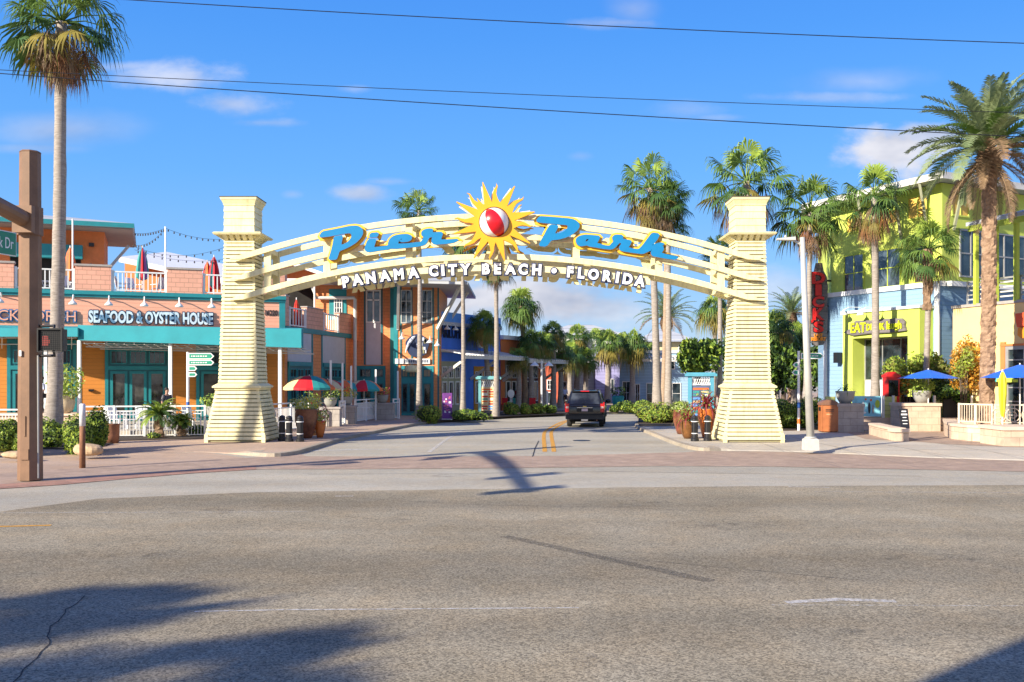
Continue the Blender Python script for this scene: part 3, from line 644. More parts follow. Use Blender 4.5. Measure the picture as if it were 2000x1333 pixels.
for T in (None, rot180):
    M_bk = M_lback if T is None else M_cream
    for loops, nm in (([L2(S1, 610, 430)], 'script_letter'), ([L2(S2, 610, 430), L2(S3, 610, 430)], 'script_word'), ([L2(S4, 1035, 410)], 'script_letter'), ([L2(S5, 1035, 410), L2(S5h, 1035, 410)], 'script_word')):
        loops = [round_loop(l, 1) for l in loops]
        mb = MB(T); mb.merge(poly_mesh(loops, .05, .034), Matrix.Translation((0, YL+.05, 0)) @ IM, M_lblue, M_lside if T is None else M_cream, None if T is None else M_cream); o = mb.build(nm, arch)
        loops2 = loops[:2] if nm == 'script_word' and len(loops[1]) > 30 else loops[:1]
        mb = MB(T); mb.merge(poly_mesh(loops2, .045, .125), Matrix.Translation((.01, YL+.17, -.01)) @ IM, M_bk, M_lside if T is None else M_cream); mb.build('letter_backing', o)
    # sun
    mb = MB(T); cx0, cz0 = X(880+650/7.617, YL), Z(345+690/7.617, YL); q = YL/F/7.617
    tips = [(485,95,0),(680,110,1),(960,160,0),(1090,310,1),(1250,545,0),(1225,740,1),(1180,1010,0),(1040,1145,1),(800,1270,0),(590,1260,1),(345,1220,0),(200,1070,1),(50,855,0),(60,640,1),(95,385,0),(245,255,1)]
    tips = [((x-650)*q, (690-y)*q, w) for x, y, w in tips]
    ang = [atan2(t[1], t[0]) for t in tips]
    out = []
    for i, (tx, tz, w) in enumerate(tips):
        a = ang[i]; pa = ang[i-1]; na = ang[(i+1) % 16]
        def mid(a, b):
            d = (b-a+pi) % (2*pi)-pi; return a+d/2
        v0 = mid(a, pa); v1 = mid(a, na); r0 = 300*q; R_ = sqrt(tx*tx+tz*tz)
        def pt(an, r): return (cos(an)*r, sin(an)*r)
        hw = abs((v1-v0+pi) % (2*pi)-pi)/2
        out.append(pt(v0, r0))
        if w:
            for f, k, s in ((.22, .62, .05), (.45, .48, .16), (.68, .34, .02), (.85, .20, -.14)): out.append(pt(a+hw*k*(r0/(r0+(R_-r0)*f))-s*.22*-1, r0+(R_-r0)*f))
            out.append((tx, tz))
            for f, k, s in ((.85, .14, -.14), (.68, .30, .02), (.45, .40, .16), (.22, .58, .05)): out.append(pt(a-hw*k*(r0/(r0+(R_-r0)*f))+s*.22, r0+(R_-r0)*f))
        else:
            out.append((tx+sin(a)*-.03, tz+cos(a)*.03)); out.append((tx, tz))
    out = [(cx0+a, cz0+b) for a, b in out]
    M_sun = paint('golden yellow sun', (.80, .37, .014), .45, .05); M_suns = paint('orange sun edge', (.60, .22, .02), .5)
    rr = 228*q; hole = [(cx0+rr*cos(2*pi*k/32), cz0+rr*sin(2*pi*k/32)) for k in range(32)]
    mb.merge(poly_mesh([out, hole], .07), Matrix.Translation((0, YL-.10, 0)) @ IM, M_sun, M_suns)
    sunp = mb.build('sun_emblem', arch)
    # white backing star, slightly smaller and turned
    mb = MB(T); a2 = radians(4); o2 = [(cx0+(a-cx0)*.91*cos(a2)-(b-cz0)*.93*sin(a2), cz0+(a-cx0)*.93*sin(a2)+(b-cz0)*.93*cos(a2)) for a, b in out]
    mb.merge(poly_mesh([o2], .03), Matrix.Translation((0, YL+.06, 0)) @ IM, paint('pale sun backing', (.80, .74, .60), .5) if T is None else M_cream, None); mb.build('sun_backing', sunp)
    # beach ball: six panels about a tilted axis
    M_bw = paint('beach ball white', (.80, .80, .82), .3, .03); M_br = paint('beach ball red', (.68, .010, .02), .3, .05); M_bb = paint('beach ball blue', (.02, .08, .40), .3, .05)
    mb = MB(T); ax = Vector((.46, .18, -.87)).normalized(); fwd = Vector((0, -1, 0)); fwd = (fwd-ax*fwd.dot(ax)).normalized(); sde = ax.cross(fwd)
    c0 = Vector((cx0, YL-.02, cz0)); Rb = 222*q; nu, nv = 48, 24
    vs = [c0+(ax*cos(pi*j/nv)+(fwd*cos(2*pi*(k-4)/nu)+sde*sin(2*pi*(k-4)/nu))*sin(pi*j/nv))*Rb for j in range(nv+1) for k in range(nu)]
    for s in range(6):
        mt = (M_br, M_bw, M_bb, M_bw, M_bb, M_bw)[s]
        idx = [(s*8+k) % nu for k in range(8)]
        mb.add(vs, [(j*nu+k, (j+1)*nu+k, (j+1)*nu+(k+1) % nu, j*nu+(k+1) % nu) for j in range(nv) for k in idx], mt)
    mb.build('beach_ball', sunp, smooth=True)
    # PANAMA CITY BEACH . FLORIDA: separate white letters with a dark outline standing on the lower beam
    M_lw = paint('white letter face', (.84, .84, .86), .5, .03); M_lo = paint('dark blue letter outline', (.03, .045, .12), .5)
    for ch, px in zip('PANAMACITYBEACH\u2022FLORIDA', (674, 697, 722.8, 750.8, 778, 806.8, 846, 864.4, 883.6, 908.4, 949, 972, 997.4, 1021.7, 1048.7, 1082.5, 1114.4, 1136, 1160, 1187, 1207, 1227, 1251)):
        py = 524.5+1700-sqrt(1700**2-(px-967)**2); rot = -math.asin((px-967)/1700.0)
        me = text_mesh(ch, .56, .03, .030); zs = [v.co.y for v in me.vertices]; xs = [v.co.x for v in me.vertices]
        if ch != '\u2022':
            k = .425/(max(zs)-min(zs))
        else: k = 1.0
        cxm = (max(xs)+min(xs))/2; czm = (max(zs)+min(zs))/2
        kx = k*(.92 if ch not in 'I\u2022' else 1.0)
        M0 = Matrix.Translation((X(px, YL), YF-.09, Z(py, YL))) @ IM @ Matrix.Rotation(rot, 4, 'Z') @ Matrix.Diagonal((kx, k, 1, 1)) @ Matrix.Translation((-cxm, -czm, 0))
        mb = MB(T); mb.merge(me, M0, M_lw, M_lo); lo = mb.build('letter', arch)
        me2 = text_mesh(ch, .56, .025, .078); mb = MB(T); mb.merge(me2, Matrix.Translation((0, .058, 0)) @ M0, M_lo if T is None else M_cream); mb.build('letter_outline', lo)
# ================================================================ building helpers
def window(parent, fr, r, cols=1, rows=1, fm=None, gm=None, name='window', fw=.07, pr=.07, d=0.0, mw=.035, pane='pane'):
    u0, u1, z0, z1 = r; mb = fr.mb(); gm = gm or M_glass; fm = fm or M_white
    mb.box(u0, u0+fw, d, d+pr, z0, z1, fm); mb.box(u1-fw, u1, d, d+pr, z0, z1, fm)
    mb.box(u0+fw, u1-fw, d, d+pr, z0, z0+fw, fm); mb.box(u0+fw, u1-fw, d, d+pr, z1-fw, z1, fm)
    for i in range(1, cols):
        u = u0+(u1-u0)*i/cols; mb.box(u-mw/2, u+mw/2, d+.012, d+pr-.01, z0+fw, z1-fw, fm)
    for j in range(1, rows):
        z = z0+(z1-z0)*j/rows; mb.box(u0+fw, u1-fw, d+.012, d+pr-.015, z-mw/2, z+mw/2, fm)
    w = mb.build(name, parent)
    p = fr.mb(); p.box(u0+fw*.5, u1-fw*.5, d-.02, d+.015, z0+fw*.5, z1-fw*.5, gm); p.build(pane, w)
    return w
def panel(parent, fr, r, mat, name, d0=0.0, d1=.04, **k):
    mb = fr.mb(); mb.box(r[0], r[1], d0, d1, r[2], r[3], mat); return mb.build(name, parent, **k)
def gooseneck(parent, fr, u, z, out=.55, drop=.35, name='gooseneck_lamp', s=1.0):
    mb = fr.mb(); pts = [(u, 0, z), (u, out*.4, z+.16*s), (u, out*.8, z+.14*s), (u, out, z-.02)]; mb.tube(pts, .022*s, M_white, 6)
    w = mb.build(name, parent)
    l = fr.mb(); l.lathe([(.03, 0), (.05, -.10), (.11, -.16), (.19, -.24), (.21, -.31), (.17, -.31), (.05, -.2)], (u, out, z), M_white, 14, False); l.build('lamp_shade', w, smooth=True)
    return w
def baluster_rail(parent, fr, u0, u1, z0, z1, mat, name='railing', d=0.0, gap=.13, w=.04, posts=True):
    mb = fr.mb(); mb.box(u0, u1, d-.05, d+.05, z1-.07, z1, mat); mb.box(u0, u1, d-.025, d+.025, z0+.05, z0+.11, mat)
    n = max(2, int((u1-u0)/gap))
    for i in range(n):
        u = u0+(u1-u0)*(i+.5)/n; mb.box(u-w/2, u+w/2, d-w/2, d+w/2, z0+.112, z1-.072, mat)
    if posts:
        for u in (u0+.05, u1-.05): mb.box(u-.05, u+.05, d-.052, d+.052, z0, z1+.05, mat)
    return mb.build(name, parent)
# ================================================================ restaurant, left
fL0 = Vector((X(0, 48.2), 48.2)); fL1 = Vector((X(556, 53.1), 53.1)); dL = (fL1-fL0).normalized()
fL = Fr(fL0-dL*9, fL1); UL = fL.L
rest = thing('restaurant_building', (fL0.x, 50, 0), 'salmon and teal two storey restaurant with roof deck, teal awning and seafood lettering', 'building')
zt = 5.30; ZF = 6.55
mb = fL.mb(); mb.box(0, UL, -.3, 0, 0, zt, M_orangep); mb.box(0, UL, -9, -.302, 0, 6.5, M_orangep); mb.build('ground_floor_wall', rest)
mb = fL.mb(); mb.box(0, UL+.001, -.28, .06, zt-.3, ZF, M_salmon); mb.build('fascia_wall', rest)
mb = fL.mb(); mb.box(0, UL+.05, -.35, .14, ZF, ZF+.13, M_teal); mb.box(0, UL+.05, -.35, .22, ZF+.132, ZF+.33, M_teal); mb.build('teal_cornice', rest)
mb = fL.mb(); mb.box(0, UL, -9, -.36, 6.51, ZF+.2, M_offwhite); mb.build('deck_floor', rest)
# corner board
mb = fL.mb(); mb.box(UL-.30, UL+.02, .062, .10, zt-.4, ZF, M_teal); mb.build('corner_board', rest)
# parapet blocks with caps
for a, b in ((-300, 27), (147, 217), (327, 395), (478, 556)):
    u0 = max(0.0, fL.u(a)); u1 = fL.u(b) if b < 556 else UL
    mb = fL.mb(); mb.box(u0, u1, -.35, .04, ZF+.332, 8.14, M_salmonsh); bl = mb.build('parapet_block', rest)
    mb = fL.mb(); mb.box(u0-.05, u1+.05, -.40, .09, 8.142, 8.24, M_capg); mb.build('coping', bl)
for a, b in ((27, 147), (217, 327), (395, 478)): baluster_rail(rest, fL, fL.u(a)+.02, fL.u(b)-.02, ZF+.34, 7.95, M_white, d=-.08, gap=.20, w=.055)
# ground floor bays
def bay(x0, x1, nt, doors=None):
    u0, u1 = fL.u(x0), fL.u(x1); zb = .13
    b = fL.mb(); b.box(u0, u1, .0, .05, zb, 4.35, M_teald); b.box(u0, u0+.16, .05, .10, zb, 4.35, M_teal); b.box(u1-.16, u1, .05, .10, zb, 4.35, M_teal)
    b.box(u0+.16, u1-.16, .05, .11, 2.85, 3.05, M_teal); b.box(u0+.16, u1-.16, .05, .11, 4.1, 4.35, M_teal)
    bo = b.build('shopfront_bay', rest)
    for i in range(nt):
        w = (u1-u0-.4)/nt; a = u0+.2+i*w; window(bo, fL, (a+.06, a+w-.06, 3.15, 3.85), 3, 1, M_teal, M_glass, 'transom_window', .05, .05, .05, .02)
        window(bo, fL, (a+.05, a+w-.05, zb+.25, 2.78), 1, 1, M_teal, glass('reflecting door glass', (.05, .05, .045), .04), 'glazed_door', .13, .06, .05)
bay(14, 150, 4); bay(205, 333, 3); bay(383, 520, 3); bay(-180, -30, 4)
# wall light and fan under the canopy
mb = fL.mb(); u = fL.u(178); mb.box(u-.12, u+.12, 0, .12, 1.75, 1.86, M_black); mb.build('wall_lamp', rest)
# canopy (canvas awning), front edge nearly parallel to the street
aw = MB()
A = [(X(-260, 46.8), 46.8), (X(152, 46.8), 46.8)]
wl_ = [fL.T((0.0, .07, 0)), fL.T((fL.u(152), .07, 0))]
def canopy(name, pts_front, pts_wall, ztw, ztf, zbf, lab=None):
    m = MB(); f0, f1 = pts_front; w0, w1 = pts_wall; n = 10
    vs = []
    for i in range(n+1):
        t = i/n; fx = f0[0]+(f1[0]-f0[0])*t; fy = f0[1]+(f1[1]-f0[1])*t; wx = w0[0]+(w1[0]-w0[0])*t; wy = w0[1]+(w1[1]-w0[1])*t
        zf = ztf[0]+(ztf[1]-ztf[0])*t; zb = zbf[0]+(zbf[1]-zbf[0])*t; sag = .03 if i % 2 else 0
        vs += [(wx, wy, ztw), (fx, fy, zf-sag), (fx, fy, zb), (fx, fy+.03, zb), (fx, fy+.03, zf-sag-.03), (wx, wy, ztw-.03)]
    fs = []
    for i in range(n):
        for k in range(5): fs.append((6*i+k, 6*i+k+1, 6*i+7+k, 6*i+6+k))
    fs += [(0, 1, 2), (6*n, 6*n+2, 6*n+1), (0, 2, 3, 5), (6*n, 6*n+5, 6*n+3, 6*n+2)] if False else []
    m.add(vs, fs, M_tealc)
    # end valances
    for q in (0, n):
        a, b, c = vs[6*q], vs[6*q+1], vs[6*q+2]
        dx = .015
        m.add([(a[0]-dx, a[1], a[2]), (b[0]-dx, b[1], b[2]), (c[0]-dx, c[1], c[2]), (a[0]-dx, a[1], c[2]), (a[0]+dx, a[1], a[2]), (b[0]+dx, b[1], b[2]), (c[0]+dx, c[1], c[2]), (a[0]+dx, a[1], c[2])], [(0,1,2,3),(7,6,5,4),(0,4,5,1),(1,5,6,2),(2,6,7,3)], M_tealc)
    return m.build(name, rest)
canopy('awning', A, wl_, 5.05, (4.85, 4.85), (4.42, 4.42))
cF = [(X(153, 47.0), 47.0), (X(588, 46.0), 46.0)]; wE = fL.T((UL, .07, 0))
cv = canopy('awning', cF, [fL.T((fL.u(152)+.02, .07, 0)), (X(592, 52.5), 52.5)], 5.12, (5.00, 4.77), (4.26, 3.86))
fr_ = MB()
for i in range(9):
    t = i/8; fx = cF[0][0]+(cF[1][0]-cF[0][0])*t; fy = cF[0][1]+(cF[1][1]-cF[0][1])*t+.12; w = fL.T((fL.u(152)+(UL-fL.u(152))*t, .1, 0))
    fr_.beam((fx, fy, 4.2-.3*t), (w.x, w.y, 4.35), .05, .05, M_offwhite); fr_.beam((fx, fy, 4.2-.3*t), (w.x, w.y, 4.95), .04, .04, M_offwhite)
for k in range(4):
    t = k/3; a = fL.T((fL.u(152), .2, 0)); b = fL.T((UL, .2, 0)); p0 = Vector((cF[0][0], cF[0][1]+.12, 0)).lerp(a, t); p1 = Vector((cF[1][0], cF[1][1]+.12, 0)).lerp(b, t)
    fr_.beam((p0.x, p0.y, 4.24+.1*t), (p1.x, p1.y, 3.94+.4*t), .05, .05, M_offwhite)
for zz_, yy_ in ((4.12, .25), (3.96, .6), (4.05, 1.4), (3.9, 2.2)):
    fr_.beam((cF[0][0]+.1, cF[0][1]+yy_, zz_), (cF[1][0]-.1, cF[1][1]+yy_+1.2, zz_-.25), .045, .045, M_offwhite)
for i in range(22):
    t = (i+.5)/22; fx = cF[0][0]+(cF[1][0]-cF[0][0])*t; fr_.beam((fx, 47.1-.9*t, 4.12-.24*t), (fx+.25, 47.5-.7*t, 3.94-.24*t), .03, .03, M_offwhite)
fr_.build('awning_frame', cv)
fr_ = MB()
for k in range(6):
    px = -200+k*68; a = Vector((X(px, 47.0), 47.0, 4.4)); b = fL.T((fL.u(px), .1, 4.4)); fr_.beam(a, b, .05, .05, M_offwhite); fr_.beam((a.x, a.y, 4.4), (b.x, b.y, 3.9), .04, .04, M_offwhite)
fr_.beam((X(-200, 47.2), 47.2, 4.38), (X(150, 47.2), 47.2, 4.38), .06, .06, M_offwhite); fr_.beam((X(-200, 48.2), 48.2, 4.1), (X(150, 48.2), 48.2, 4.1), .05, .05, M_offwhite)
fr_.build('awning_frame', rest)
for px, Y in ((155, 47.1), (333, 46.9), (547, 46.4), (90, 47.1)):
    mb = MB(); x = X(px, Y); mb.box(x-.075, x+.075, Y-.075, Y+.075, KH, 4.25 if px != 547 else 3.95, M_white); mb.build('awning_post', rest)
# gooseneck lamps over the lettering
for px in (1, 143, 213, 282, 350, 413): gooseneck(rest, fL, fL.u(px, .5), 6.42, .75, name='gooseneck_lamp', s=1.3)
# lettering
def wall_text(parent, fr, body, x0, x1, y0, y1, mat, out=None, d=.07, ext=.03, off=.012, ooff=.03, name='lettering', ref=None, shear=0.0, rot=0.0, osec='letter_outline'):
    me = text_mesh(body, 1.0, ext, off, spacing=1.0, shear=shear); xs = [v.co.x for v in me.vertices]; zs = [v.co.y for v in me.vertices]
    u0, u1 = fr.u(x0, d), fr.u(x1, d); m = (x0+x1)/2; z0, z1 = fr.z(m, y1, d), fr.z(m, y0, d)
    kx = (u1-u0)/(max(xs)-min(xs)); kz = (z1-z0)/(max(zs)-min(zs)); cx_ = (max(xs)+min(xs))/2; cz_ = (max(zs)+min(zs))/2
    # wall frame has u, d outwards: mesh z axis must point to +d
    M0 = Matrix(((1, 0, 0, (u0+u1)/2), (0, 0, 1, d+ext), (0, 1, 0, (z0+z1)/2), (0, 0, 0, 1))) @ Matrix.Rotation(rot, 4, 'Z') @ Matrix.Diagonal((kx, kz, 1, 1)) @ Matrix.Translation((-cx_, -cz_, 0))
    mb = fr.mb(); mb.merge(me, M0, mat); o = mb.build(name, parent)
    if out:
        me2 = text_mesh(body, 1.0, ext*.6, off+ooff, spacing=1.0, shear=shear); mb = fr.mb(); mb.merge(me2, Matrix.Translation((0, -ext-.012, 0)) @ M0, out); mb.build(osec, o)
    return o
M_slet = paint('pale blue letter face', (.62, .74, .82), .5, .15, 3.0); M_snav = paint('navy letter outline', (.015, .04, .10), .5); M_sblu = paint('blue letter outline', (.02, .14, .34), .5)
wall_text(rest, fL, 'SEAFOOD & OYSTER HOUSE', 173, 416, 609, 633, M_slet, M_snav, .12, off=.038, ooff=.065)
wall_text(rest, fL, 'BACK PORCH', -42, 148, 607, 627, M_salmon, M_sblu, .12, off=.0, ooff=.08)
wall_text(rest, fL, '16220', 518, 542, 606, 617, M_black, None, .07, .015, .004, name='house_number')
# ---- upper deck house
mb = fL.mb(); uw = fL.u(204, -5); dW = -5.0
mb.box(-6, uw, -9.5, dW, ZF, 10.6, M_orangec); mb.build('deck_house_wall', rest)
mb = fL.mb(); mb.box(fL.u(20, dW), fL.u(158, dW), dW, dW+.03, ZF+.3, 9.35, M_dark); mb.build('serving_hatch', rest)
mb = fL.mb(); mb.box(fL.u(20, dW), fL.u(162, dW), dW+.01, dW+.5, 9.0, 9.75, M_teal); mb.build('hatch_awning', rest)
rf = fL.mb(); e1 = fL.u(262, -3.3); zr = 10.62; dB = -11.5
rf.add([(-6, -3.3, zr+.05), (e1, -3.3, zr+.05), (e1, dB, zr+.05), (-6, dB, zr+.05), (-6, -3.3, zr+.3), (e1, -3.3, zr+.3), (e1, dB, zr+.3), (-6, dB, zr+.3), (-6, -7.4, zr+1.1), (e1-4.1, -7.4, zr+1.1)],
       [(0,3,2,1),(4,5,9,8),(5,6,9),(6,7,8,9)], M_roofm)
rf.add([(-6, -3.3, zr+.05), (e1, -3.3, zr+.05), (e1, dB, zr+.05), (-6, dB, zr+.05), (-6, -3.3, zr+.3), (e1, -3.3, zr+.3), (e1, dB, zr+.3), (-6, dB, zr+.3)], [(0,1,5,4),(1,2,6,5),(2,3,7,6)], M_teal)
for i in range(26):
    u = -6+i*.62
    if u < e1-.1:
        ve = max(0, u-(e1-4.1)); t = 1-ve/4.1; rf.beam((u, -3.3, zr+.33), (u, -3.3-4.1*t, zr+.33+.8*t), .05, .06, M_offwhite)
ro = rf.build('deck_house_roof', rest)
mb = fL.mb(); mb.box(-6, e1-.1, dB+.1, -3.4, zr-.02, zr+.045, siding('weathered soffit boards', (.30, .25, .22), .3, .2)); mb.build('soffit', ro)
for px in (178, 190): pass
mb = fL.mb(); u = fL.u(178, dW+.2); mb.lathe([(.03, .5), (.05, .35), (.12, .22), (.26, .1), (.30, 0)], (u, dW+.35, 8.3), M_black, 12); mb.build('barn_lamp', rest)
mb = fL.mb(); mb.box(fL.u(174, dW), fL.u(184, dW), dW, dW+.2, 9.75, 9.95, M_black); mb.build('speaker', rest)
mb = fL.mb(); mb.beam((fL.u(204, dW), dW-.1, 8.3), (e1-.3, -5.0, 9.9), .14, .14, M_greyst); mb.build('eave_brace', rest)
# ---- long white roof of the rear wing
rw = MB(); Y1, Y2 = 66, 66
a = Vector((X(232, 66), 66, Z(502, 66))); b = Vector((X(455, 66), 66, Z(549, 66)))
rw.add([a, b, b+Vector((0, 9, 1.5)), a+Vector((0, 9, 1.5)), a-Vector((0, 0, .35)), b-Vector((0, 0, .35))], [(0,1,2,3),(0,4,5,1)], M_white); rwo = rw.build('rear_wing_roof', rest)
mb = MB(); mb.add([(a.x, 67, 6.0), (b.x, 67, 6.0), (b.x, 67, b.z-.3), (a.x, 67, a.z-.3)], [(0,1,2,3)], M_orangec); mb.build('rear_wing_wall', rest)
# gabled rear part seen through the arch
mb = MB(); Yg = 68
pts = [(X(455, Yg), 5), (X(700, Yg), 5), (X(700, Yg), Z(562, Yg)), (X(655, Yg), Z(545, Yg)), (X(575, Yg), Z(520, Yg)), (X(520, Yg), Z(535, Yg)), (X(455, Yg), Z(545, Yg))]
mb.prism(pts, Yg, Yg+.3, M_orangec); mb.build('rear_gable_wall', rest)
mb = MB()
for p, q in (((500, 540), (576, 517)), ((574, 517), (700, 560))): mb.beam((X(p[0], Yg-.5), Yg-.5, Z(p[1], Yg-.5)), (X(q[0], Yg-.5), Yg-.5, Z(q[1], Yg-.5)), 1.4, .22, M_white)
mb.build('rear_gable_roof', rest)
# ---- side facade towards the street
fS = Fr((fL1.x, fL1.y), (X(692, 64), 64)); US = fS.L; zS = 5.22
mb = fS.mb(); mb.box(0, US, -.3, 0, 0, zS, M_orange); mb.build('side_wall', rest)
mb = fS.mb(); mb.box(0.02, US, -.1, .08, zS-.22, zS+.06, M_teal); mb.build('teal_cornice', rest)
mb = fS.mb(); mb.box(0, US, -5, -.31, 4.9, zS, M_offwhite); mb.build('deck_floor', rest)
mb = fS.mb(); mb.box(0, .35, -2, -.01, zS, 8.1, M_salmon); mb.build('deck_end_wall', rest)
for a, b, zz in ((598, 630, 6.5), (662, 692, 6.5), (556, 563, 6.9)):
    u0, u1 = max(0, fS.u(a)), fS.u(b); mb = fS.mb(); mb.box(u0, u1, -.3, .04, zS+.062, zz, M_salmonsh); bl = mb.build('parapet_block', rest); mb = fS.mb(); mb.box(u0-.03, u1+.04, -.34, .08, zz+.002, zz+.07, M_capg); mb.build('coping', bl)
for a, b in ((564, 597), (631, 661)): baluster_rail(rest, fS, fS.u(a), fS.u(b), zS+.06, 6.35, M_white, gap=.36, w=.05)
for a, b in ((561, 607), (629, 672)):
    u0, u1 = fS.u(a), fS.u(b); panel(rest, fS, (u0, u1, 3.35, zS-.24), M_greyp, 'grey_panel')
    b_ = fS.mb(); b_.box(u0, u1, 0, .05, KH, 3.34, M_teald); b_.box(u0, u0+.12, .05, .09, KH, 3.3, M_teal); b_.box(u1-.12, u1, .05, .09, KH, 3.3, M_teal); b_.box(u0, u1, .05, .12, 3.1, 3.34, M_teal); bo = b_.build('shopfront_bay', rest)
    for i in range(3):
        w = (u1-u0-.3)/3; q = u0+.15+i*w; window(bo, fS, (q+.06, q+w-.06, 2.45, 2.95), 2, 1, M_teal, M_glass, 'transom_window', .05, .05, .05, .03)
        window(bo, fS, (q+.06, q+w-.06, .4, 2.2), 2, 4, M_teal, M_glass, 'glazed_door', .1, .05, .05, .03)
for px in (609, 628, 673): mb = fS.mb(); u = fS.u(px); mb.box(u-.06, u+.06, 0, .06, KH, zS-.2, M_teal); mb.build('corner_board', rest)
# upper storey above the side deck
Yu = 63.3; fU = Fr((X(540, Yu), Yu), (X(697, Yu), Yu))
mb = fU.mb(); mb.box(fU.u(616), fU.L, -3, 0, 4.9, 8.9, M_orange); mb.build('upper_wall', rest)
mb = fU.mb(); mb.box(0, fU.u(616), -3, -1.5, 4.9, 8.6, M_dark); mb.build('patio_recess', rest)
mb = fU.mb(); mb.box(fU.u(550), fU.u(640), -2.9, 1.0, 8.62, 8.8, M_white); mb.build('patio_roof', rest)
w = fU.rect(643, 677, 565, 625); panel(rest, fU, w, M_teal, 'teal_surround', 0, .06)
window(rest, fU, fU.rect(653, 669, 580, 624), 3, 4, M_white, M_glassb, 'window', .06, .07, .06, .04)
mb = fU.mb(); mb.tube([(fU.u(612), .3, fU.z(612, 562)), (fU.u(620), .3, fU.z(620, 583)), (fU.u(693), .3, fU.z(693, 583)), (fU.u(695), .3, fU.z(695, 586)), (fU.u(695), .3, fU.z(695, 800))], .11, M_offwhite, 8); mb.build('drain_pipe', rest)
mb = fU.mb(); mb.tube([(fU.u(617.5), .5, 5), (fU.u(617.5), .5, 8.7)], .06, M_white, 8); mb.build('deck_post', rest)
# ---- tower at the corner: faces A and B
tow = thing('tower_building', (X(775, 64), 64, 0), 'tall orange shingled corner tower with bracketed eaves, teal door and round shell sign', 'building')
YA = 64.2; fA = Fr((X(691, YA), YA), (X(770, YA), YA)); YBB = 63.0; fB = Fr((X(770, YBB), YBB), (X(858, YBB), YBB)); ztop = 8.75
mb = fA.mb(); mb.box(0, fA.L, -6, 0, 0, ztop, M_orange); mb.build('left_wall', tow)
mb = fB.mb(); mb.box(0, fB.L, -7, 0, 0, ztop, M_orange); mb.build('right_wall', tow)
for f_, pxs in ((fA, (712.5, 746, 766)), (fB, (773, 783, 804.5, 846, 856))):
    for px in pxs:
        mb = f_.mb(); u = f_.u(px); w_ = .13 if px in (766, 773) else .05; mb.box(u-w_, u+w_, 0, .045, KH if px in (766, 773, 856) else 3.3, ztop-.05, M_teal if px in (766, 773) else M_teald); mb.build('corner_board', tow)
panel(tow, fA, fA.rect(715, 744, 630, 713), M_greyp, 'grey_panel', 0, .05)
window(tow, fA, fA.rect(715, 744, 567, 631), 2, 1, M_white, M_glassb, 'window', .09, .08, .02, .09)
mb = fA.mb(); r = fA.rect(718, 741, 585, 588); mb.box(r[0], r[1], .03, .09, r[2], r[3], M_white); mb.build('window_transom', tow)
for x0, x1 in ((783, 804), (824, 844)): window(tow, fB, fB.rect(x0, x1, 567, 632), 2, 3, M_offwhite, M_glassb, 'window', .05, .05, .01, .04)
def shopf(fr, x0, x1, yb, xs, dark=None):
    r = fr.rect(x0, x1, 715, 813); r = (r[0], r[1], KH, r[3]); p = panel(tow, fr, r, M_teal, 'shopfront', 0, .06)
    for a, b in xs:
        q = fr.rect(a, b, 721, 737); window(p, fr, q, 2, 1, M_teald, paint('warm tan blinds', (.30, .24, .15), .8) if dark else M_glass, 'transom_window', .05, .04, .06, .03)  # right-hand transoms get blinds in one plain warm tan
        q = fr.rect(a, b, 749, 806); window(p, fr, q, 2 if not dark else 1, 4 if not dark else 1, M_teald, M_glass, 'door_pane', .07, .05, .06, .03)
shopf(fA, 697, 753, 813, ((703, 725), (733, 749)))
shopf(fB, 784, 847, 813, ((785, 797), (799, 812), (827, 842)), True)
# roof with wide bracketed eaves
mb = fB.mb(); e = .18
mb.add([(-5.3, 2.9, ztop-.25), (fB.L+2.0, 2.9, ztop-.55), (fB.L+2.0, -8, ztop-.55), (-5.3, -8, ztop-.25), (-5.3, 2.9, ztop-.25+e), (fB.L+2.0, 2.9, ztop-.55+e), (fB.L+2.0, -8, ztop-.55+e), (-5.3, -8, ztop-.25+e), (-4, -2.5, ztop+1.0), (fB.L-1, -2.5, ztop+.8)],
       [(0,3,2,1),(0,1,5,4),(1,2,6,5),(2,3,7,6),(3,0,4,7),(4,5,9,8),(5,6,9),(6,7,8,9),(7,4,8)], M_roofm); mb.build('roof', tow)
for x0, x1, yf, o_ in ((775, 806, 642, 2.4), (815, 842, 640, 2.4)):
    u = fB.u(x0+2); z0 = fB.z(x0, yf, 0); mb = fB.mb(); mb.beam((u, .05, z0), (u+.35, o_, ztop-.4), .16, .16, M_offwhite); mb.beam((u, .05, z0+1.6), (u, .05, z0-.1), .12, .1, M_offwhite); mb.build('eave_bracket', tow)
u = fB.L; z0 = 5.6; mb = fB.mb(); mb.beam((u-.1, .05, z0), (u+1.5, 1.6, ztop-.45), .18, .18, M_offwhite); mb.build('eave_bracket', tow)
u = fB.L; mb = fB.mb(); mb.beam((u+.03, -3, z0), (u+1.7, -3, ztop-.5), .18, .18, M_offwhite); mb.build('eave_bracket', tow)
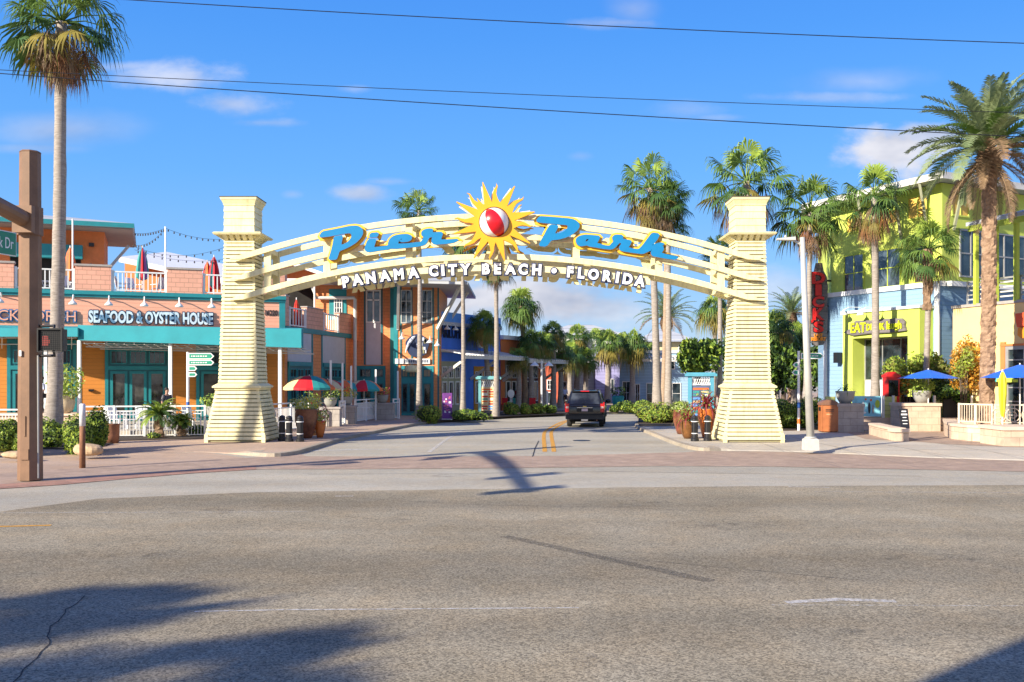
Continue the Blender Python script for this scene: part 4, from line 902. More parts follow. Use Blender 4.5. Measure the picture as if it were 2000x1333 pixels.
# round shell sign
M_shn = paint('navy sign board', (.02, .035, .09), .5); M_shw = paint('pale shell', (.55, .60, .72), .5); M_shy = paint('dull gold lettering', (.35, .33, .16), .5)
r = fB.rect(793, 838, 653, 698); cu = (r[0]+r[1])/2; cz_ = (r[2]+r[3])/2; rx = (r[1]-r[0])/2; rz = (r[3]-r[2])/2
mb = fB.mb(); n = 28; pts = [(cu+rx*cos(2*pi*k/n)*(1+.06*sin(5*2*pi*k/n)), cz_+rz*sin(2*pi*k/n)) for k in range(n)]
mb.add([(p[0], .22, p[1]) for p in pts]+[(p[0], .10, p[1]) for p in pts], [tuple(range(n)), tuple(range(2*n-1, n-1, -1))]+[(i, i+n, (i+1) % n+n, (i+1) % n) for i in range(n)], M_shn); sg = mb.build('shell_sign', tow)
mb = fB.mb()
for k in range(5):
    a0 = radians(110+k*17); p0 = (cu-rx*.05, cz_+rz*.75-k*.05); q = []
    for t in range(6):
        f_ = t/5; q.append((cu-rx*.15+cos(a0)*rx*.85*f_-rx*.15*sin(pi*f_), .26, cz_+rz*.8-f_*rz*(.3+.28*k)))
    mb.tube(q, [.03, .06, .07, .07, .06, .03], M_shw, 6)
mb.build('shell_ribs', sg)
wall_text(tow, fB, 'SHELL', 806, 835, 666, 678, M_shw, None, .23, .01, .01, name='sign_lettering') if False else None
mb = fB.mb(); random.seed(3)
for k in range(16):
    a = rnd(-.9, .9); mb.box(cu+rx*(.05+.7*abs(sin(k*1.7)))-.09, cu+rx*(.05+.7*abs(sin(k*1.7)))+.05, .225, .245, cz_+rz*.6*sin(k*2.3)-.12, cz_+rz*.6*sin(k*2.3)+.1, M_shy if k % 2 else M_shw)
mb.build('sign_pattern', sg)
r = fB.rect(772, 840, 701, 711); bn = panel(tow, fB, r, M_white, 'name_board', .05, .12)
wall_text(tow, fB, 'RESTAURANT & BAR', 790, 838, 703.5, 709, M_snav, None, .12, .01, .0, name='sign_lettering') if False else None
mb = fB.mb(); u0, u1 = fB.u(789), fB.u(838); zz = (r[2]+r[3])/2
for k in range(14): mb.box(u0+(u1-u0)*k/14, u0+(u1-u0)*(k+.6)/14, .121, .128, zz-.09, zz+.09, M_snav)
mb.build('name_board_marks', bn)
mb = fB.mb(); mb.lathe([(.02, .5), (.35, .42), (.42, .2), (.38, .02), (.02, 0)], (fB.u(806), .7, fB.z(806, 728)), paint('cream globe', (.72, .68, .42), .5), 14); mb.build('lantern', tow, smooth=True)
for px, py in ((788, 655), (842, 662), (866, 668)): gooseneck(tow, fB, min(fB.u(px), fB.L-.05), fB.z(px, py), .9)
# ================================================================ blue shop and the row behind it
q0 = Vector((X(857, 64.5), 64.5)); q1 = Vector((X(927, 68.7), 68.7)); dC = (q1-q0).normalized(); fC = Fr(q0-dC*.1, q0+dC*60)
blue = thing('blue_shop_building', (q0.x, 66, 0), 'cobalt blue shop wall with slim dark lettering above a white slatted canopy', 'building')
M_blue = paint('cobalt blue stucco', (.07, .20, .72), .8, .12, 1.0); M_blue2 = paint('lighter blue parapet', (.12, .34, .80), .8)
ub = fC.u(977); mb = fC.mb(); mb.box(0, ub, -6, 0, 0, 6.2, M_blue); mb.build('wall', blue)
mb = fC.mb(); mb.box(0, ub, -.4, .06, 6.202, 6.85, M_blue2); mb.box(0, ub, -.1, .14, 5.95, 6.2, M_greyp); mb.build('parapet', blue)
wall_text(blue, fC, 'CARILOHA', 853, 904, 636, 661, paint('slim dark letters', (.012, .02, .06), .5), None, .05, .03, .006, name='lettering')
for px in (870, 886, 920): gooseneck(blue, fC, fC.u(px, .4), 5.95, .55)
def canopy_c(parent, fr, x0, x1, z=4.25, brs=()):
    u0, u1 = fr.u(x0), fr.u(x1); mb = fr.mb(); mb.beam((u0, .1, z), (u1, .1, z), .12, .2, M_offwhite); mb.beam((u0, 2.2, z-.45), (u1, 2.2, z-.45), .12, .24, M_offwhite)
    n = int((u1-u0)/.35)
    for i in range(n): u = u0+(u1-u0)*(i+.5)/n; mb.beam((u, .12, z+.08), (u, 2.35, z-.32), .12, .06, M_white)
    c = mb.build('slatted_canopy', parent)
    nb = max(2, int((u1-u0)/2.8))
    for i in range(nb):
        u = u0+.15+(u1-u0-.3)*i/(nb-1); mb = fr.mb(); mb.beam((u, .05, z-1.9), (u, 2.1, z-.6), .12, .18, M_offwhite); mb.build('bracket', c)
canopy_c(blue, fC, 852, 977)
M_olive = paint('sage green joinery', (.34, .35, .24), .7); M_red2 = paint('red poster', (.42, .03, .03), .7)
def shopwin(parent, fr, x0, x1, fm, zt_=2.9, n=2, extra=True):
    u0, u1 = fr.u(x0), fr.u(x1); p = panel(parent, fr, (u0, u1, KH, zt_+.35), fm, 'shopfront', 0, .05)
    for i in range(n):
        w = (u1-u0)/n; a = u0+i*w; window(p, fr, (a+.12, a+w-.12, .6, 2.2), 1, 1, M_white, M_glass, 'shop_window', .08, .05, .05); window(p, fr, (a+.12, a+w-.12, 2.4, zt_), 2, 1, M_white, M_glass, 'transom_window', .06, .05, .05)
shopwin(blue, fC, 860, 898, M_olive, 3.2, 3); shopwin(blue, fC, 925, 974, paint('ochre shop fascia', (.55, .26, .03), .7), 2.9, 3)
mb = fC.mb(); u = fC.u(941, .4); z = fC.z(941, 660, .4); n = 24
mb.add([(u+cos(2*pi*k/n)*.75, .45, z+sin(2*pi*k/n)*.75) for k in range(n)]+[(u+cos(2*pi*k/n)*.75, .3, z+sin(2*pi*k/n)*.75) for k in range(n)], [tuple(range(n))]+[(i, i+n, (i+1) % n+n, (i+1) % n) for i in range(n)], M_white)
mb.add([(u+cos(2*pi*k/n)*.66, .47, z+sin(2*pi*k/n)*.66) for k in range(n)], [tuple(range(n))], M_red); mb.build('round_sign', blue)
orow = thing('orange_shop_building', (2, 80, 0), 'orange shop with sage green windows behind the sabal palms', 'building')
u1 = fC.u(1062); mb = fC.mb(); mb.box(ub+.01, u1, -6, .05, 0, 5.3, M_orangec); mb.box(ub, u1, -.2, .25, 5.3, 5.6, M_white); mb.build('wall', orow); canopy_c(orow, fC, 979, 1060, 4.1)
shopwin(orow, fC, 985, 1008, M_olive, 3.4, 2); shopwin(orow, fC, 1022, 1050, paint('deep blue shopfront', (.02, .06, .16), .6), 3.6, 2)
def block(name, x0, x1, Y, ytop, col, lab, wins, depth=8, canopy=None, roof=None, cat='building'):
    f = Fr((X(x0, Y), Y), (X(x1, Y), Y)); t = thing(name, (X((x0+x1)/2, Y), Y, 0), lab, cat); zt_ = Z(ytop, Y)
    mb = f.mb(); mb.box(0, f.L, -depth, 0, 0, zt_, col); mb.build('wall', t)
    mb = f.mb(); mb.box(-.1, f.L+.1, -depth-.1, .12, zt_, zt_+.28, M_white); mb.build('parapet', t)
    for a, b, c, d, m in wins: window(t, f, f.rect(a, b, c, d), 1 if m < 2 else 2, 1 if m < 2 else 2, M_white, M_glass, 'window', .08, .07)
    if canopy: canopy_c(t, f, canopy[0], canopy[1], canopy[2])
    if roof:
        ya, yb, ins = roof; za, zb = Z(ya, Y), Z(yb, Y); mb = f.mb()
        mb.add([(-.8, .9, za), (f.L+.8, .9, za), (f.L+.8, -depth-.9, za), (-.8, -depth-.9, za), (ins, -depth/2, zb), (f.L-ins, -depth/2, zb)], [(0,3,2,1),(0,1,5,4),(1,2,5),(2,3,4,5),(3,0,4)], M_roofm); mb.build('roof', t)
    return t
block('terracotta_shop_building', 1050, 1092, 88, 700, paint('terracotta stucco', (.55, .12, .06), .8), 'narrow terracotta shop front left of the dark vehicle', [(1068, 1080, 742, 762, 2), (1068, 1080, 766, 790, 1)])
block('peach_shop_building', 1086, 1112, 92, 690, paint('peach stucco', (.62, .40, .24), .8), 'narrow peach shop front just above the dark vehicle roof', [(1092, 1098, 715, 730, 1), (1101, 1107, 715, 730, 1), (1092, 1107, 745, 775, 2)])
block('grey_house_building', 1108, 1166, 96, 668, siding('grey white lap siding', (.58, .60, .62), .3, .05), 'pale grey boarded shop with small square windows', [(1120, 1128, 700, 720, 1), (1146, 1153, 725, 742, 1), (1122, 1130, 740, 752, 1), (1150, 1156, 700, 716, 1)], canopy=None)
block('lavender_house_building', 1163, 1210, 94, 672, siding('lavender lap siding', (.33, .32, .58), .3, .05), 'lavender boarded building with white corner boards', [(1192, 1200, 740, 770, 1)])
block('pale_blue_shop_building', 1206, 1345, 98, 690, siding('pale blue lap siding', (.30, .46, .62), .3, .05), 'pale blue shop row with white pergola behind the three slim trunks', [(1215, 1232, 745, 790, 2), (1240, 1250, 750, 790, 2), (1300, 1318, 700, 722, 1), (1262, 1290, 748, 790, 2), (1296, 1330, 748, 790, 2)], canopy=(1206, 1345, 4.6))
block('yellow_house_building', 1256, 1352, 108, 668, paint('pale yellow stucco', (.70, .60, .34), .8), 'pale yellow upper floor with grey hipped roof behind the palms', [(1268, 1280, 676, 690, 1), (1325, 1335, 676, 690, 1)], roof=(668, 640, 2.2))
block('long_roof_building', 1060, 1215, 140, 655, paint('distant pale stucco', (.55, .54, .50), .8), 'distant long building with a white curved ribbed roof', [], roof=(655, 632, 4))
# ================================================================ green and yellow building, right
Cc = Vector((X(1840, 50), 50)); Ee = Vector((X(1623, 57.4), 57.4)); fG = Fr(Ee, Cc); UG = fG.L
Re = Vector((X(2000, 53.4), 53.4)); fR = Fr(Cc, Cc+(Re-Cc)*2.4)
gb = thing('lime_green_building', (Cc.x, Cc.y, 0), 'lime green building with pale blue boarded ground floor and grey metal roof', 'building')
M_lime = paint('lime green stucco', (.54, .64, .11), .8, .06, 1.0, .1, 20); M_limed = paint('deep lime stucco', (.42, .50, .06), .8, .08, 1.0)
M_lbs = siding('powder blue lap siding', (.22, .36, .50), .22, .06, line=.8); M_shut = siding('orange shutter boards', (.78, .50, .10), 5.0, .05); M_wood = siding('grey plank sign', (.16, .14, .14), .18, .3)
mb = MB(); a = fG.T((0, 0, 0)); b = fG.T((UG, 0, 0)); c = fR.T((fR.L, 0, 0)); d = c+Vector((0, 12, 0)); e = a+Vector((2, 9, 0))
mb.slab([(a.x, a.y), (b.x, b.y), (c.x, c.y), (d.x, d.y), (e.x, e.y)], 7.3, 12.47, M_lime); mb.build('upper_wall', gb)
mb = MB(); a2 = fG.T((-.15, .3, 0)); b2 = fG.T((UG+.1, .3, 0)); c2 = fR.T((fR.L, .35, 0)); mb.slab([(a2.x, a2.y), (b2.x, b2.y), (c2.x, c2.y), (d.x, d.y), (e.x, e.y)], 0, 7.15, M_lbs); mb.build('lower_wall', gb)
mb = fG.mb(); mb.box(-.2, UG+.2, -.05, .42, 7.15, 7.4, M_white); mb.box(-.2, .02, .2, .38, 0, 7.149, M_white); mb.box(UG-.12, UG+.14, .302, .42, 0, 7.148, M_white); mb.build('white_trim', gb)
mb = fR.mb(); mb.box(.15, fR.L, -.05, .46, 7.15, 7.4, M_white); mb.build('white_trim', gb)
for r_ in ((1773, 1814, 382, 428), (1720, 1755, 410, 440), (1654, 1676, 424, 456)): window(gb, fG, fG.rect(*r_), 2, 1, M_lime, M_shut, 'shuttered_window', .08, .06, .0, .05, 'shutter')
window(gb, fR, fR.rect(1858, 1892, 379, 424), 2, 1, M_lime, M_shut, 'shuttered_window', .08, .06, .0, .05, 'shutter')
for r_ in ((1649, 1688, 497, 571), (1709, 1760, 486, 562), (1786, 1822, 478, 553)): window(gb, fG, fG.rect(*r_), 2, 2, M_limed, M_glassb, 'window', .07, .05, .0, .05)
r = fR.rect(1873, 2080, 470, 552); window(gb, fR, (r[0], r[1], 7.7, 10.2), 10, 2, M_greyst, M_glass, 'window_band', .08, .07, .0, .07)
# roof: hipped with wide eaves
rf = MB(); o_ = 1.15
p0 = fG.T((-1.2, o_, 12.5)); p1 = Vector((Cc.x-.55, Cc.y-1.25, 12.5)); p2 = fR.T((fR.L+1, o_, 12.5)); p3 = d+Vector((1, 1, 12.5)); p4 = e+Vector((-1, 1, 12.5)); r0 = Vector((22.5, 58, 14.0)); r1 = Vector((32, 61, 14.0)); th = Vector((0, 0, .28))
rf.add([p0, p1, p2, p3, p4, p0+th, p1+th, p2+th, p3+th, p4+th, r0, r1], [(0,4,3,2,1),(0,1,6,5),(1,2,7,6),(2,3,8,7),(3,4,9,8),(4,0,5,9),(5,6,10),(6,7,11,10),(7,8,11),(8,9,10,11),(9,5,10)], M_roofm); rfo = rf.build('roof', gb)
rf = MB(); 
for A_, B_ in ((p0, p1), (p1, p2)): rf.beam(A_+Vector((0, 0, .12)), B_+Vector((0, 0, .12)), .10, .34, M_offwhite)
rf.build('eave_fascia', rfo)
for f_, px0, py0, px1 in ((fG, 1811, 436, 1796), (fG, 1762, 470, 1746), (fG, 1688, 476, 1676), (fR, 1861, 450, 1884)):
    u = f_.u(px0); z0 = f_.z(px0, py0); mb = f_.mb(); mb.beam((u, .05, z0), (f_.u(px1, 1.0), 1.0, 12.5), .13, .13, M_olive); mb.build('eave_bracket', gb)
# porch roof on the right
Ya, Yb = 48.0, 43.9; ka = Vector((X(1861, Ya), Ya)); kb = Vector((X(2000, Yb), Yb)); kd = (kb-ka).normalized(); fK = Fr(ka, kb+kd*7)
mb = fK.mb(); u0 = fK.u(1896, 0); mb.add([(u0, .3, 9.72), (fK.L, .3, 9.72), (fK.L, -3.6, 10.6), (u0, -3.6, 10.6), (u0, .3, 9.9), (fK.L, .3, 9.9), (fK.L, -3.6, 10.8), (u0, -3.6, 10.8)], [(0,3,2,1),(4,5,6,7),(0,1,5,4),(1,2,6,5),(2,3,7,6),(3,0,4,7)], M_roofm); po = mb.build('porch_roof', gb)
mb = fK.mb(); mb.box(u0+.1, fK.L, .2, .28, 9.45, 9.71, M_limed); mb.build('porch_fascia', po)
for px in (1906, 1945, 1985):
    u = fK.u(px); mb = fK.mb(); mb.box(u-.09, u+.09, -.1, .08, 5.95, 9.6, M_limed); mb.build('porch_post', gb)
# portal
dP = 1.25
mb = fG.mb(); uA, uB = fG.u(1646, dP), fG.u(1796, dP); oA, oB = fG.u(1665, dP), fG.u(1773, dP); ztp = fG.z(1720, 608, dP); zop = fG.z(1720, 659, dP)
mb.box(uA, oA, .3, dP, 0, zop, M_lime); mb.box(oB, uB, .3, dP, 0, zop, M_lime); mb.box(uA, uB, .3, dP-.001, zop+.001, ztp, M_lime); po = mb.build('portal', gb)
mb = fG.mb(); mb.box(uA-.08, uB+.08, .3, dP+.1, ztp+.001, ztp+.14, M_white); mb.build('portal_coping', po)
window(po, fG, (oA+.001, oB-.001, 0.05, zop-.01), 3, 2, M_greyst, M_glass, 'glass_entrance', .07, .06, .32, .05)
mb = fG.mb(); u0 = fG.u(1690, .45); u1 = fG.u(1756, .45); mb.box(u0, u1, .42, .45, .5, 2.3, M_greyp); mb.build('frosted_panel', po)
# plank arrow sign
ps = [(fG.u(a, dP+.12), fG.z(a, b, dP+.12)) for a, b in ((1648, 650), (1661, 643), (1664, 636), (1672, 627), (1700, 626), (1732, 623), (1762, 622), (1768, 628), (1767, 636), (1770, 646), (1742, 650), (1700, 652), (1667, 656))]
mb = fG.mb(); n = len(ps); mb.add([(p[0], dP+.16, p[1]) for p in ps]+[(p[0], dP+.03, p[1]) for p in ps], [tuple(range(n)), tuple(range(2*n-1, n-1, -1))]+[(i, i+n, (i+1) % n+n, (i+1) % n) for i in range(n)], M_wood); sg = mb.build('plank_sign', gb)
M_ylet = paint('acid yellow lettering', (.72, .80, .02), .5)
for body, x0, x1, y0, y1 in (('EAT', 1662, 1691, 631, 650), ('DRINK', 1693, 1728, 632, 645), ('laugh', 1732, 1761, 627, 648)): wall_text(sg, fG, body, x0, x1, y0, y1, M_ylet, M_black, dP+.18, .02, .02, .02, 'sign_lettering')
for px in (1664, 1697, 1728): gooseneck(gb, fG, fG.u(px, dP), fG.z(px, 604, dP)-0.05, dP+.6)
mb = fG.mb(); u = fG.u(1641, .4); mb.box(u-.18, u+.12, .35, .75, 3.3, 3.9, M_black); mb.build('speaker', gb)
# ---- cream lower wing
cw = thing('cream_wing_building', (ka.x+3, 46, 0), 'cream yellow wing with balcony rails and glazed roll up door', 'building')
M_cr = paint('cream yellow stucco', (.80, .60, .27), .8, .05, 1.0, .1, 20)
mb = fK.mb(); mb.box(0, fK.L, -5, 0, 0, 5.85, M_cr); mb.build('wall', cw)
mb = fK.mb(); mb.box(-.05, fK.L, -5, .07, 5.852, 5.99, M_capg); mb.build('coping', cw)
mb = fK.mb(); u0 = fK.u(1881); mb.box(u0, fK.L, -.28, -.20, 7.05, 7.13, M_greyst)
for k in range(4): mb.box(u0, fK.L, -.26, -.22, 6.2+k*.22, 6.27+k*.22, M_offwhite)
for k in range(8): u = u0+.05+k*1.6; mb.box(u-.04, u+.04, -.279, -.201, 5.99, 7.049, M_greyst)
mb.build('balcony_railing', cw)
r = fK.rect(1966, 2120, 674, 800); window(cw, fK, (r[0], r[1], .1, r[3]), 4, 6, M_greyst, M_glass, 'roll_up_door', .16, .08, .0, .06)
mb = fK.mb(); mb.box(r[0]-.28, r[0]-.01, .0, .1, .1, r[3]+.2, M_orangec); mb.box(r[0]-.28, r[1], .0, .12, r[3]+.01, r[3]+.1, M_orangec); mb.build('door_surround', cw)
M_rs = paint('red orange sign', (.80, .10, .03), .5, .1); M_os = paint('orange sign board', (.85, .28, .02), .5, .1)
ps1 = [(1986, 613), (2030, 608), (2030, 632), (2010, 636), (1990, 640), (1987, 628)]; ps2 = [(1990, 641), (2030, 636), (2030, 658), (1996, 661), (1989, 655)]
so = None
for ps_, mt, dd in ((ps1, M_rs, .3), (ps2, M_os, .26)):
    q = [(fK.u(a, .2), fK.z(a, b, .2)) for a, b in ps_]; n = len(q); mb = fK.mb()
    mb.add([(p[0], dd, p[1]) for p in q]+[(p[0], .05, p[1]) for p in q], [tuple(range(n)), tuple(range(2*n-1, n-1, -1))]+[(i, i+n, (i+1) % n+n, (i+1) % n) for i in range(n)], mt)
    so = mb.build('wall_sign', cw)
wall_text(so, fK, 'T', 1991, 1996, 622, 630, M_black, None, .31, .01, .02, name='sign_lettering') if False else None
# ---- tall hanging sign
YD = 57.0; ds = thing('vertical_sign', (X(1600, YD), YD, Z(675, YD)), 'tall grey upright sign with stacked red letters hung off the green building', 'sign')
pts = [(1595, 514), (1606, 514), (1609, 530), (1615, 541), (1617, 560), (1615, 585), (1617, 610), (1616, 640), (1615, 662), (1608, 674), (1594, 676), (1584, 664), (1583, 640), (1585, 600), (1583, 570), (1585, 545), (1591, 532)]
mb = MB(); mb.prism([(X(a, YD), Z(b, YD)) for a, b in pts], YD, YD+.25, M_wood); mb.build('board', ds)
fD = Fr((X(1580, YD), YD), (X(1620, YD), YD))
M_rl = paint('red letter', (.62, .015, .015), .4)
for ch, x0, x1, y0, y1 in (('D', 1585, 1611, 532, 555), ('I', 1592, 1604, 556, 578), ('C', 1586, 1609, 579, 601), ('K', 1587, 1609, 602, 626), ('\u2019', 1584, 1588, 625, 631), ('S', 1589, 1608, 628, 650)):
    wall_text(ds, fD, ch, x0, x1, y0, y1, M_rl, M_black, .04, .05, .045, .03, 'letter')
wall_text(ds, fD, 'LAST', 1590, 1607, 652, 658, M_os, None, .04, .03, .03, .0, 'lettering'); wall_text(ds, fD, 'RESORT', 1584, 1613, 659, 666, M_os, None, .04, .03, .03, .0, 'lettering')
mb = MB()
for py in (548, 598, 648): mb.tube([(X(1612, YD), YD+.12, Z(py, YD)), (X(1626, YD), YD+.3, Z(py, YD))], .06, M_black, 8)
mb.build('bracket', ds)
# ================================================================ palms, trees, shrubs
L_y = leafmat('bright young frond', (.24, .36, .05), (.40, .50, .09), .3); L_g = leafmat('green frond', (.075, .155, .03), (.18, .28, .06), .28)
L_d = leafmat('dark green frond', (.03, .08, .02), (.08, .15, .04), .22); L_o = leafmat('yellowing frond', (.20, .17, .03), (.32, .26, .06), .3)
L_b = leafmat('dead brown frond', (.16, .10, .055), (.34, .23, .13), .2); L_b2 = leafmat('rusty dead frond', (.20, .075, .03), (.30, .14, .06), .2)
L_date = leafmat('grey green feather frond', (.15, .21, .09), (.32, .38, .19), .25)
def bark_mat(name, c1, c2, ring=9.0, spec=.2):
    m, nt, b = _mat(name); L = nt.links; c = nd(nt, 'ShaderNodeTexCoord'); mp = nd(nt, 'ShaderNodeMapping'); mp.inputs['Scale'].default_value = (1.5, 1.5, ring); L.new(c.outputs['Object'], mp.inputs[0])
    n = nd(nt, 'ShaderNodeTexNoise'); n.inputs['Scale'].default_value = 2.2; n.inputs['Detail'].default_value = 8; n.inputs['Roughness'].default_value = .75; L.new(mp.outputs[0], n.inputs['Vector'])
    r = nd(nt, 'ShaderNodeValToRGB'); r.color_ramp.elements[0].position = .35; r.color_ramp.elements[1].position = .65; r.color_ramp.elements[0].color = rgb(c1); r.color_ramp.elements[1].color = rgb(c2)
    L.new(n.outputs[0], r.inputs[0]); L.new(r.outputs[0], b.inputs['Base Color']); b.inputs['Roughness'].default_value = .9
    bp = nd(nt, 'ShaderNodeBump'); bp.inputs['Strength'].default_value = .8; bp.inputs['Distance'].default_value = .03; L.new(n.outputs[0], bp.inputs['Height']); L.new(bp.outputs[0], b.inputs['Normal']); return m
B_grey = bark_mat('grey ringed palm bark', (.20, .17, .145), (.42, .37, .32)); B_tan = bark_mat('tan palm bark', (.26, .18, .12), (.46, .34, .24)); B_boot = bark_mat('brown palm boots', (.13, .075, .04), (.36, .24, .15), 2.0); B_tree = bark_mat('brown tree bark', (.06, .045, .03), (.14, .10, .07), .6)
def fan(mb, hub, fwd, up, R_, mat, rng, nseg=22, droop=.5, spread=2.05, w=.9, fold=.25):
    """one palmate leaf: pointed segments spreading from the hub, tips bending down"""
    side = fwd.cross(up).normalized(); vs = []; fs = []
    for i in range(nseg):
        a = (-1+2*i/(nseg-1))*spread+rng.uniform(-.05, .05); rr = R_*(1-.25*(abs(a)/spread)**2)*rng.uniform(.88, 1.08)
        d = fwd*cos(a)+side*sin(a); t = -fwd*sin(a)+side*cos(a); hw = rr*spread/nseg*w*.62
        d = (d+up*(.15*cos(2*a)-fold*abs(sin(a)))).normalized()
        p1 = hub+d*rr*.5; dr = droop*rr*rng.uniform(.7, 1.3)
        p2 = hub+d*rr*.80+Vector((0, 0, -dr*.28)); p3 = hub+d*rr*.97+Vector((0, 0, -dr))
        o = len(vs); k = up*(hw*.5)
        vs += [hub, p1-t*hw+k, p1+t*hw+k*(-.3), p2-t*hw*.6, p2+t*hw*.6, p3]
        fs += [(o, o+1, o+2), (o+1, o+3, o+4, o+2), (o+3, o+5, o+4)]
    mb.add(vs, fs, mat)
def fan_crown(mb, c, R_, rng, n=34, dead=26, pet=.55, mats=None, low=-.5, top=1.45, droop=.5, skirt_len=1.0, skirt=None):
    c = Vector(c); mats = mats or (L_y, L_g, L_g, L_d)
    for i in range(n):
        t = i/(n-1); el = top+(low-top)*t**.85; az = i*2.39996+rng.uniform(-.25, .25); el += rng.uniform(-.2, .2)
        d = Vector((cos(az)*cos(el), sin(az)*cos(el), sin(el))); pl = R_*pet*rng.uniform(.72, 1.22); bend = .10+.14*t
        p1 = c+d*pl*.5; p2 = c+d*pl+Vector((0, 0, -pl*bend)); fr = R_*rng.uniform(.40, .60)
        mt = mats[0] if t < .14 else (mats[1] if rng.random() < .5 else mats[2 if t < .55 else 3])
        if t > .75 and rng.random() < .3: mt = L_o
        mb.tube([c, p1, p2], [.035*R_/2, .022*R_/2, .014*R_/2], mt, 4, False)
        f2 = (d+Vector((0, 0, (-.12-.45*t) if droop < .7 else (-.35-.5*t)))).normalized(); sd = f2.cross(Vector((0, 0, 1)));
        if sd.length < .1: sd = Vector((1, 0, 0))
        up = sd.normalized().cross(f2).normalized(); up = (up+sd.normalized()*rng.uniform(-.35, .35)).normalized()
        fan(mb, p2, f2, up, fr, mt, rng, 20, droop*rng.uniform(.6, 1.7), 1.9, .8)
    sk = skirt or mb
    for i in range(dead):
        t = i/max(1, dead-1); az = i*2.39996; el = -.55-.9*t; d = Vector((cos(az)*cos(el), sin(az)*cos(el), sin(el))); o = Vector((cos(az), sin(az), 0))*R_*.08
        pl = R_*rng.uniform(.3, .7)*skirt_len; p2 = c+o+d*pl-Vector((0, 0, R_*.25*t*skirt_len)); mt = L_b if rng.random() < .72 else (L_b2 if rng.random() < .5 else L_o)
        f2 = (d+Vector((0, 0, -1.6))).normalized(); sd = f2.cross(Vector((cos(az+1.57), sin(az+1.57), 0))); up = sd.normalized() if sd.length > .1 else Vector((1, 0, 0))
        fan(sk, p2, f2, up, R_*rng.uniform(.30, .48)*skirt_len, mt, rng, 16, .4, .8, .55, .6)
def trunk(mb, base, top, r0, r1, mat, rng, wob=.0, flare=1.3, n=14, rings=26, rough=.075, boots=0.0):
    base = Vector(base); top = Vector(top); vs = []; N = rings
    for i in range(N+1):
        t = i/N; p = base.lerp(top, t)+Vector((sin(t*pi)*wob, sin(t*pi*1.3)*wob*.5, 0)); r = r0+(r1-r0)*t; r *= 1+(flare-1)*math.exp(-t*N*.45)
        for k in range(n):
            a = 2*pi*k/n; q = 1+rough*rng.uniform(-1, 1)
            if boots: q += boots*(1 if (k+i*3+int(i*.37)) % 3 == 0 else -.25)*rng.uniform(.5, 1.3)
            vs.append((p.x+cos(a)*r*q, p.y+sin(a)*r*q, p.z))
    mb.add(vs, [(i*n+k, i*n+(k+1) % n, (i+1)*n+(k+1) % n, (i+1)*n+k) for i in range(N) for k in range(n)]+[tuple(N*n+k for k in range(n))], mat)
def fan_palm(name, px, py_base, Y, pyc, rpx, lab, seed, tw=9, lean=0, dead=26, group=None, cat='palm', kind='W', boots=False, skirt=1.0, zb=0.0, top=1.45, low=-.5, n=36, tmat=None, x=None):
    rng = random.Random(seed); xb = X(px, Y) if x is None else x; R_ = rpx*Y/F; zc = Z(pyc, Y); xt = X(px+lean, Y) if x is None else x+lean
    t = thing(name, (xb, Y, zb), lab, cat, group)
    mb = MB(); r = tw*Y/F/2; trunk(mb, (xb, Y, zb), (xt, Y, zc), r*1.15, r*.82, tmat or B_grey, rng, .06, 1.6); mb.build('trunk', t, smooth=True)
    if boots:
        mb = MB(); trunk(mb, (xb+(xt-xb)*.72, Y, zb+(zc-zb)*.66), (xt, Y, zc), r*1.25, r*1.6, B_boot, rng, 0, 1.0, 14, 22, .12, .28); mb.build('leaf_boots', t)
    mb = MB(); sk = MB()
    if kind == 'W': fan_crown(mb, (xt, Y, zc), R_, rng, int(n*.86), dead, .66, None, low, top, .42, skirt, sk)
    else: fan_crown(mb, (xt, Y, zc), R_, rng, n+6, dead, .5, (L_y, L_g, L_d, L_o), -.75, 1.5, .75, skirt*.7, sk)
    mb.build('crown', t)
    if sk.v: sk.build('dead_frond_skirt', t)
    return t
def feather(mb, base, az, el, Lr, mat, rng, curve=1.0, nl=34, lw=.045, ll=.42):
    base = Vector(base); d = Vector((cos(az)*cos(el), sin(az)*cos(el), sin(el))); h = Vector((cos(az), sin(az), 0)); sd = Vector((-sin(az), cos(az), 0)); pts = []; N = 12; p = base.copy(); e = el
    for i in range(N+1):
        pts.append(p.copy()); e = el-curve*(i/N)**1.2*1.15; p += (h*cos(e)+Vector((0, 0, sin(e))))*Lr/N
    mb.tube(pts, [.035*(1-.85*i/N) for i in range(N+1)], mat, 4, False); vs = []; fs = []
    for i in range(nl):
        t = .12+.88*i/(nl-1); k = t*N; j = min(N-1, int(k)); q = pts[j].lerp(pts[j+1], k-j); tg = (pts[j+1]-pts[j]).normalized(); nrm = sd.cross(tg).normalized()
        if nrm.z < 0: nrm = -nrm
        ln = ll*(sin(pi*(.12+.83*t))**.6)*rng.uniform(.85, 1.1)
        for s in (-1, 1):
            dd = (tg*.75+sd*s*.85+nrm*rng.uniform(.15, .5)).normalized(); m = q+dd*ln*.55; tip = q+dd*ln+Vector((0, 0, -ln*.22)); w = tg*lw; o = len(vs)
            vs += [q-w*.5, q+w*.5, m+w*.7, m-w*.7, tip]; fs += [(o, o+1, o+2, o+3), (o+3, o+2, o+4)]
    mb.add(vs, fs, mat)
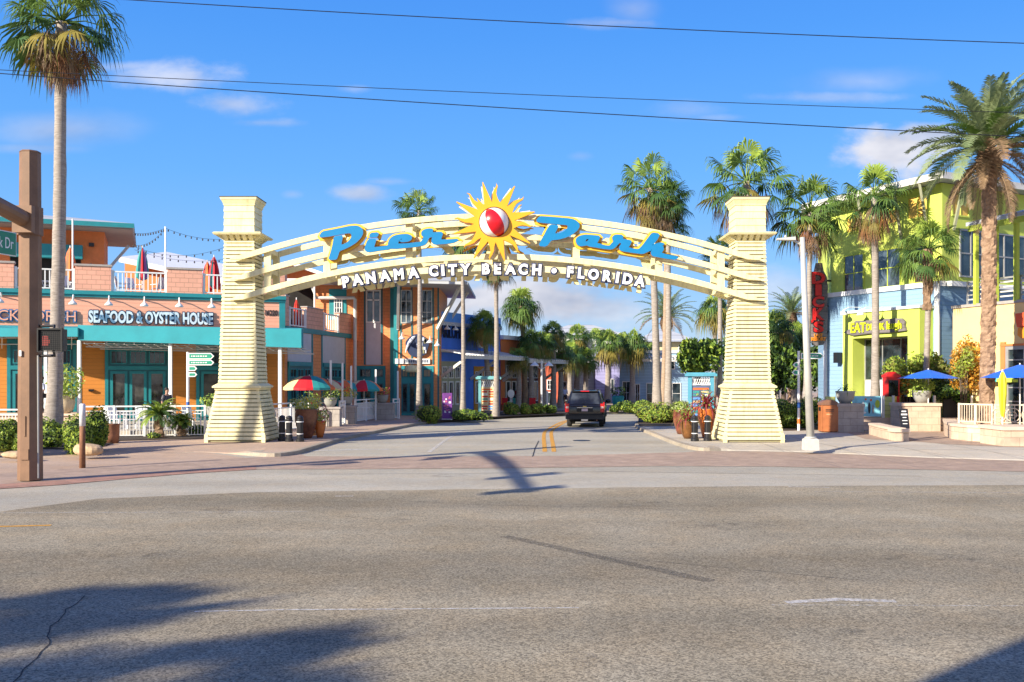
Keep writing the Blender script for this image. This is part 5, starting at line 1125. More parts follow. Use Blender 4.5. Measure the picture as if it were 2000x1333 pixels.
def date_palm(name, px, Y, pyc, rpx, lab, seed, tw=30, n=46, group=None, dead=10, lw=.040, nl=62, zb=0.0, x=None, z=None):
    rng = random.Random(seed); xb = X(px, Y) if x is None else x; R_ = rpx*Y/F*1.12; zc = Z(pyc, Y) if z is None else z; t = thing(name, (xb, Y, zb), lab, 'palm', group); r = tw*Y/F/2
    mb = MB(); N = int((zc-zb)/.11); trunk(mb, (xb-.1, Y, zb), (xb, Y, zc-.3), r, r*.92, bark_mat('date trunk', (.15, .085, .05), (.42, .28, .18), 3.0), rng, .1, 1.15, 18, N, .06, .13); mb.build('trunk', t)
    mb = MB(); h = r*5.2; prof = [(r*.95, 0), (r*1.35, h*.2), (r*1.6, h*.42), (r*1.5, h*.65), (r*1.15, h*.85), (r*.5, h)]
    nk = 18; vs = []
    for i in range(25):
        tt = i/24*5; j = min(4, int(tt)); a, b = prof[j], prof[j+1]; rr = a[0]+(b[0]-a[0])*(tt-j); zz = a[1]+(b[1]-a[1])*(tt-j)
        for k in range(nk):
            q = 1+(.20 if (k+i) % 2 else -.08)+rng.uniform(-.05, .05); an = 2*pi*k/nk; vs.append((xb+cos(an)*rr*q, Y+sin(an)*rr*q, zc-h*.75+zz))
    mb.add(vs, [(i*nk+k, i*nk+(k+1) % nk, (i+1)*nk+(k+1) % nk, (i+1)*nk+k) for i in range(24) for k in range(nk)], B_boot); mb.build('boot_head', t)
    mb = MB()
    for i in range(n):
        f = i/(n-1); el = 1.45-1.35*f+rng.uniform(-.1, .1); az = i*2.39996+rng.uniform(-.15, .15)
        feather(mb, (xb, Y, zc), az, el, R_*rng.uniform(.9, 1.08), (L_date if rng.random() < .75 else L_g) if f < .88 else (L_b if rng.random() < .5 else L_date), rng, .75+.5*f, nl, lw*R_/3.3, R_*.17)
    mb.build('crown', t); mb = MB()
    for i in range(dead):
        feather(mb, (xb, Y, zc-.2), i*2.39996+.5, -.1-.7*rng.random(), R_*rng.uniform(.7, 1.0), L_b, rng, .9, int(nl*.8), lw*R_/3.3*.7, R_*.11)
    if mb.v: mb.build('dead_fronds', t)
    return t
def leaf_blob(mb, c, rad, n, size, mats, rng, core=None, shell=.5, flat=False, low=-1.0):
    c = Vector(c)
    lumps = [Vector((rng.gauss(0, 1), rng.gauss(0, 1), rng.gauss(0, 1))).normalized() for _ in range(9)]; lw = [rng.uniform(.05, .22) for _ in lumps]
    def rr(d): return 1+sum(w*max(0, d.dot(l))**6*2.0 for l, w in zip(lumps, lw))-.12
    if core: mb.ball(c, tuple(r*.80 for r in rad), core, 14, 9, rr)
    vs = {m: [] for m in mats}
    for i in range(n):
        d = Vector((rng.gauss(0, 1), rng.gauss(0, 1), rng.gauss(0, 1))).normalized()
        if d.z < low: d.z = -d.z
        q = rr(d)*(1-shell*rng.random()**2.2*.6)*rng.uniform(.95, 1.06); p = c+Vector((d.x*rad[0]*q, d.y*rad[1]*q, d.z*rad[2]*q))
        nn = (d+Vector((rng.gauss(0, .6), rng.gauss(0, .6), rng.gauss(0, .6)))).normalized(); a = nn.cross(Vector((rng.gauss(0, 1), rng.gauss(0, 1), rng.gauss(0, 1)))).normalized(); b = nn.cross(a); s = size*rng.uniform(.6, 1.3)
        m = mats[rng.randrange(len(mats))]; vs[m] += [p-a*s, p-b*s*.45, p+a*s, p+b*s*.45]
    for m, v in vs.items():
        if v: mb.add(v, [(i, i+1, i+2, i+3) for i in range(0, len(v), 4)], m)
L_s1 = leafmat('fresh shrub leaf', (.24, .34, .03), (.42, .52, .08), .25, 2.5); L_s2 = leafmat('shrub leaf', (.09, .18, .02), (.21, .32, .05), .2, 2.5); L_s3 = leafmat('dark shrub leaf', (.015, .04, .012), (.04, .08, .02), .15, 2.5); L_core = paint('shrub inner twigs', (.03, .05, .015), .95, .4)
def shrub(name, px, py, w, h, lab, seed, n=900, size=.06, mats=None, Y=None, group=None, cat='shrub', dep=None, zb=0.0):
    Y = Y or G(px, py).y; rng = random.Random(seed); x = X(px, Y); s = Y/F; rx = w*s/2; rz = h*s/2; mb = MB()
    leaf_blob(mb, (x, Y+(dep or rx)*.4, zb+rz*.95), (rx, dep or rx, rz), n, size, mats or (L_s1, L_s1, L_s2, L_s3), rng, L_core); o = mb.build(name, origin=(x, Y+(dep or rx)*.4, zb)); return tag(o, lab, cat, group)
# ---- Washingtonia palms
fan_palm('fan_palm', 103, 870, 35.3, 44, 114, 'very tall shaggy fan palm towering behind the brown signal pole at left', 11, tw=24, lean=17, dead=90, skirt=.95, n=46)
fan_palm('fan_palm', 818, 818, 58.5, 412, 46, 'slim tall fan palm rising before the orange tower beside the round shell sign', 12, tw=9, lean=0)
fan_palm('fan_palm', 904, 815, 60, 470, 46, 'slim fan palm trunk in front of the blue shop wall left of the sun emblem', 13, tw=8, lean=-2)
fan_palm('fan_palm', 968, 814, 61, 515, 44, 'slim fan palm whose trunk crosses the teal notice board below the arch centre', 14, tw=9, lean=0, dead=34)
fan_palm('fan_palm', 1284, 796, 66, 368, 66, 'left trunk of the three slim palms rising behind the word sign', 15, tw=13, lean=-14, dead=46, skirt=1.2)
fan_palm('fan_palm', 1295, 796, 67.5, 425, 50, 'middle trunk of the three slim palms behind the arch, with rough boots', 16, tw=9, lean=6, dead=40, tmat=B_tan)
fan_palm('fan_palm', 1305, 796, 66, 395, 52, 'right trunk of the three slim palms behind the arch', 17, tw=11, lean=-2, dead=34)
fan_palm('fan_palm', 1448, 800, 52, 355, 84, 'big fan palm crown rising directly behind the right arch tower', 18, tw=16, lean=10, dead=54, skirt=1.2)
fan_palm('fan_palm', 1572, 780, 52, 415, 80, 'dark fan palm crown behind the white street lamp head', 19, tw=10, lean=10, dead=34)
fan_palm('fan_palm', 1709, 775, 50, 385, 66, 'tall fan palm with rusty skirt in front of the lime green wall', 20, tw=14, lean=-2, dead=60, skirt=1.15)
fan_palm('fan_palm', 1805, 770, 47, 487, 66, 'short fan palm with rough brown boots beside the blue wall', 21, tw=11, lean=8, dead=24, boots=True)
fan_palm('fan_palm', 1405, 800, 72, 500, 40, 'smaller fan palm crown peeping left of the right arch tower', 32, tw=9, lean=0, dead=20)
# ---- date palms
date_palm('date_palm', 1930, 42, 300, 152, 'large date palm with thick scaly trunk at far right', 22, tw=27, n=56, dead=14)
date_palm('date_palm', 1302, 90, 622, 62, 'feathery date palm crown spreading behind the three slim trunks', 23, tw=14, n=40, dead=4, lw=.06, nl=22)
date_palm('date_palm', 1546, 92, 615, 55, 'feathery date palm crown between the right tower and the hanging sign', 24, tw=12, n=36, dead=2, lw=.07, nl=22)
# ---- sabal palms along the far street
sab = 'sabal palms along the far street'
for k, (px, pb, Y, pyc, rp, ln, lab) in enumerate(((1026, 797, 74, 598, 50, -8, 'tall sabal palm right of the teal notice board, tallest of the sabals'), (955, 806, 67, 636, 42, -10, 'dark sabal palm crown half covering the round red sign'), (1062, 798, 74, 672, 36, -4, 'first sabal palm right of the tall one, before the orange shop'),
    (1094, 798, 78, 690, 36, 0, 'dark low sabal palm left of the vehicle with crisscrossed boots'), (1080, 796, 76, 652, 34, 0, 'sabal palm crown highest in the clump above the vehicle'), (1125, 795, 96, 662, 38, 2, 'bright sabal palm crown above the left of the vehicle roof'),
    (1143, 794, 90, 702, 32, 0, 'low dark sabal palm directly above the vehicle'), (1186, 790, 94, 672, 40, 0, 'yellow tipped sabal palm right above the vehicle mirror'), (1234, 788, 96, 674, 42, 0, 'sabal palm just left of the three slim trunks'),
    (1392, 800, 76, 606, 46, 4, 'sabal palm with hanging yellow fronds against the right arch tower'), (1516, 790, 80, 640, 50, 0, 'pale green sabal palm right of the right arch tower'), (1552, 790, 84, 660, 40, 0, 'dark sabal palm behind the arrow signpost at right'), (1012, 800, 71, 700, 30, 0, 'low sabal palm half hidden by the tall sabal trunk'), (1112, 795, 88, 694, 36, 0, 'golden sabal palm directly left of the vehicle roof'), (1164, 792, 100, 668, 36, 0, 'small golden sabal palm above the right of the vehicle roof'), (1212, 790, 104, 678, 38, 0, 'dense sabal palm between two others right of the vehicle'), (1256, 790, 100, 690, 34, 0, 'dark sabal palm touching the three slim trunks on their left'), (1036, 798, 73, 668, 32, 0, 'dark sabal palm just right of the tallest sabal trunk'))):
    fan_palm('sabal_palm', px, pb, Y, pyc, rp, lab, 40+k, tw=10, lean=ln, dead=10, group=sab, kind='S', n=34, tmat=B_tan if k == 0 else B_grey, boots=k in (3, 7, 8))
# ---- oak-like tree and background greenery at right
def tree(name, px, pb, Y, pyc, rw, rh, lab, seed, n=3500, size=.22, group=None, mats=None):
    rng = random.Random(seed); x = X(px, Y); s = Y/F; t = thing(name, (x, Y, 0), lab, 'tree', group); zc = Z(pyc, Y); mb = MB(); trunk(mb, (x, Y, 0), (x, Y, zc), .22, .1, B_tree, rng, .1, 1.4, 8, 10)
    for k in range(6):
        a = rng.uniform(0, 6.28); mb.tube([(x, Y, zc*.55), (x+cos(a)*rw*s*.35, Y+sin(a)*rw*s*.35, zc*.85), (x+cos(a)*rw*s*.65, Y+sin(a)*rw*s*.65, zc+rh*s*.3*rng.uniform(-1, 1))], [.11, .08, .03], B_tree, 6)
    mb.build('trunk', t); mb = MB(); 
    for k in range(11):
        a = rng.uniform(0, 6.28); q = rng.random()**.5*.62; zz = rng.uniform(-.55, .6); r = rng.uniform(.34, .52)
        leaf_blob(mb, (x+cos(a)*q*rw*s, Y+sin(a)*q*rw*s, zc+zz*rh*s), (rw*s*r, rw*s*r, rh*s*r), n//11, size, mats or (L_s2, L_s2, L_s3, L_s1), rng, None, .9)
    mb.build('crown', t); return t
tree('oak_tree', 1362, 800, 70, 692, 50, 42, 'round dark oak tree left of the right arch tower', 60)
bt = 'trees behind the right hand plaza'
for k, (px, Y, pyc, rw, rh) in enumerate(((1448, 84, 700, 60, 60), (1510, 78, 712, 42, 56), (1560, 76, 720, 44, 52), (1600, 72, 705, 36, 60), (1640, 90, 700, 50, 50), (1530, 100, 660, 50, 50))):
    tree('oak_tree', px, 800, Y, pyc, rw, rh, ('dark tree hidden behind the right arch tower', 'dark tree just right of the right arch tower', 'dark tree behind the arrow signpost', 'dark tree below the hanging sign', 'dark tree behind the blue boarded corner', 'tall hazy tree behind the arrow signpost')[k], 70+k, 3000, .24, bt, (L_s2, L_s3, L_s3))
# ---- hedges and shrubs
hd = 'clipped shrubs along the far kerb'
for k, (px, py, w, h, lab, ms) in enumerate(((843, 824, 40, 34, 'round green shrub left of the purple banner', 0), (912, 821, 62, 22, 'low clipped hedge right of the purple banner', 1), (1000, 811, 34, 24, 'rounded yellow green shrub right of the notice board', 0), (1027, 811, 24, 20, 'small rounded yellow green shrub below the tall sabal palm', 0), (1048, 810, 30, 22, 'bushy yellow green shrub before the orange shop', 0), (1075, 809, 24, 16, 'dark low shrub left of the vehicle', 1), (1018, 800, 40, 24, 'wide yellow green shrub behind the rounded ones', 0), (1226, 806, 34, 20, 'low shrub beside the teal pot right of the vehicle', 1), (1258, 806, 40, 26, 'green shrub behind the right island hedge', 1), (1201, 805, 20, 12, 'dark low shrub at the vehicle mirror', 1))):
    shrub('shrub', px, py, w, h, lab, 90+k, 1100, .075, (L_s1, L_s1, L_s2, L_o) if not ms else (L_s2, L_s2, L_s3, L_s1), group=hd)
shrub('hedge', 1283, 827, 78, 36, 'rounded golden green hedge at the tip of the right island', 120, 3200, .065, (L_s1, L_s1, L_s2, L_o), dep=1.3, cat='hedge')
shrub('hedge', 1322, 826, 62, 34, 'rounded golden green hedge left of the terracotta pots', 121, 2600, .065, (L_s1, L_s1, L_s2, L_o), dep=1.2, cat='hedge')
shrub('hedge', 1330, 806, 60, 20, 'higher green hedge behind the three slim trunks', 122, 1600, .075, (L_s1, L_s2, L_s3), dep=1.5, cat='hedge')
for px, w, sd_ in ((1536, 42, 123), (1578, 50, 124), (1500, 40, 125)): shrub('hedge', px, 838, w+8, 56, {1536: 'clipped green hedge just right of the arch tower base', 1578: 'clipped green hedge behind the white lamp post', 1500: 'clipped hedge behind the arch tower base'}[px], sd_, 3000, .06, (L_s2, L_s2, L_s3, L_s1), cat='hedge', dep=.8)
fb = 'leafy bushes around the big palm'
for k, (px, py, w, h) in enumerate(((8, 884, 60, 62), (50, 886, 54, 56), (148, 884, 58, 62), (182, 880, 52, 70), (92, 875, 60, 50), (-40, 884, 60, 60))):
    shrub('bush', px, py, w, h, ('broad glossy bush at the left edge of the picture', 'broad glossy bush just left of the brown pole', 'broad glossy bush right of the big palm trunk', 'taller glossy bush behind the thin marker post', 'broad glossy bush behind the brown pole', 'glossy bush beyond the left edge')[k], 130+k, 2600, .055, (L_s1, L_s2, L_s1, L_s3), group=fb, cat='bush')
# ================================================================ raised terraces and platforms (structure)
M_plaza = M_brickf
g = MB(); y0 = 45.6; xa = X(1642, y0)
for i, (dy, z) in enumerate(((0, .18), (.38, .36), (.76, .54))): g.slab([(xa, y0+dy), (60, y0+dy), (60, 58), (xa+.5, 58)], -.02, z-.001*i, M_brickf, M_cap)
structure('steps', g)
g = MB(); g.slab([(X(-400, 44.2), 44.2), (X(158, 44.2), 44.2), (X(165, 49), 49), (X(-400, 44), 46.0)], -.02, .72, M_stone); g.slab([(X(-400, 44.1), 44.1), (X(160, 44.1), 44.1), (X(160, 44.6), 44.6), (X(-400, 44.6), 44.6)], .722, .82, M_cap); structure('porch', g)
g = MB(); g.slab([(X(166, 40.9), 40.9), (X(410, 40.9), 40.9), (X(560, 45), 45), (X(560, 52), 52), (X(166, 49), 49)], -.02, .22, M_conc); structure('patio', g)
g = MB(); g.slab([(X(-300, 34.8), 34.8), (X(0, 33.6), 33.6), (X(120, 33.2), 33.2), (X(205, 34.6), 34.6), (X(232, 37.6), 37.6), (X(400, 39.2), 39.2), (X(408, 40.6), 40.6), (X(-300, 40.4), 40.4)], -.02, .03, M_soil); structure('planting_bed', g)
g = MB(); g.slab([(p[0], p[1]) for p in (G(1246, 828), G(1250, 833), G(1300, 833), G(1352, 830), G(1400, 812), G(1270, 806), G(1248, 812))], -.02, .03, M_soil); structure('planting_bed', g)
g = MB(); g.slab([(p[0], p[1]) for p in (G(826, 824.5), G(900, 819.5), G(1000, 813.5), G(1105, 809.2), G(1105, 803), G(1000, 805), G(880, 811), G(820, 818))], -.02, .03, M_soil); structure('planting_bed', g)
g = MB(); g.slab([(p[0], p[1]) for p in (G(1525, 842), G(1610, 840), G(1640, 826), G(1500, 822))], -.02, .03, M_soil); structure('planting_bed', g)
# ================================================================ brown signal mast with arm, left foreground
M_brn = paint('weathered brown mast paint', (.21, .115, .062), .6, .22, 1.6, .1, 30); M_sign = paint('street sign green', (.0, .22, .13), .4, .04); M_sgw = paint('sign white', (.80, .80, .78), .4, .03)
YM = 24.3; xm = X(59, YM); mast = thing('signal_mast', (xm, YM, -.06), 'thick octagonal brown mast with a heavy curved arm at the left edge', 'signal pole')
def octa(mb, x, y, z0, z1, r0, r1, mat, rot=.39): 
    vs = [(x+cos(rot+k*pi/4)*r, y+sin(rot+k*pi/4)*r, z) for z, r in ((z0, r0), (z1, r1)) for k in range(8)]
    mb.add(vs, [(k, (k+1) % 8, (k+1) % 8+8, k+8) for k in range(8)]+[tuple(range(8))[::-1], tuple(range(8, 16))], mat)
mb = MB(); octa(mb, xm, YM, -.1, 8.06, .292, .245, M_brn); octa(mb, xm, YM, 8.062, 8.10, .255, .23, M_brn); mb.build('pole', mast)
mb = MB(); mb.box(xm-.13, xm-.07, YM-.30, YM-.27, 2.98, 3.12, M_sgw); mb.box(xm-.02, xm+.02, YM-.285, YM-.265, 1.0, 1.5, M_brn); mb.box(xm-.10, xm+.10, YM-.295, YM-.26, .42, .68, M_brn); mb.tube([(xm+.26, YM-.12, -.05), (xm+.255, YM-.12, 3.0)], .025, M_greyst, 8); mb.build('hand_hole_cover', mast)
mb = MB(); octa(mb, xm, YM, 6.0, 6.7, .30, .295, M_brn)
mb.box(xm-.24, xm+.24, YM-.42, YM-.24, 6.02, 6.68, M_brn); mb.build('arm_clamp', mast)
mb = MB(); mb.tube([(xm, YM-.3, 6.36), (xm-.02, YM-2, 6.55), (xm-.02, YM-5, 6.8), (xm, YM-8.5, 7.0), (xm+.02, YM-13.2, 7.2)], [.20, .19, .17, .14, .11], M_brn, 12); mb.build('mast_arm', mast)
for yy, dz in ((YM-9.4, .15), (YM-12.6, .15)):
    mb = MB(); mb.box(xm+.02, xm+.26, yy-.17, yy+.17, 6.65, 7.55, M_black); s_ = mb.build('signal_head', mast)
    mb = MB(); mb.box(xm+.06, xm+.09, yy-.28, yy+.28, 6.55, 7.65, M_black); mb.build('backplate', s_)
    mb = MB()
    for k in range(3): mb.tube([(xm+.261, yy, 6.8+.3*k), (xm+.42, yy, 6.8+.3*k)], [.12, .12], M_blackm, 12, False)
    mb.build('visor', s_)
fN = Fr((X(-62, 22.0), 22.0), (X(30, 23.4), 23.4)); mb = fN.mb(); zs0, zs1 = 5.36, 5.93
mb.box(0, fN.L, 0, .03, zs0, zs1, M_sgw); mb.box(.02, fN.L-.02, .031, .036, zs0+.02, zs1-.02, M_sign); ns = mb.build('street_name_sign', mast)
wall_text(ns, fN, 'Pier Park Dr', -52, 26, 459, 481, M_sgw, None, .037, .004, .0, name='sign_lettering')
mb = MB(); mb.beam((xm-.5, 23.0, 5.93), (xm-.05, 22.6, 6.5), .05, .05, M_greyst); mb.beam((xm-1.1, 22.3, 5.93), (xm-.1, 22.2, 6.5), .05, .05, M_greyst); mb.build('sign_hanger', mast)
# pedestrian signal
pz = 2.45+73*24.0/1900; x0, x1 = X(78, 23.9), X(124, 23.9); ps = thing('pedestrian_signal', ((x0+x1)/2, 23.9, pz-.3), 'black pedestrian signal box with dim red hand, clamped beside the brown mast', 'traffic signal')
mb = MB(); mb.box(x0, x1, 23.85, 24.1, pz-.26, pz+.27, M_black); mb.box(x0-.02, x1+.02, 23.78, 23.849, pz+.25, pz+.29, M_blackm); mb.box(x0-.02, x0+.015, 23.78, 23.849, pz-.28, pz+.249, M_blackm); mb.box(x1-.015, x1+.02, 23.78, 23.849, pz-.28, pz+.249, M_blackm); mb.box(x0-.02, x1+.02, 23.78, 23.849, pz-.30, pz-.281, M_blackm); mb.build('housing', ps)
M_hand = paint('dim red signal lamp', (.32, .03, .025), .5); mb = MB(); hx, hz = x0+.17, pz-.02
mb.box(hx-.08, hx+.06, 23.835, 23.848, hz-.13, hz+.03, M_hand)
for k in range(4): mb.box(hx-.08+k*.037, hx-.052+k*.037, 23.835, 23.848, hz+.031, hz+.13-.012*abs(k-1.5), M_hand)
mb.box(hx+.062, hx+.10, 23.835, 23.848, hz-.06, hz+.03, M_hand); mb.build('hand_symbol', ps)
mb = MB()
for k in range(11): mb.beam((x0, 23.83, pz-.24+k*.05), (x1, 23.83, pz-.24+k*.05), .006, .008, M_blackm)
for k in range(13): mb.beam((x0+.02+k*.045, 23.83, pz-.25), (x0+.02+k*.045, 23.83, pz+.25), .006, .008, M_blackm)
mb.build('visor_grid', ps)
mb = MB()
for z in (pz+.36, pz-.38): mb.tube([(xm+.2, YM, z), ((x0+x1)/2, 24.05, z), ((x0+x1)/2, 24.0, pz+(.27 if z > pz else -.26))], .035, M_black, 8)
mb.build('bracket', ps)
# marker post
c = R(161, 915); mp_ = thing('marker_post', (c.x, c.y, -.13), 'thin rusty brown post with white sleeve at its top', 'post')
mb = MB(); mb.lathe([(.085, 0), (.08, .9), (.078, 1.25)], (c.x, c.y, -.13), paint('rusty post', (.22, .10, .05), .8, .3, 6), 12); mb.build('post', mp_, smooth=True)
mb = MB(); mb.lathe([(.084, 1.2), (.084, 1.80), (.05, 1.84)], (c.x, c.y, -.13), paint('white sleeve', (.60, .60, .62), .5, .2, 9), 12); mb.build('sleeve', mp_, smooth=True)
def rock(px, py, w, h, lab, seed):
    c = G(px, py); rng = random.Random(seed); s = c.y/F; L_ = [Vector((rng.gauss(0, 1), rng.gauss(0, 1), rng.gauss(0, 1))).normalized() for _ in range(8)]
    mb = MB(); mb.ball((c.x, c.y, h*s*.4), (w*s/2, w*s/2.6, h*s*.6), paint('sandstone boulder', (.48, .34, .20), .9, .3, 5.0, .5, 14), 18, 12, lambda d: 1-.25*max(max(0, d.dot(l)-.55) for l in L_)*2.2)
    tag(mb.build('boulder'), lab, 'rock')
rock(173, 889, 62, 26, 'rough tan boulder beside the thin marker post', 1); rock(28, 895, 60, 14, 'low tan stone under the bushes at the left edge', 2)
def pot(name, px, py, prof, mat, lab, plant=None, seed=0, z=0.0, Y=None, group=None, ph=.3, pr=.3, mats=None, pn=400, ps_=.07, spiky=0, cat='plant pot'):
    if Y is None: Y = G(px, py, z).y
    x = X(px, Y); t = thing(name, (x, Y, z), lab, cat, group); mb = MB(); mb.lathe(prof, (x, Y, z), mat, 24); mb.build('pot', t, smooth=True)
    top = prof[-1][1]; rt = max(p[0] for p in prof); rng = random.Random(seed+500)
    mb = MB(); mb.lathe([(rt*.8, top-.06), (rt*.8, top-.02)], (x, Y, z), M_soil, 16); mb.build('soil', t)
    if mats:
        mb = MB()
        if spiky:
            for i in range(spiky):
                a = i*2.4; el = 1.5-1.2*(i/spiky)+rng.uniform(-.1, .1); L_ = ph*rng.uniform(.8, 1.15); h = Vector((cos(a), sin(a), 0)); sd = Vector((-sin(a), cos(a), 0)); w = ps_; p = Vector((x, Y, z+top)); m = mats[rng.randrange(len(mats))]; vs = []
                for k in range(5):
                    tt = k/4; e = el-.9*tt*tt; q = p+(h*cos(e)+Vector((0, 0, sin(e))))*L_*tt; ww = w*sin(pi*(.12+.85*tt)); vs += [q-sd*ww/2, q+sd*ww/2]
                mb.add(vs, [(2*k, 2*k+1, 2*k+3, 2*k+2) for k in range(4)], m)
            mb.build('spiky_plant', t); mb = MB()
        if pn: leaf_blob(mb, (x, Y, z+top+ph*.3), (pr, pr, ph*.55), pn, ps_ if not spiky else .045, mats if not spiky else (L_s1, L_s2), rng, None, .8)
        if mb.v: mb.build('plant', t)
    return t
M_glaze = paint('mottled brown glaze', (.17, .06, .03), .2, .65, 2.6); M_glaze2 = paint('dark brown glaze', (.15, .065, .02), .2, .5, 3.0); M_terra = paint('orange glazed clay', (.56, .16, .035), .25, .15); M_potg = paint('grey concrete pot', (.33, .33, .30), .8, .12, 3.0); M_potb = paint('cream clay pot', (.60, .48, .30), .7, .1)
L_red = leafmat('crimson cordyline leaf', (.22, .025, .035), (.38, .08, .08), .3, 3); L_var = leafmat('variegated pale leaf', (.30, .38, .12), (.60, .62, .35), .3, 4); L_yel = leafmat('yellow flower', (.60, .45, .03), (.80, .65, .05), .3, 4); L_pink = leafmat('pink flower', (.55, .05, .12), (.8, .12, .25), .3, 4)
big = [(.22, 0), (.30, .15), (.42, .55), (.47, .85), (.44, 1.08), (.47, 1.14), (.47, 1.18)]
pot('glazed_pot', 598, 856, big, M_glaze, 'largest mottled brown glazed pot right of the left arch tower', 1, 1, ph=.55, pr=.52, mats=(L_var, L_var, L_s1, L_yel), pn=700, ps_=.06)
pot('glazed_pot', 625, 855, [(.12, 0), (.18, .2), (.24, .5), (.24, .64), (.27, .68)], M_terra, 'small clay pot with pink flowers beside the largest glazed pot', 1, 2, ph=.55, pr=.34, mats=(L_s1, L_var, L_s2, L_pink, L_yel), pn=480, ps_=.05)
pot('glazed_pot', 612, 850, [(.2, 0), (.3, .2), (.38, .7), (.34, 1.0), (.38, 1.05)], M_glaze2, 'dark glazed pot with red spiky leaves behind the largest pot', 1, 3, ph=.95, pr=.4, mats=(L_red, L_red, L_o), pn=300, ps_=.07, spiky=36)
pot('glazed_pot', 1380, 855, [(.17, 0), (.22, .2), (.32, .7), (.37, .95), (.36, 1.12), (.39, 1.17), (.36, 1.18)], M_terra, 'tall orange clay pot with crimson plant against the right arch tower', 1, 4, ph=1.0, pr=.42, mats=(L_red, L_red, L_red), pn=260, ps_=.08, spiky=60)
pot('glazed_pot', 1344, 857, [(.16, 0), (.22, .1), (.30, .35), (.33, .58), (.31, .68), (.34, .71)], M_glaze2, 'low dark brown glazed pot in front of the orange clay pot', 1, 5, ph=.75, pr=.32, mats=(L_red, L_red, L_o), pn=200, ps_=.06, spiky=36)
pot('glazed_pot', 1332, 848, [(.2, 0), (.26, .15), (.38, .55), (.40, .85), (.36, 1.0), (.40, 1.04)], M_glaze, 'brown glazed pot at the left of the right hand pot group', 1, 6, ph=.5, pr=.4, mats=(L_s1, L_s2, L_var), pn=420, ps_=.06)
# bollards
def bollard(px, py, lab):
    c = G(px, py); t = thing('bollard', (c.x, c.y, 0), lab, 'bollard', 'black bollards with white bands beside the arch towers')
    mb = MB(); mb.lathe([(.16, 0), (.16, .10), (.125, .13), (.125, .24), (.11, .27), (.11, .74), (.13, .78), (.14, .82), (.12, .86), (.13, .90), (.09, .97), (.02, 1.0)], (c.x, c.y, 0), M_black, 20)
    for k in range(10): a = k*2*pi/10; mb.beam((c.x+cos(a)*.112, c.y+sin(a)*.112, .3), (c.x+cos(a)*.112, c.y+sin(a)*.112, .72), .02, .02, M_black)
    mb.build('post', t, smooth=False); mb = MB(); mb.lathe([(.126, .285), (.126, .315)], (c.x, c.y, 0), M_sgw, 20); mb.build('white_band', t); mb = MB(); mb.lathe([(.14, .745), (.14, .775)], (c.x, c.y, 0), M_sgw, 20); mb.build('white_band', t)
for px, py, lab in ((551, 861.5, 'black banded bollard nearest the left arch tower'), (565, 863, 'middle of the three black bollards by the left arch tower'), (586, 863, 'black bollard directly before the largest glazed pot'), (1357, 862, 'black bollard in front of the low dark brown pot'), (1382, 861.5, 'black bollard touching the right arch tower')): bollard(px, py, lab)
# ---- small feathery palms and potted tree, left patio
def sago(px, py, h, r, lab, seed):
    c = G(px, py); rng = random.Random(seed); t = thing('pygmy_palm', (c.x, c.y, 0), lab, 'palm'); mb = MB(); trunk(mb, (c.x, c.y, 0), (c.x, c.y, h), .19, .14, B_boot, rng, 0, 1.2, 12, 14, .1, .2); mb.build('trunk', t); mb = MB()
    for i in range(34): feather(mb, (c.x, c.y, h), i*2.4, 1.35-1.5*i/34, r*rng.uniform(.9, 1.1), (L_g, L_y, L_d, L_s1)[rng.randrange(4)], rng, 1.2, 20, .030, .22)
    mb.build('crown', t)
sago(310, 856, .95, .95, 'pygmy palm with yellow green crown before the white railing', 1); sago(355, 853, .62, .5, 'small stubby pygmy palm beside the arrow signpost', 2)
pot('potted_tree', 127, 806, [(.2, 0), (.36, .2), (.44, .5), (.42, .78), (.46, .84)], M_potb, 'cream pot with a bushy yellow green tree behind the big palm trunk', 1, 7, z=.8, Y=44.4, ph=1.5, pr=.75, mats=(L_s1, L_y, L_s1, L_var), pn=900, ps_=.09, cat='potted tree')
pot('terracotta_planter', 217, 866, [(.26, 0), (.30, .3), (.31, .68), (.34, .72)], paint('rusty clay', (.26, .11, .055), .8, .3, 4), 'round rusty clay planter at the end of the white railing', 1, 8)
shrub('shrub', 296, 858, 24, 14, 'small yellow green plant at the foot of the pygmy palm', 150, 200, .05); shrub('shrub', 385, 852, 40, 20, 'dark leafy plants beside the left arch tower base', 151, 500, .06, (L_s2, L_s3)); pot('grey_planter', 423, 818, [(.25, 0), (.42, .2), (.45, .5), (.48, .55)], M_potg, 'grey planter of leafy plants partly hidden by the left arch tower', 1, 9, Y=44, z=.6, ph=.7, pr=.6, mats=(L_s1, L_s2), pn=400)
# ---- white railings
def free_rail(a, b, z0, z1, lab, gap=.125, mat=None, name='railing', group=None, posts=4, second=True):
    f = Fr(a, b); mid = (Vector((a[0], a[1]))+Vector((b[0], b[1])))/2; t = thing(name, (mid.x, mid.y, z0), lab, 'railing', group); mat = mat or M_white
    mb = f.mb(); mb.box(0, f.L, -.03, .03, z1-.06, z1, mat); 
    mb.build('rail', t)
    if second: mb = f.mb(); mb.box(0, f.L, -.02, .02, z1-.24, z1-.20, mat); mb.build('rail', t)
    mb = f.mb(); mb.box(0, f.L, -.02, .02, z0+.06, z0+.10, mat); mb.build('rail', t)
    mb = f.mb(); n = int(f.L/gap)
    for i in range(n): u = (i+.5)*f.L/n; mb.box(u-.012, u+.012, -.012, .012, z0+.101, z1-(.241 if second else .061), mat)
    mb.build('balusters', t)
    for i in range(posts): u = .04+(f.L-.08)*i/(posts-1); mb = f.mb(); mb.box(u-.04, u+.04, -.041, .041, z0-.02, z1+.01, mat); mb.build('post', t)
    return t
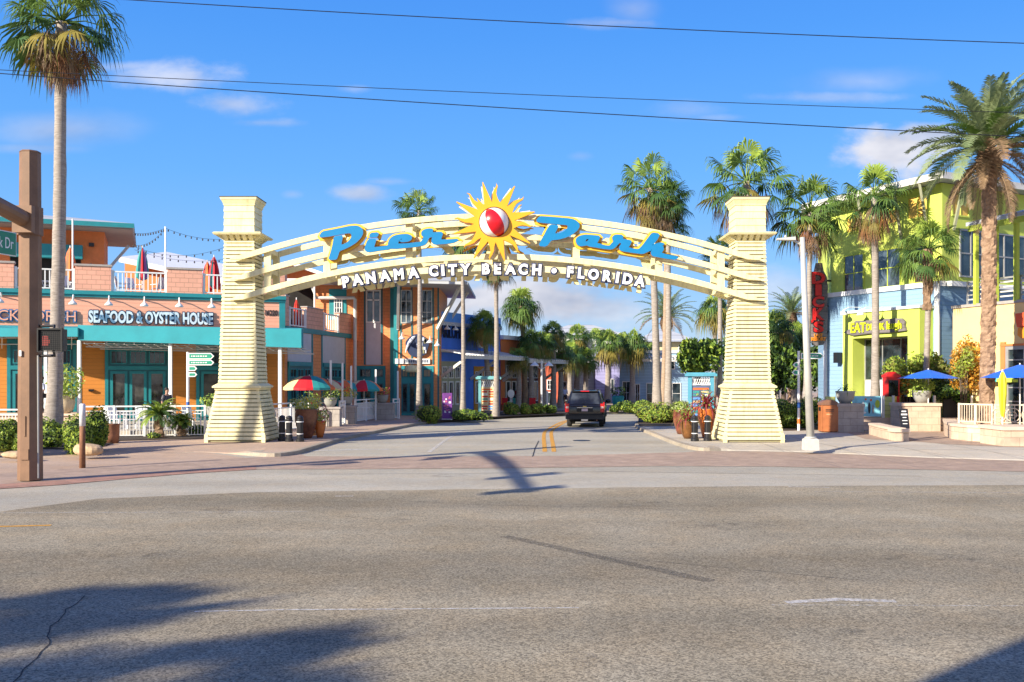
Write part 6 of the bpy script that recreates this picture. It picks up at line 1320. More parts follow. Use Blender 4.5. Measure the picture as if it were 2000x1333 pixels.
free_rail((X(160, 39.6), 39.6), (X(402, 40.6), 40.6), 0, 1.30, 'long white railing between the rusty planter and the left arch tower', posts=5)
free_rail((X(-200, 38.5), 38.5), (X(40, 38.9), 38.9), 0, 1.20, 'white railing at the far left behind the bushes')
free_rail((X(530, 43), 43), (X(604, 47), 47), 0, 1.3, 'white railing just right of the left arch tower', posts=3)
free_rail((X(607, 48), 48), (X(640, 50), 50), 0, 1.2, 'white railing behind the largest glazed pot', posts=2)
free_rail((X(663, 50.5), 50.5), (X(674, 51), 51), 0, 1.25, 'narrow white railing between the two front stone piers', posts=2)
free_rail((X(693, 53), 53), (X(736, 57), 57), 0, 1.25, 'white gate left of the third stone pier', posts=3); free_rail((X(767, 57.5), 57.5), (X(780, 58), 58), 0, 1.2, 'short white railing by the tower door', posts=2)
for k, (x0, x1, pb, hz, lab) in enumerate(((636, 663, 833.5, .98, 'first grey stone pier, nearest the glazed pots'), (672, 693, 829, .98, 'second grey stone pier beside the slim white posts'), (736, 768, 820.5, .98, 'widest stone pier right of the white gate'))):
    Y = G(0, pb).y; t = thing('stone_pier', (X((x0+x1)/2, Y), Y, 0), lab, 'stone pier'); xa, xb = X(x0, Y), X(x1, Y); mb = MB(); mb.box(xa, xb, Y, Y+.7, 0, hz-.1, M_stoneg); mb.build('pier_body', t); mb = MB(); mb.box(xa-.05, xb+.05, Y-.05, Y+.75, hz-.1, hz, M_capg); mb.build('cap', t)
    pot('grey_planter', (x0*.65+x1*.35) if k != 1 else 677, 0, [(.18, 0), (.30, .18), (.34, .42), (.36, .46)], M_potg, ('grey planter on the first stone pier', 'grey planter on the second stone pier', 'grey planter with magenta flowers on the widest stone pier')[k], 1, 20+k, z=hz, Y=Y+.35, ph=.5, pr=.42, mats=((L_s2, L_s1, L_var), (L_s2, L_var, L_s1, L_yel), (L_s1, L_red, L_pink, L_yel))[k], pn=320, ps_=.06)
for px, yt_, pb in ((646, 704, 832), (669, 709, 829), (686, 715, 827), (734, 722, 821), (777, 725, 818)):
    c = G(px, pb); mb = MB(); mb.box(c.x-.045, c.x+.045, c.y-.045, c.y+.045, 0, Z(yt_, c.y), M_white); tag(mb.build('patio_post'), {646: 'slim white post rising behind the first stone pier', 669: 'slim white post between the two front stone piers', 686: 'slim white post right of the second stone pier', 734: 'slim white post at the white gate', 777: 'slim white post left of the tower door'}[px], 'post', 'slim white posts of the side patio')
# ---- parasols
M_ug = paint('teal parasol cloth', (.03, .30, .28), .7); M_ur = paint('crimson parasol cloth', (.55, .01, .02), .7); M_uo = paint('orange parasol cloth', (.80, .16, .03), .7); M_uc = paint('cream parasol cloth', (.72, .55, .28), .7)
M_ub = paint('royal blue parasol cloth', (.01, .12, .62), .6, .06); M_ucy = paint('turquoise parasol cloth', (.03, .50, .52), .6); M_ul = paint('lime parasol cloth', (.50, .62, .05), .6)
def parasol(px, Y, ytop, yrim, rpx, lab, cols, z0=0.0, n=8, rot=0.0, val=.12, dome=.25, group=None):
    x = X(px, Y); r = rpx*Y/F; zt_, zr = Z(ytop, Y), Z(yrim, Y); t = thing('parasol', (x, Y, z0), lab, 'parasol', group)
    mb = MB(); mb.tube([(x, Y, z0), (x, Y, zt_+.05)], .025, M_white, 8); mb.lathe([(.25, 0), (.22, .06), (.04, .09)], (x, Y, z0), M_black, 14); mb.build('pole', t); mb = MB()
    for k in range(n):
        a0, a1 = rot+2*pi*k/n, rot+2*pi*(k+1)/n; rows = []
        for j in range(4):
            f = j/3; rr = r*f; zz = zt_-(zt_-zr)*(f**(1+dome*2)); rows.append([(x+cos(a)*rr*(1 if a != (a0+a1)/2 else 1), Y+sin(a)*rr, zz-(.02*sin(pi*i/3)*f)) for i, a in enumerate((a0, a0+(a1-a0)/3, a0+2*(a1-a0)/3, a1))])
        if val: rows.append([(p[0], p[1], p[2]-val) for p in rows[-1]])
        vs = [p for r_ in rows for p in r_]; mb.add(vs, [(4*j+i, 4*j+i+1, 4*j+5+i, 4*j+4+i) for j in range(len(rows)-1) for i in range(3)], cols[k % len(cols)])
    mb.build('canopy', t, smooth=False); mb = MB()
    for k in range(n): a = rot+2*pi*k/n; mb.beam((x, Y, zt_-.1), (x+cos(a)*r*.97, Y+sin(a)*r*.97, zr-.02), .015, .02, M_white)
    mb.build('ribs', t); return t
um = 'striped patio parasols'
parasol(604, 49.5, 734, 757, 50, 'nearest crimson and teal parasol behind the glazed pots', (M_ur, M_ug, M_uo, M_uc), group=um, rot=-2.0, dome=.8)
parasol(640, 54, 741, 758, 36, 'crimson and orange parasol behind the nearest one', (M_uo, M_ur, M_uc, M_ur), group=um, rot=.3, dome=.6); parasol(672, 55.5, 743, 760, 34, 'teal and orange parasol behind two slim white posts', (M_ug, M_uc, M_ug, M_uo), group=um, rot=-.9, dome=.6); parasol(711, 56, 743, 760, 36, 'crimson and teal parasol above the white gate', (M_ur, M_ug, M_uo, M_uc), group=um, rot=-2.0, dome=.8)
def folded(px, Y, ytop, zb, w, lab, cols, group=None, z0=None, cat='folded parasol'):
    x = X(px, Y); zt_ = Z(ytop, Y); t = thing('folded_parasol', (x, Y, zb), lab, cat, group); mb = MB(); mb.tube([(x, Y, zb), (x, Y, zt_+.1)], .03, M_white, 8); mb.build('pole', t)
    mb = MB(); n = 16; zl = zt_-1.75; prof = [(.02, 0), (.09, -.25), (.15, -.7), (.19, -1.2), (.20, -1.6), (.10, -1.75)]
    vs = [(x+cos(2*pi*k/n)*r*w*(1.15 if k % 2 else .75), Y+sin(2*pi*k/n)*r*w*(1.15 if k % 2 else .75), zt_+z) for r, z in prof for k in range(n)]
    for j in range(len(prof)-1):
        for k in range(n): mb.add([vs[j*n+k], vs[j*n+(k+1) % n], vs[(j+1)*n+(k+1) % n], vs[(j+1)*n+k]], [(0, 1, 2, 3)], cols[(k//2) % len(cols)])
    mb.build('folded_canopy', t)
fo = 'folded parasols on the roof deck'
yd = lambda px, d: fL.T((fL.u(px, d), d, 0)).y
for px, d, yt_, lab, cols in ((137, -2.2, 484, 'orange folded parasol left of the pink parapet block', (M_uo, M_uo, M_uc)), (278, -2.0, 484, 'pink and teal folded parasol between two parapet blocks', (M_ug, M_ug, M_ur, paint('violet cloth', (.35, .12, .35), .7))), (405, -2.6, 512, 'orange striped folded parasol at the right end of the deck', (M_uo, M_ur, M_uc)), (418, -1.8, 502, 'crimson folded parasol nearest the left arch tower', (M_ur, M_ur, M_ug))): folded(px, yd(px, d), yt_, ZF+.2, 1.5, lab, cols, fo)
folded(579, 56.5, 585, 5.25, 1.1, 'small crimson folded parasol on the side deck', (M_ur, M_uo), fo)
# ---- string lights
M_bulb = paint('festoon bulb', (.05, .04, .03), .3)
for px, yt_, lab in ((142, 428, 'white festoon pole on the roof deck beside the palm'), (323, 443, 'white festoon pole on the roof deck against the sky')):
    p = fL.T((fL.u(px, -.2), -.2, 0)); mb = MB(); mb.tube([(p.x, p.y, ZF+.2), (p.x, p.y, Z(yt_, p.y))], .045, M_white, 8); tag(mb.build('festoon_pole'), lab, 'pole')
def festoon(a, Ya_, b, Yb_, sag, lab):
    p, q = P(a[0], a[1], Ya_), P(b[0], b[1], Yb_); pts = []
    for i in range(25): t = i/24; r = p.lerp(q, t); pts.append(r-Vector((0, 0, sag*4*t*(1-t))))
    mb = MB(); mb.tube(pts, .008, M_black, 4); o = None
    for i in range(1, 24, 2): mb.lathe([(.02, 0), (.035, -.05), (.04, -.10), (.01, -.13)], tuple(pts[i]), M_bulb, 6)
    tag(mb.build('festoon_lights'), lab, 'string lights', 'festoon light strings over the roof deck')
Yp = yd(323, -.2)
for a, Ya_, b, Yb_, sg_, lab in (((262, 456), 54, (323, 446), Yp, .12, 'short light string from the eave to the white pole top'), ((323, 446), Yp, (455, 466), 53, .25, 'highest light string running right from the white pole'), ((258, 478), 54, (323, 446), Yp, .35, 'sagging light string below the short one'), ((262, 482), 54, (452, 478), 53, .55, 'light string sagging low behind the white pole'), ((262, 488), 54, (452, 505), 53, .35, 'lowest light string above the white roof')): festoon(a, Ya_, b, Yb_, sg_, lab)
# ---- patio and deck furniture
M_wp = paint('white plastic', (.70, .71, .74), .5, .05)
def chair(x, y, z, rz, lab, src=[None]):
    if src[0] is None:
        t = thing('patio_chair', (0, 0, 0), 'white slatted patio chair', 'chair', 'white patio chairs'); mb = MB()
        for k in range(5): mb.box(-.26, .26, -.25+k*.105, -.16+k*.105, .42, .44, M_wp)
        mb.build('seat', t); mb = MB()
        for k in range(5): mb.add([(-.25+k*.105, .27, .44), (-.16+k*.105, .27, .44), (-.16+k*.105, .40, 1.0), (-.25+k*.105, .40, 1.0), (-.25+k*.105, .29, .44), (-.16+k*.105, .29, .44), (-.16+k*.105, .42, 1.0), (-.25+k*.105, .42, 1.0)], [(0,1,2,3),(7,6,5,4),(0,4,5,1),(2,6,7,3),(1,5,6,2),(0,3,7,4)], M_wp)
        mb.build('backrest', t)
        for sx in (-1, 1):
            for sy in (-1, 1): mb = MB(); mb.box(sx*.26-.025, sx*.26+.025, sy*.25-.025, sy*.25+.025, 0, .419, M_wp); mb.build('leg', t)
            mb = MB(); mb.box(sx*.30-.04, sx*.30+.04, -.27, .30, .62, .65, M_wp); mb.build('armrest', t)
        t.location = (x, y, z); t.rotation_euler = (0, 0, rz); t['label'] = lab; src[0] = t; return t
    return dup(src[0], (x, y, z), rz, label=lab)
cl = (((232, 42.2), 1.2, .22, 'white patio chair behind the left part of the long railing'), ((256, 41.9), -1.0, .22, 'white patio chair in the middle of the long railing'), ((276, 42.6), .4, .22, 'white patio chair left of the pygmy palm'), ((335, 42.2), 2.2, .22, 'white patio chair right of the pygmy palm'), ((196, 42.4), -.5, .22, 'white patio chair at the left end of the long railing'), ((375, 43), 1.0, .22, 'white patio chair beside the arrow signpost'))
for (px, Y), rz, z, lab in cl: chair(X(px, Y), Y, z, rz, lab)
for px, d, rz, lab in ((240, -1.0, 2.2, 'white deck chair behind the railing under the pink and teal parasol'), (262, -1.1, 1.0, 'second white deck chair beside the pink and teal parasol'), (310, -1.0, -2.2, 'white deck chair at the right of the middle deck railing'), (96, -1.0, 2.0, 'white deck chair just left of the palm trunk'), (132, -1.0, 1.0, 'white deck chair under the orange folded parasol')):
    p = fL.T((fL.u(px, d), d, 0)); chair(p.x, p.y, ZF+.2, rz, lab)
def table(px, Y, z, lab):
    x = X(px, Y); t = thing('patio_table', (x, Y, z), lab, 'table', 'white patio tables'); mb = MB(); mb.lathe([(.48, .71), (.5, .73), (.48, .75)], (x, Y, z), M_wp, 20); mb.build('tabletop', t); mb = MB(); mb.lathe([(.22, 0), (.05, .05), (.04, .70)], (x, Y, z), M_wp, 12); mb.build('pedestal', t)
table(245, 43.0, .22, 'round white table between the chairs on the left patio'); table(318, 43.3, .22, 'round white table behind the pygmy palm crown'); table(604, 49.5, 0, 'round white table under the nearest striped parasol'); table(711, 56, 0, 'round white table under the parasol by the gate')
# ---- arrow signposts
M_agr = paint('arrow board green', (.02, .26, .17), .4)
def signpost(px, Y, yt_, lab, arms, bands=True):
    x = X(px, Y); t = thing('arrow_signpost', (x, Y, 0), lab, 'signpost'); mb = MB(); mb.tube([(x, Y, 0), (x, Y, Z(yt_, Y))], .06, M_white, 12); mb.build('post', t)
    mb = MB(); mb.lathe([(.068, 0), (.068, .25)], (x, Y, Z(797, Y)), paint('blue band', (.03, .12, .42), .5), 12); mb.build('blue_band', t); mb = MB(); mb.lathe([(.068, 0), (.068, .22)], (x, Y, Z(828, Y)), M_uo, 12); mb.build('orange_band', t)
    for x0, x1, y0, y1, txt in arms:
        mb = MB(); s = 1 if x1 > x0 else -1; za, zb_ = Z(y1, Y), Z(y0, Y); xa, xb = X(x0, Y), X(x1, Y); h = (zb_-za)/2; q = [(xa, za), (xb-s*h, za), (xb, (za+zb_)/2), (xb-s*h, zb_), (xa, zb_)]
        if s < 0: q = q[::-1]
        mb.prism(q, Y-.14, Y-.10, M_sgw); qi = [(xa+s*.04, za+.04), (xb-s*(h+.01), za+.04), (xb-s*.06, (za+zb_)/2), (xb-s*(h+.01), zb_-.04), (xa+s*.04, zb_-.04)]
        if s < 0: qi = qi[::-1]
        mb.prism(qi, Y-.146, Y-.141, M_agr); a = mb.build('arrow_board', t)
        if txt:
            mb = MB(); zm = (za+zb_)/2; u = xa+.12
            for w_ in (.05, .09, .04, .07, .10, .05, .08, .04):
                if u+w_ < xb-.25: mb.box(u, u+w_, Y-.15, Y-.1475, zm-.022, zm+.022, M_sgw)
                u += w_+.03
            mb.build('worn_lettering', a)
signpost(367, 41, 688, 'white arrow signpost with two long green boards beside the left arch tower', ((370, 420, 690, 702.5, True), (370, 420, 703.5, 714, True), (370, 387, 715.5, 725, ''), (370, 387, 727.5, 736.5, '')))
signpost(1560, 45, 686, 'white arrow signpost with a green board crossing the lamp post', ((1563, 1607, 690, 701.5, True), (1558, 1547, 708, 718, ''), (1558, 1545, 723, 733, '')))
# ---- power lines
def wire(a, b, sagpx, Y0, lab, th=.014):
    (x0, y0), (x1, y1) = a, b; pts = []
    for i in range(61):
        t = -.35+1.7*i/60; px = x0+(x1-x0)*t; py = y0+(y1-y0)*t+sagpx*4*t*(1-t); pts.append(P(px, py, Y0))
    mb = MB(); mb.tube(pts, th, M_black, 5); tag(mb.build('power_line'), lab, 'power line')
wire((250, 0), (2000, 85), 6, 20, 'highest power line crossing the sky near the top edge', .010); wire((0, 137), (2000, 221), 5, 22, 'middle power line crossing over the tall palm skirt', .008); wire((0, 144), (2000, 268), 6, 22.5, 'lowest power line, twisted thick cable across the sky', .011)
mb = MB()
for px, py in ((1190, 199), (1462, 207)): c = P(px, py, 21.95); mb.ball(c, .03, M_black, 8, 6)
# ================================================================ right-hand street furniture
# lamp post
YL_ = 32.9; xl = X(1583, YL_); lp = thing('street_lamp', (xl, YL_, 0), 'tall pale steel street lamp with a flat head on a concrete footing', 'street lamp'); M_gal = paint('pale galvanised steel', (.50, .50, .46), .45, .08, 2.0, metal=.2)
mb = MB(); mb.frus(xl, YL_, .46, .46, 0, .44, .44, .36, M_concrete); mb.frus(xl, YL_, .44, .44, .361, .34, .34, .40, M_concrete); mb.build('footing', lp)
xt = X(1567, YL_); zt_ = Z(464, YL_); mb = MB(); mb.tube([(xl, YL_, .4), (xl+(xt-xl)*.5, YL_, zt_*.5), (xt, YL_, zt_)], [.135, .11, .08], M_gal, 16); mb.lathe([(.20, .40), (.20, .44), (.16, .46)], (xl, YL_, 0), M_gal, 16); mb.build('pole', lp, smooth=True)
mb = MB(); za = Z(476, YL_); mb.tube([(xt, YL_, za-.12), (xt-.12, YL_, za+.02), (X(1545, YL_), YL_, Z(468, YL_)), (X(1538, YL_), YL_, Z(467, YL_))], .04, M_gal, 10); mb.build('arm', lp, smooth=True)
mb = MB(); a, b = X(1517, YL_), X(1552, YL_); z = Z(467.5, YL_); mb.add([(a, YL_-.10, z-.03), (b, YL_-.16, z-.05), (b, YL_+.16, z-.05), (a, YL_+.10, z-.03), (a, YL_-.09, z+.02), (b, YL_-.13, z+.07), (b, YL_+.13, z+.07), (a, YL_+.09, z+.02)], [(0,3,2,1),(4,5,6,7),(0,1,5,4),(1,2,6,5),(2,3,7,6),(3,0,4,7)], M_gal); mb.lathe([(.04, .06), (.04, .12), (.02, .14)], ((a+b)/2, YL_, z), M_gal, 10); mb.build('lamp_head', lp)
# litter bin, turned a little
Yt = 43.8; xb_ = X(1617, Yt); M_bin = paint('rust brown litter bin', (.42, .14, .045), .5, .15, 4.0, .2, 40); M_bin2 = paint('brown bin lid', (.20, .10, .06), .5, .1)
tb = thing('litter_bin', (xb_, Yt, 0), 'rust brown litter bin with rounded lid against the grey stone block', 'litter bin'); fT = Fr((xb_-.36, Yt-.22), (xb_+.36, Yt-.40+.1))
mb = fT.mb(); mb.box(0, fT.L, -.75, 0, .04, 1.22, M_bin); mb.box(.04, fT.L-.04, -.70, -.05, 0, .039, M_black)
for u in (0.0, fT.L-.05): mb.box(u, u+.05, .001, .02, .04, 1.22, M_bin)
mb.build('body', tb); mb = fT.mb(); n = 10
arc = [(fT.L/2-cos(pi*k/n)*(fT.L/2+.04), 1.221+sin(pi*k/n)*.24) for k in range(n+1)]
vs = [(u, .04, z) for u, z in arc]+[(u, -.79, z) for u, z in arc]; mb.add(vs, [tuple(range(n+1))[::-1], tuple(range(n+1, 2*n+2))]+[(k, k+1, n+2+k, n+1+k) for k in range(n)]+[(0, n+1, 2*n+1, n)], M_bin2); mb.build('lid', tb)
mb = fT.mb(); mb.box(.18, fT.L-.18, .012, .03, 1.0, 1.03, M_black); mb.box(.18, fT.L-.18, .012, .03, .93, .96, M_bin2); mb.box(.22, fT.L-.25, .002, .012, .80, .82, M_uc); mb.box(-.012, .002, -.6, -.15, .95, 1.12, M_black); mb.build('slot', tb)
# stone blocks with planters
def sblock(x0, x1, Y, z1, dep, lab, mat=None, cap=None, z0=0.0, over=.05):
    xa, xb = X(x0, Y), X(x1, Y); t = thing('stone_block', ((xa+xb)/2, Y, z0), lab, 'stone pier'); mb = MB(); mb.box(xa, xb, Y, Y+dep, z0, z1-.13, mat or M_stone); mb.build('block_body', t); mb = MB(); mb.box(xa-over, xb+over, Y-over, Y+dep+over, z1-.129, z1, cap or M_cap); mb.build('cap', t); return t
sblock(1637, 1687, 43.5, Z(789, 43.5), 1.2, 'grey stone block behind the litter bin', M_stoneg, M_capg)
pot('grey_planter', 1651, 0, [(.24, 0), (.38, .25), (.42, .48), (.44, .56)], M_potg, 'grey planter with a few green blades on the grey stone block', 1, 30, z=Z(789, 43.5), Y=44.1, ph=.55, pr=.3, mats=(L_s2, L_g), pn=0, ps_=.07, spiky=16)
sblock(1762, 1837, 44.2, Z(788, 44.2), 1.4, 'large sandy stone block behind the low bench wall')
pot('grey_planter', 1800, 0, [(.24, 0), (.38, .25), (.42, .48), (.44, .56)], M_potg, 'grey planter with bright green plants on the large sandy stone block', 1, 31, z=Z(788, 44.2), Y=44.9, ph=.6, pr=.55, mats=(L_s1, L_y), pn=500, ps_=.07)
def wallpath(name, pts, z0, z1, th, lab, cat='low wall'):
    P2 = [Vector((p[0], p[1])) for p in pts]; I = inset(P2, th); c = P2[len(P2)//2]; t = thing(name, (c.x, c.y, z0), lab, cat); mb = MB(); mb.slab([(p.x, p.y) for p in P2]+[(p.x, p.y) for p in I[::-1]], z0, z1-.10, M_stone); mb.build('wall_body', t)
    A = inset(P2, -.04); B = inset(P2, th+.04); mb = MB(); mb.slab([(p.x, p.y) for p in A]+[(p.x, p.y) for p in B[::-1]], z1-.099, z1, M_cap); mb.build('cap', t)
wallpath('bench_wall', [(X(1697, 42.0), 42.0), (X(1720, 39.6), 39.6), (X(1745, 37.7), 37.7)], 0, .50, .42, 'low sandy bench wall with a rounded cap'); sblock(1749, 1775, 37.4, .48, .6, 'small stone pier at the right end of the bench wall')
wallpath('curved_wall', [(X(1843, 43.5), 43.5), (X(1845, 41.2), 41.2), (X(1858, 38.8), 38.8), (X(1890, 37.6), 37.6), (X(1925, 37.0), 37.0), (X(1962, 36.9), 36.9)], 0, .62, .45, 'low curved sandy stone wall under the beige railing'); sblock(1961, 2060, 34.6, Z(834, 34.6), 1.8, 'broad low stone block at the right edge')
M_bei = paint('beige railing paint', (.66, .54, .40), .5, .05)
free_rail((X(1872, 39.2), 39.2), (X(1940, 38.0), 38.0), .62, 1.42, 'beige railing on the curved wall', .10, M_bei, posts=3, second=False); rr_ = free_rail((X(1941, 37.9), 37.9), (X(2060, 37.4), 37.4), .62, 1.42, 'beige railing with ring ornaments at the right edge', .16, M_bei, posts=3, second=False)
fH = Fr((X(1941, 37.9), 37.9), (X(2060, 37.4), 37.4))
for px in (1950, 1978, 2010): mb = fH.mb(); u = fH.u(px); mb.tube([(u+cos(k*pi/10)*.26, .05, 1.0+sin(k*pi/10)*.26) for k in range(21)], .02, M_bei, 6, False); mb.tube([(u+cos(k*pi/10)*.12, .05, 1.0+sin(k*pi/10)*.12) for k in range(21)], .015, M_bei, 6, False); mb.build('ring_ornament', rr_)
# chalk board
ab = thing('chalkboard_sign', (X(1768, 38.2), 38.2, .48), 'small black chalkboard with white writing standing behind the bench wall', 'sign board'); mb = MB(); xa, xb = X(1760, 38.2), X(1777, 38.2); mb.add([(xa, 38.2, .45), (xb, 38.2, .45), (xb, 38.4, 1.22), (xa, 38.4, 1.22), (xa, 38.24, .45), (xb, 38.24, .45), (xb, 38.44, 1.22), (xa, 38.44, 1.22)], [(0,1,2,3),(7,6,5,4),(0,4,5,1),(2,6,7,3),(1,5,6,2),(0,3,7,4)], M_black); mb.build('board', ab)
mb = MB()
for k, (w, h) in enumerate(((.6, .05), (.8, .06), (.5, .03), (.7, .03), (.6, .03))): z = 1.12-k*.12; yy = 38.2+(z-.45)/.77*.2-.012; cxm = (xa+xb)/2; mb.box(cxm-w*.15, cxm+w*.15, yy-.004, yy, z-h/2, z+h/2, M_sgw)
mb.build('chalk_lines', ab)
# parasols and folded yellow one
tp = 'blue and turquoise terrace parasols'
parasol(1813, 44.6, 722, 739, 57, 'royal blue parasol over the large sandy stone block', (M_ub,), .0, 6, .25, .0, .05, tp); parasol(1992, 40.5, 712, 738, 72, 'royal blue parasol cut by the right edge', (M_ub,), .0, 6, .1, .0, .05, tp); parasol(1945, 46.5, 722, 737, 34, 'turquoise parasol behind the thick date palm trunk', (M_ucy,), .54, 6, .5, .10, .05, tp); parasol(1985, 45.5, 725, 741, 60, 'turquoise and lime parasol behind the royal blue one at the edge', (M_ucy, M_ul), .54, 6, .5, .12, .05, tp)
Yy = 37.0; xy = X(1958, Yy); fy = thing('folded_parasol', (xy, Yy, .6), 'bright yellow tied folded parasol behind the beige railing', 'folded parasol'); M_yc = paint('lemon yellow cloth', (.82, .75, .02), .6, .08)
mb = MB(); mb.tube([(xy, Yy, .6), (xy, Yy, Z(722, Yy))], .03, M_wp, 8); mb.build('pole', fy); mb = MB(); za, zb_ = Z(815, Yy), Z(725, Yy); hh = zb_-za; prof = [(.03, 0), (.06, .06), (.09, .2), (.12, .5), (.12, .72), (.10, .86), (.05, .96), (.01, 1)]
n = 14; vs = [(xy+cos(2*pi*k/n)*r*(1.25 if k % 2 else .8), Yy+sin(2*pi*k/n)*r*(1.25 if k % 2 else .8), za+z*hh) for r, z in prof for k in range(n)]; mb.add(vs, [(j*n+k, j*n+(k+1) % n, (j+1)*n+(k+1) % n, (j+1)*n+k) for j in range(len(prof)-1) for k in range(n)], M_yc); mb.build('folded_canopy', fy)
# ---- terrace counter, banner, plants
YC = 47.2; zf = .54; M_limew = siding('lime painted planks', (.56, .60, .22), .22, .08)
cw2 = thing('terrace_fence', (X(1760, YC), YC, zf), 'low lime plank fence with white posts and dark mesh panels', 'fence')
def cpan(x0, x1, ya, yb, mat, nm): f = Fr((X(x0, ya), ya), (X(x1, yb), yb)); mb = f.mb(); mb.box(0, f.L, -.08, 0, zf, Z(775, ya), mat); return mb.build(nm, cw2), f
cpan(1725, 1742, 46.4, 46.4, M_limew, 'plank_panel'); cpan(1745, 1762, 46.4, 47.8, M_limew, 'plank_panel'); cpan(1612, 1632, 47.4, 47.4, M_limew, 'plank_panel'); cpan(1762, 1820, 47.6, 47.6, M_dark, 'mesh_panel'); cpan(1827, 1843, 47.2, 47.2, M_limew, 'plank_panel'); cpan(1843, 1893, 46.9, 46.9, paint('dark mesh', (.05, .045, .04), .8), 'mesh_panel'); cpan(1897, 1916, 46.7, 46.7, M_limew, 'plank_panel'); cpan(1945, 2080, 46.4, 45.4, M_dark, 'mesh_panel')
for px in (1723.5, 1743, 1823, 1895, 1998): Y = 46.5; mb = MB(); x = X(px, Y); mb.box(x-.05, x+.05, Y-.16, Y-.06, zf, Z(773, Y), M_white); mb.build('post', cw2)
bn, fBn = None, Fr((X(1664, 46.6), 46.6), (X(1721, 46.3), 46.3)); b_ = thing('beach_banner', (X(1692, 46.5), 46.5, zf), 'pale turquoise banner with small beach figures on the terrace fence', 'banner')
mb = fBn.mb(); mb.box(0, fBn.L, 0, .03, zf+.06, Z(774, 46.5), paint('turquoise banner print', (.25, .62, .72), .6, .25, 3.0)); mb.build('banner_cloth', b_)
mb = fBn.mb(); random.seed(8)
for u, z, w, h, m in ((.25, .95, .16, .5, M_sgw), (.5, 1.05, .14, .5, M_sgw), (.78, 1.0, .12, .55, M_black), (.95, .95, .1, .45, M_potg), (.5, .78, .3, .12, M_sgw), (.32, 1.2, .14, .08, M_black), (.62, 1.42, .1, .1, M_uo), (.86, 1.38, .1, .12, M_uo), (1.15, 1.2, .22, .4, M_ul)):
    n = 10; mb.add([(u+cos(2*pi*k/n)*w/2, .036, z+sin(2*pi*k/n)*h/2) for k in range(n)], [tuple(range(n))], m)
mb.build('printed_figures', b_)
def bush2(px, Y, yc, rw, rh, lab, seed, mats, n=1500, size=.10, z0=.54, cat='bush', name='bush', shell=.9):
    rng = random.Random(seed); s = Y/F; x = X(px, Y); zc = Z(yc, Y); t = thing(name, (x, Y, z0), lab, cat); mb = MB()
    for k in range(7): a = k*.9; mb.tube([(x+cos(a)*.1, Y+sin(a)*.1, z0), (x+cos(a)*rw*s*.4, Y+sin(a)*.3, zc)], [.03, .012], B_tree, 5)
    mb.build('stems', t); mb = MB()
    for k in range(6): a = rng.uniform(0, 6.28); leaf_blob(mb, (x+cos(a)*rw*s*.4, Y+sin(a)*.35, zc+rng.uniform(-.45, .45)*rh*s), (rw*s*.62, .5, rh*s*.55), n//6, size, mats, rng, None, shell)
    mb.build('foliage', t)
L_or = leafmat('orange bamboo leaf', (.50, .20, .02), (.75, .42, .06), .35, 2); L_ol = leafmat('olive bush leaf', (.13, .14, .03), (.26, .27, .07), .25, 2)
bush2(1890, 46.6, 716, 30, 66, 'tall orange yellow bamboo clump against the cream wall', 1, (L_or, L_or, L_or, L_o), 3200, .09, name='bamboo', cat='bamboo'); bush2(1882, 46.2, 712, 16, 34, 'green shoots in front of the orange bamboo', 2, (L_s1, L_ol), 700, .09)
for k, (px, yc, rw, rh, Y, ms, lab) in enumerate(((1756, 722, 30, 32, 47.8, (L_s2, L_s1, L_ol), 'leafy bush behind the red booth'), (1800, 718, 30, 34, 48.0, (L_ol, L_s1, L_s2), 'leafy bush above the blue parasol'), (1838, 720, 26, 38, 47.8, (L_ol, L_ol, L_s2), 'olive bush left of the orange bamboo'), (1770, 748, 26, 26, 47.4, (L_ol, L_or, L_s2), 'rusty green bush right of the red booth'), (1842, 762, 26, 22, 47.3, (L_s3, L_s2), 'dark bush under the blue parasol tip'), (1870, 770, 20, 18, 47.1, (L_s3, L_s2), 'dark low bush before the bamboo'))): bush2(px, Y, yc, rw, rh, lab, 10+k, ms, 1300, .10)
# red booth
Yr = 46.9; rb = thing('red_booth', (X(1746, Yr), Yr, zf), 'small red booth with domed top beside the green bushes', 'booth'); xa, xb = X(1733, Yr), X(1757, Yr); zt2 = Z(738, Yr)
mb = MB(); mb.box(xa, xb, Yr, Yr+.6, zf, zt2, M_red); mb.build('body', rb); mb = MB(); mb.frus((xa+xb)/2, Yr+.3, xb-xa+.08, .68, zt2, xb-xa+.08, .68, zt2+.14, M_red); mb.frus((xa+xb)/2, Yr+.3, xb-xa, .6, zt2+.14, (xb-xa)*.5, .3, zt2+.28, M_red); mb.build('domed_top', rb)
mb = MB(); mb.box(xa+.06, xb-.06, Yr-.012, Yr, zt2-.9, zt2-.12, M_glass); mb.build('pane', rb); mb = MB(); mb.box(xa+.08, xb-.08, Yr-.02, Yr-.012, zt2+.02, zt2+.11, M_sgw); mb.build('name_plate', rb)
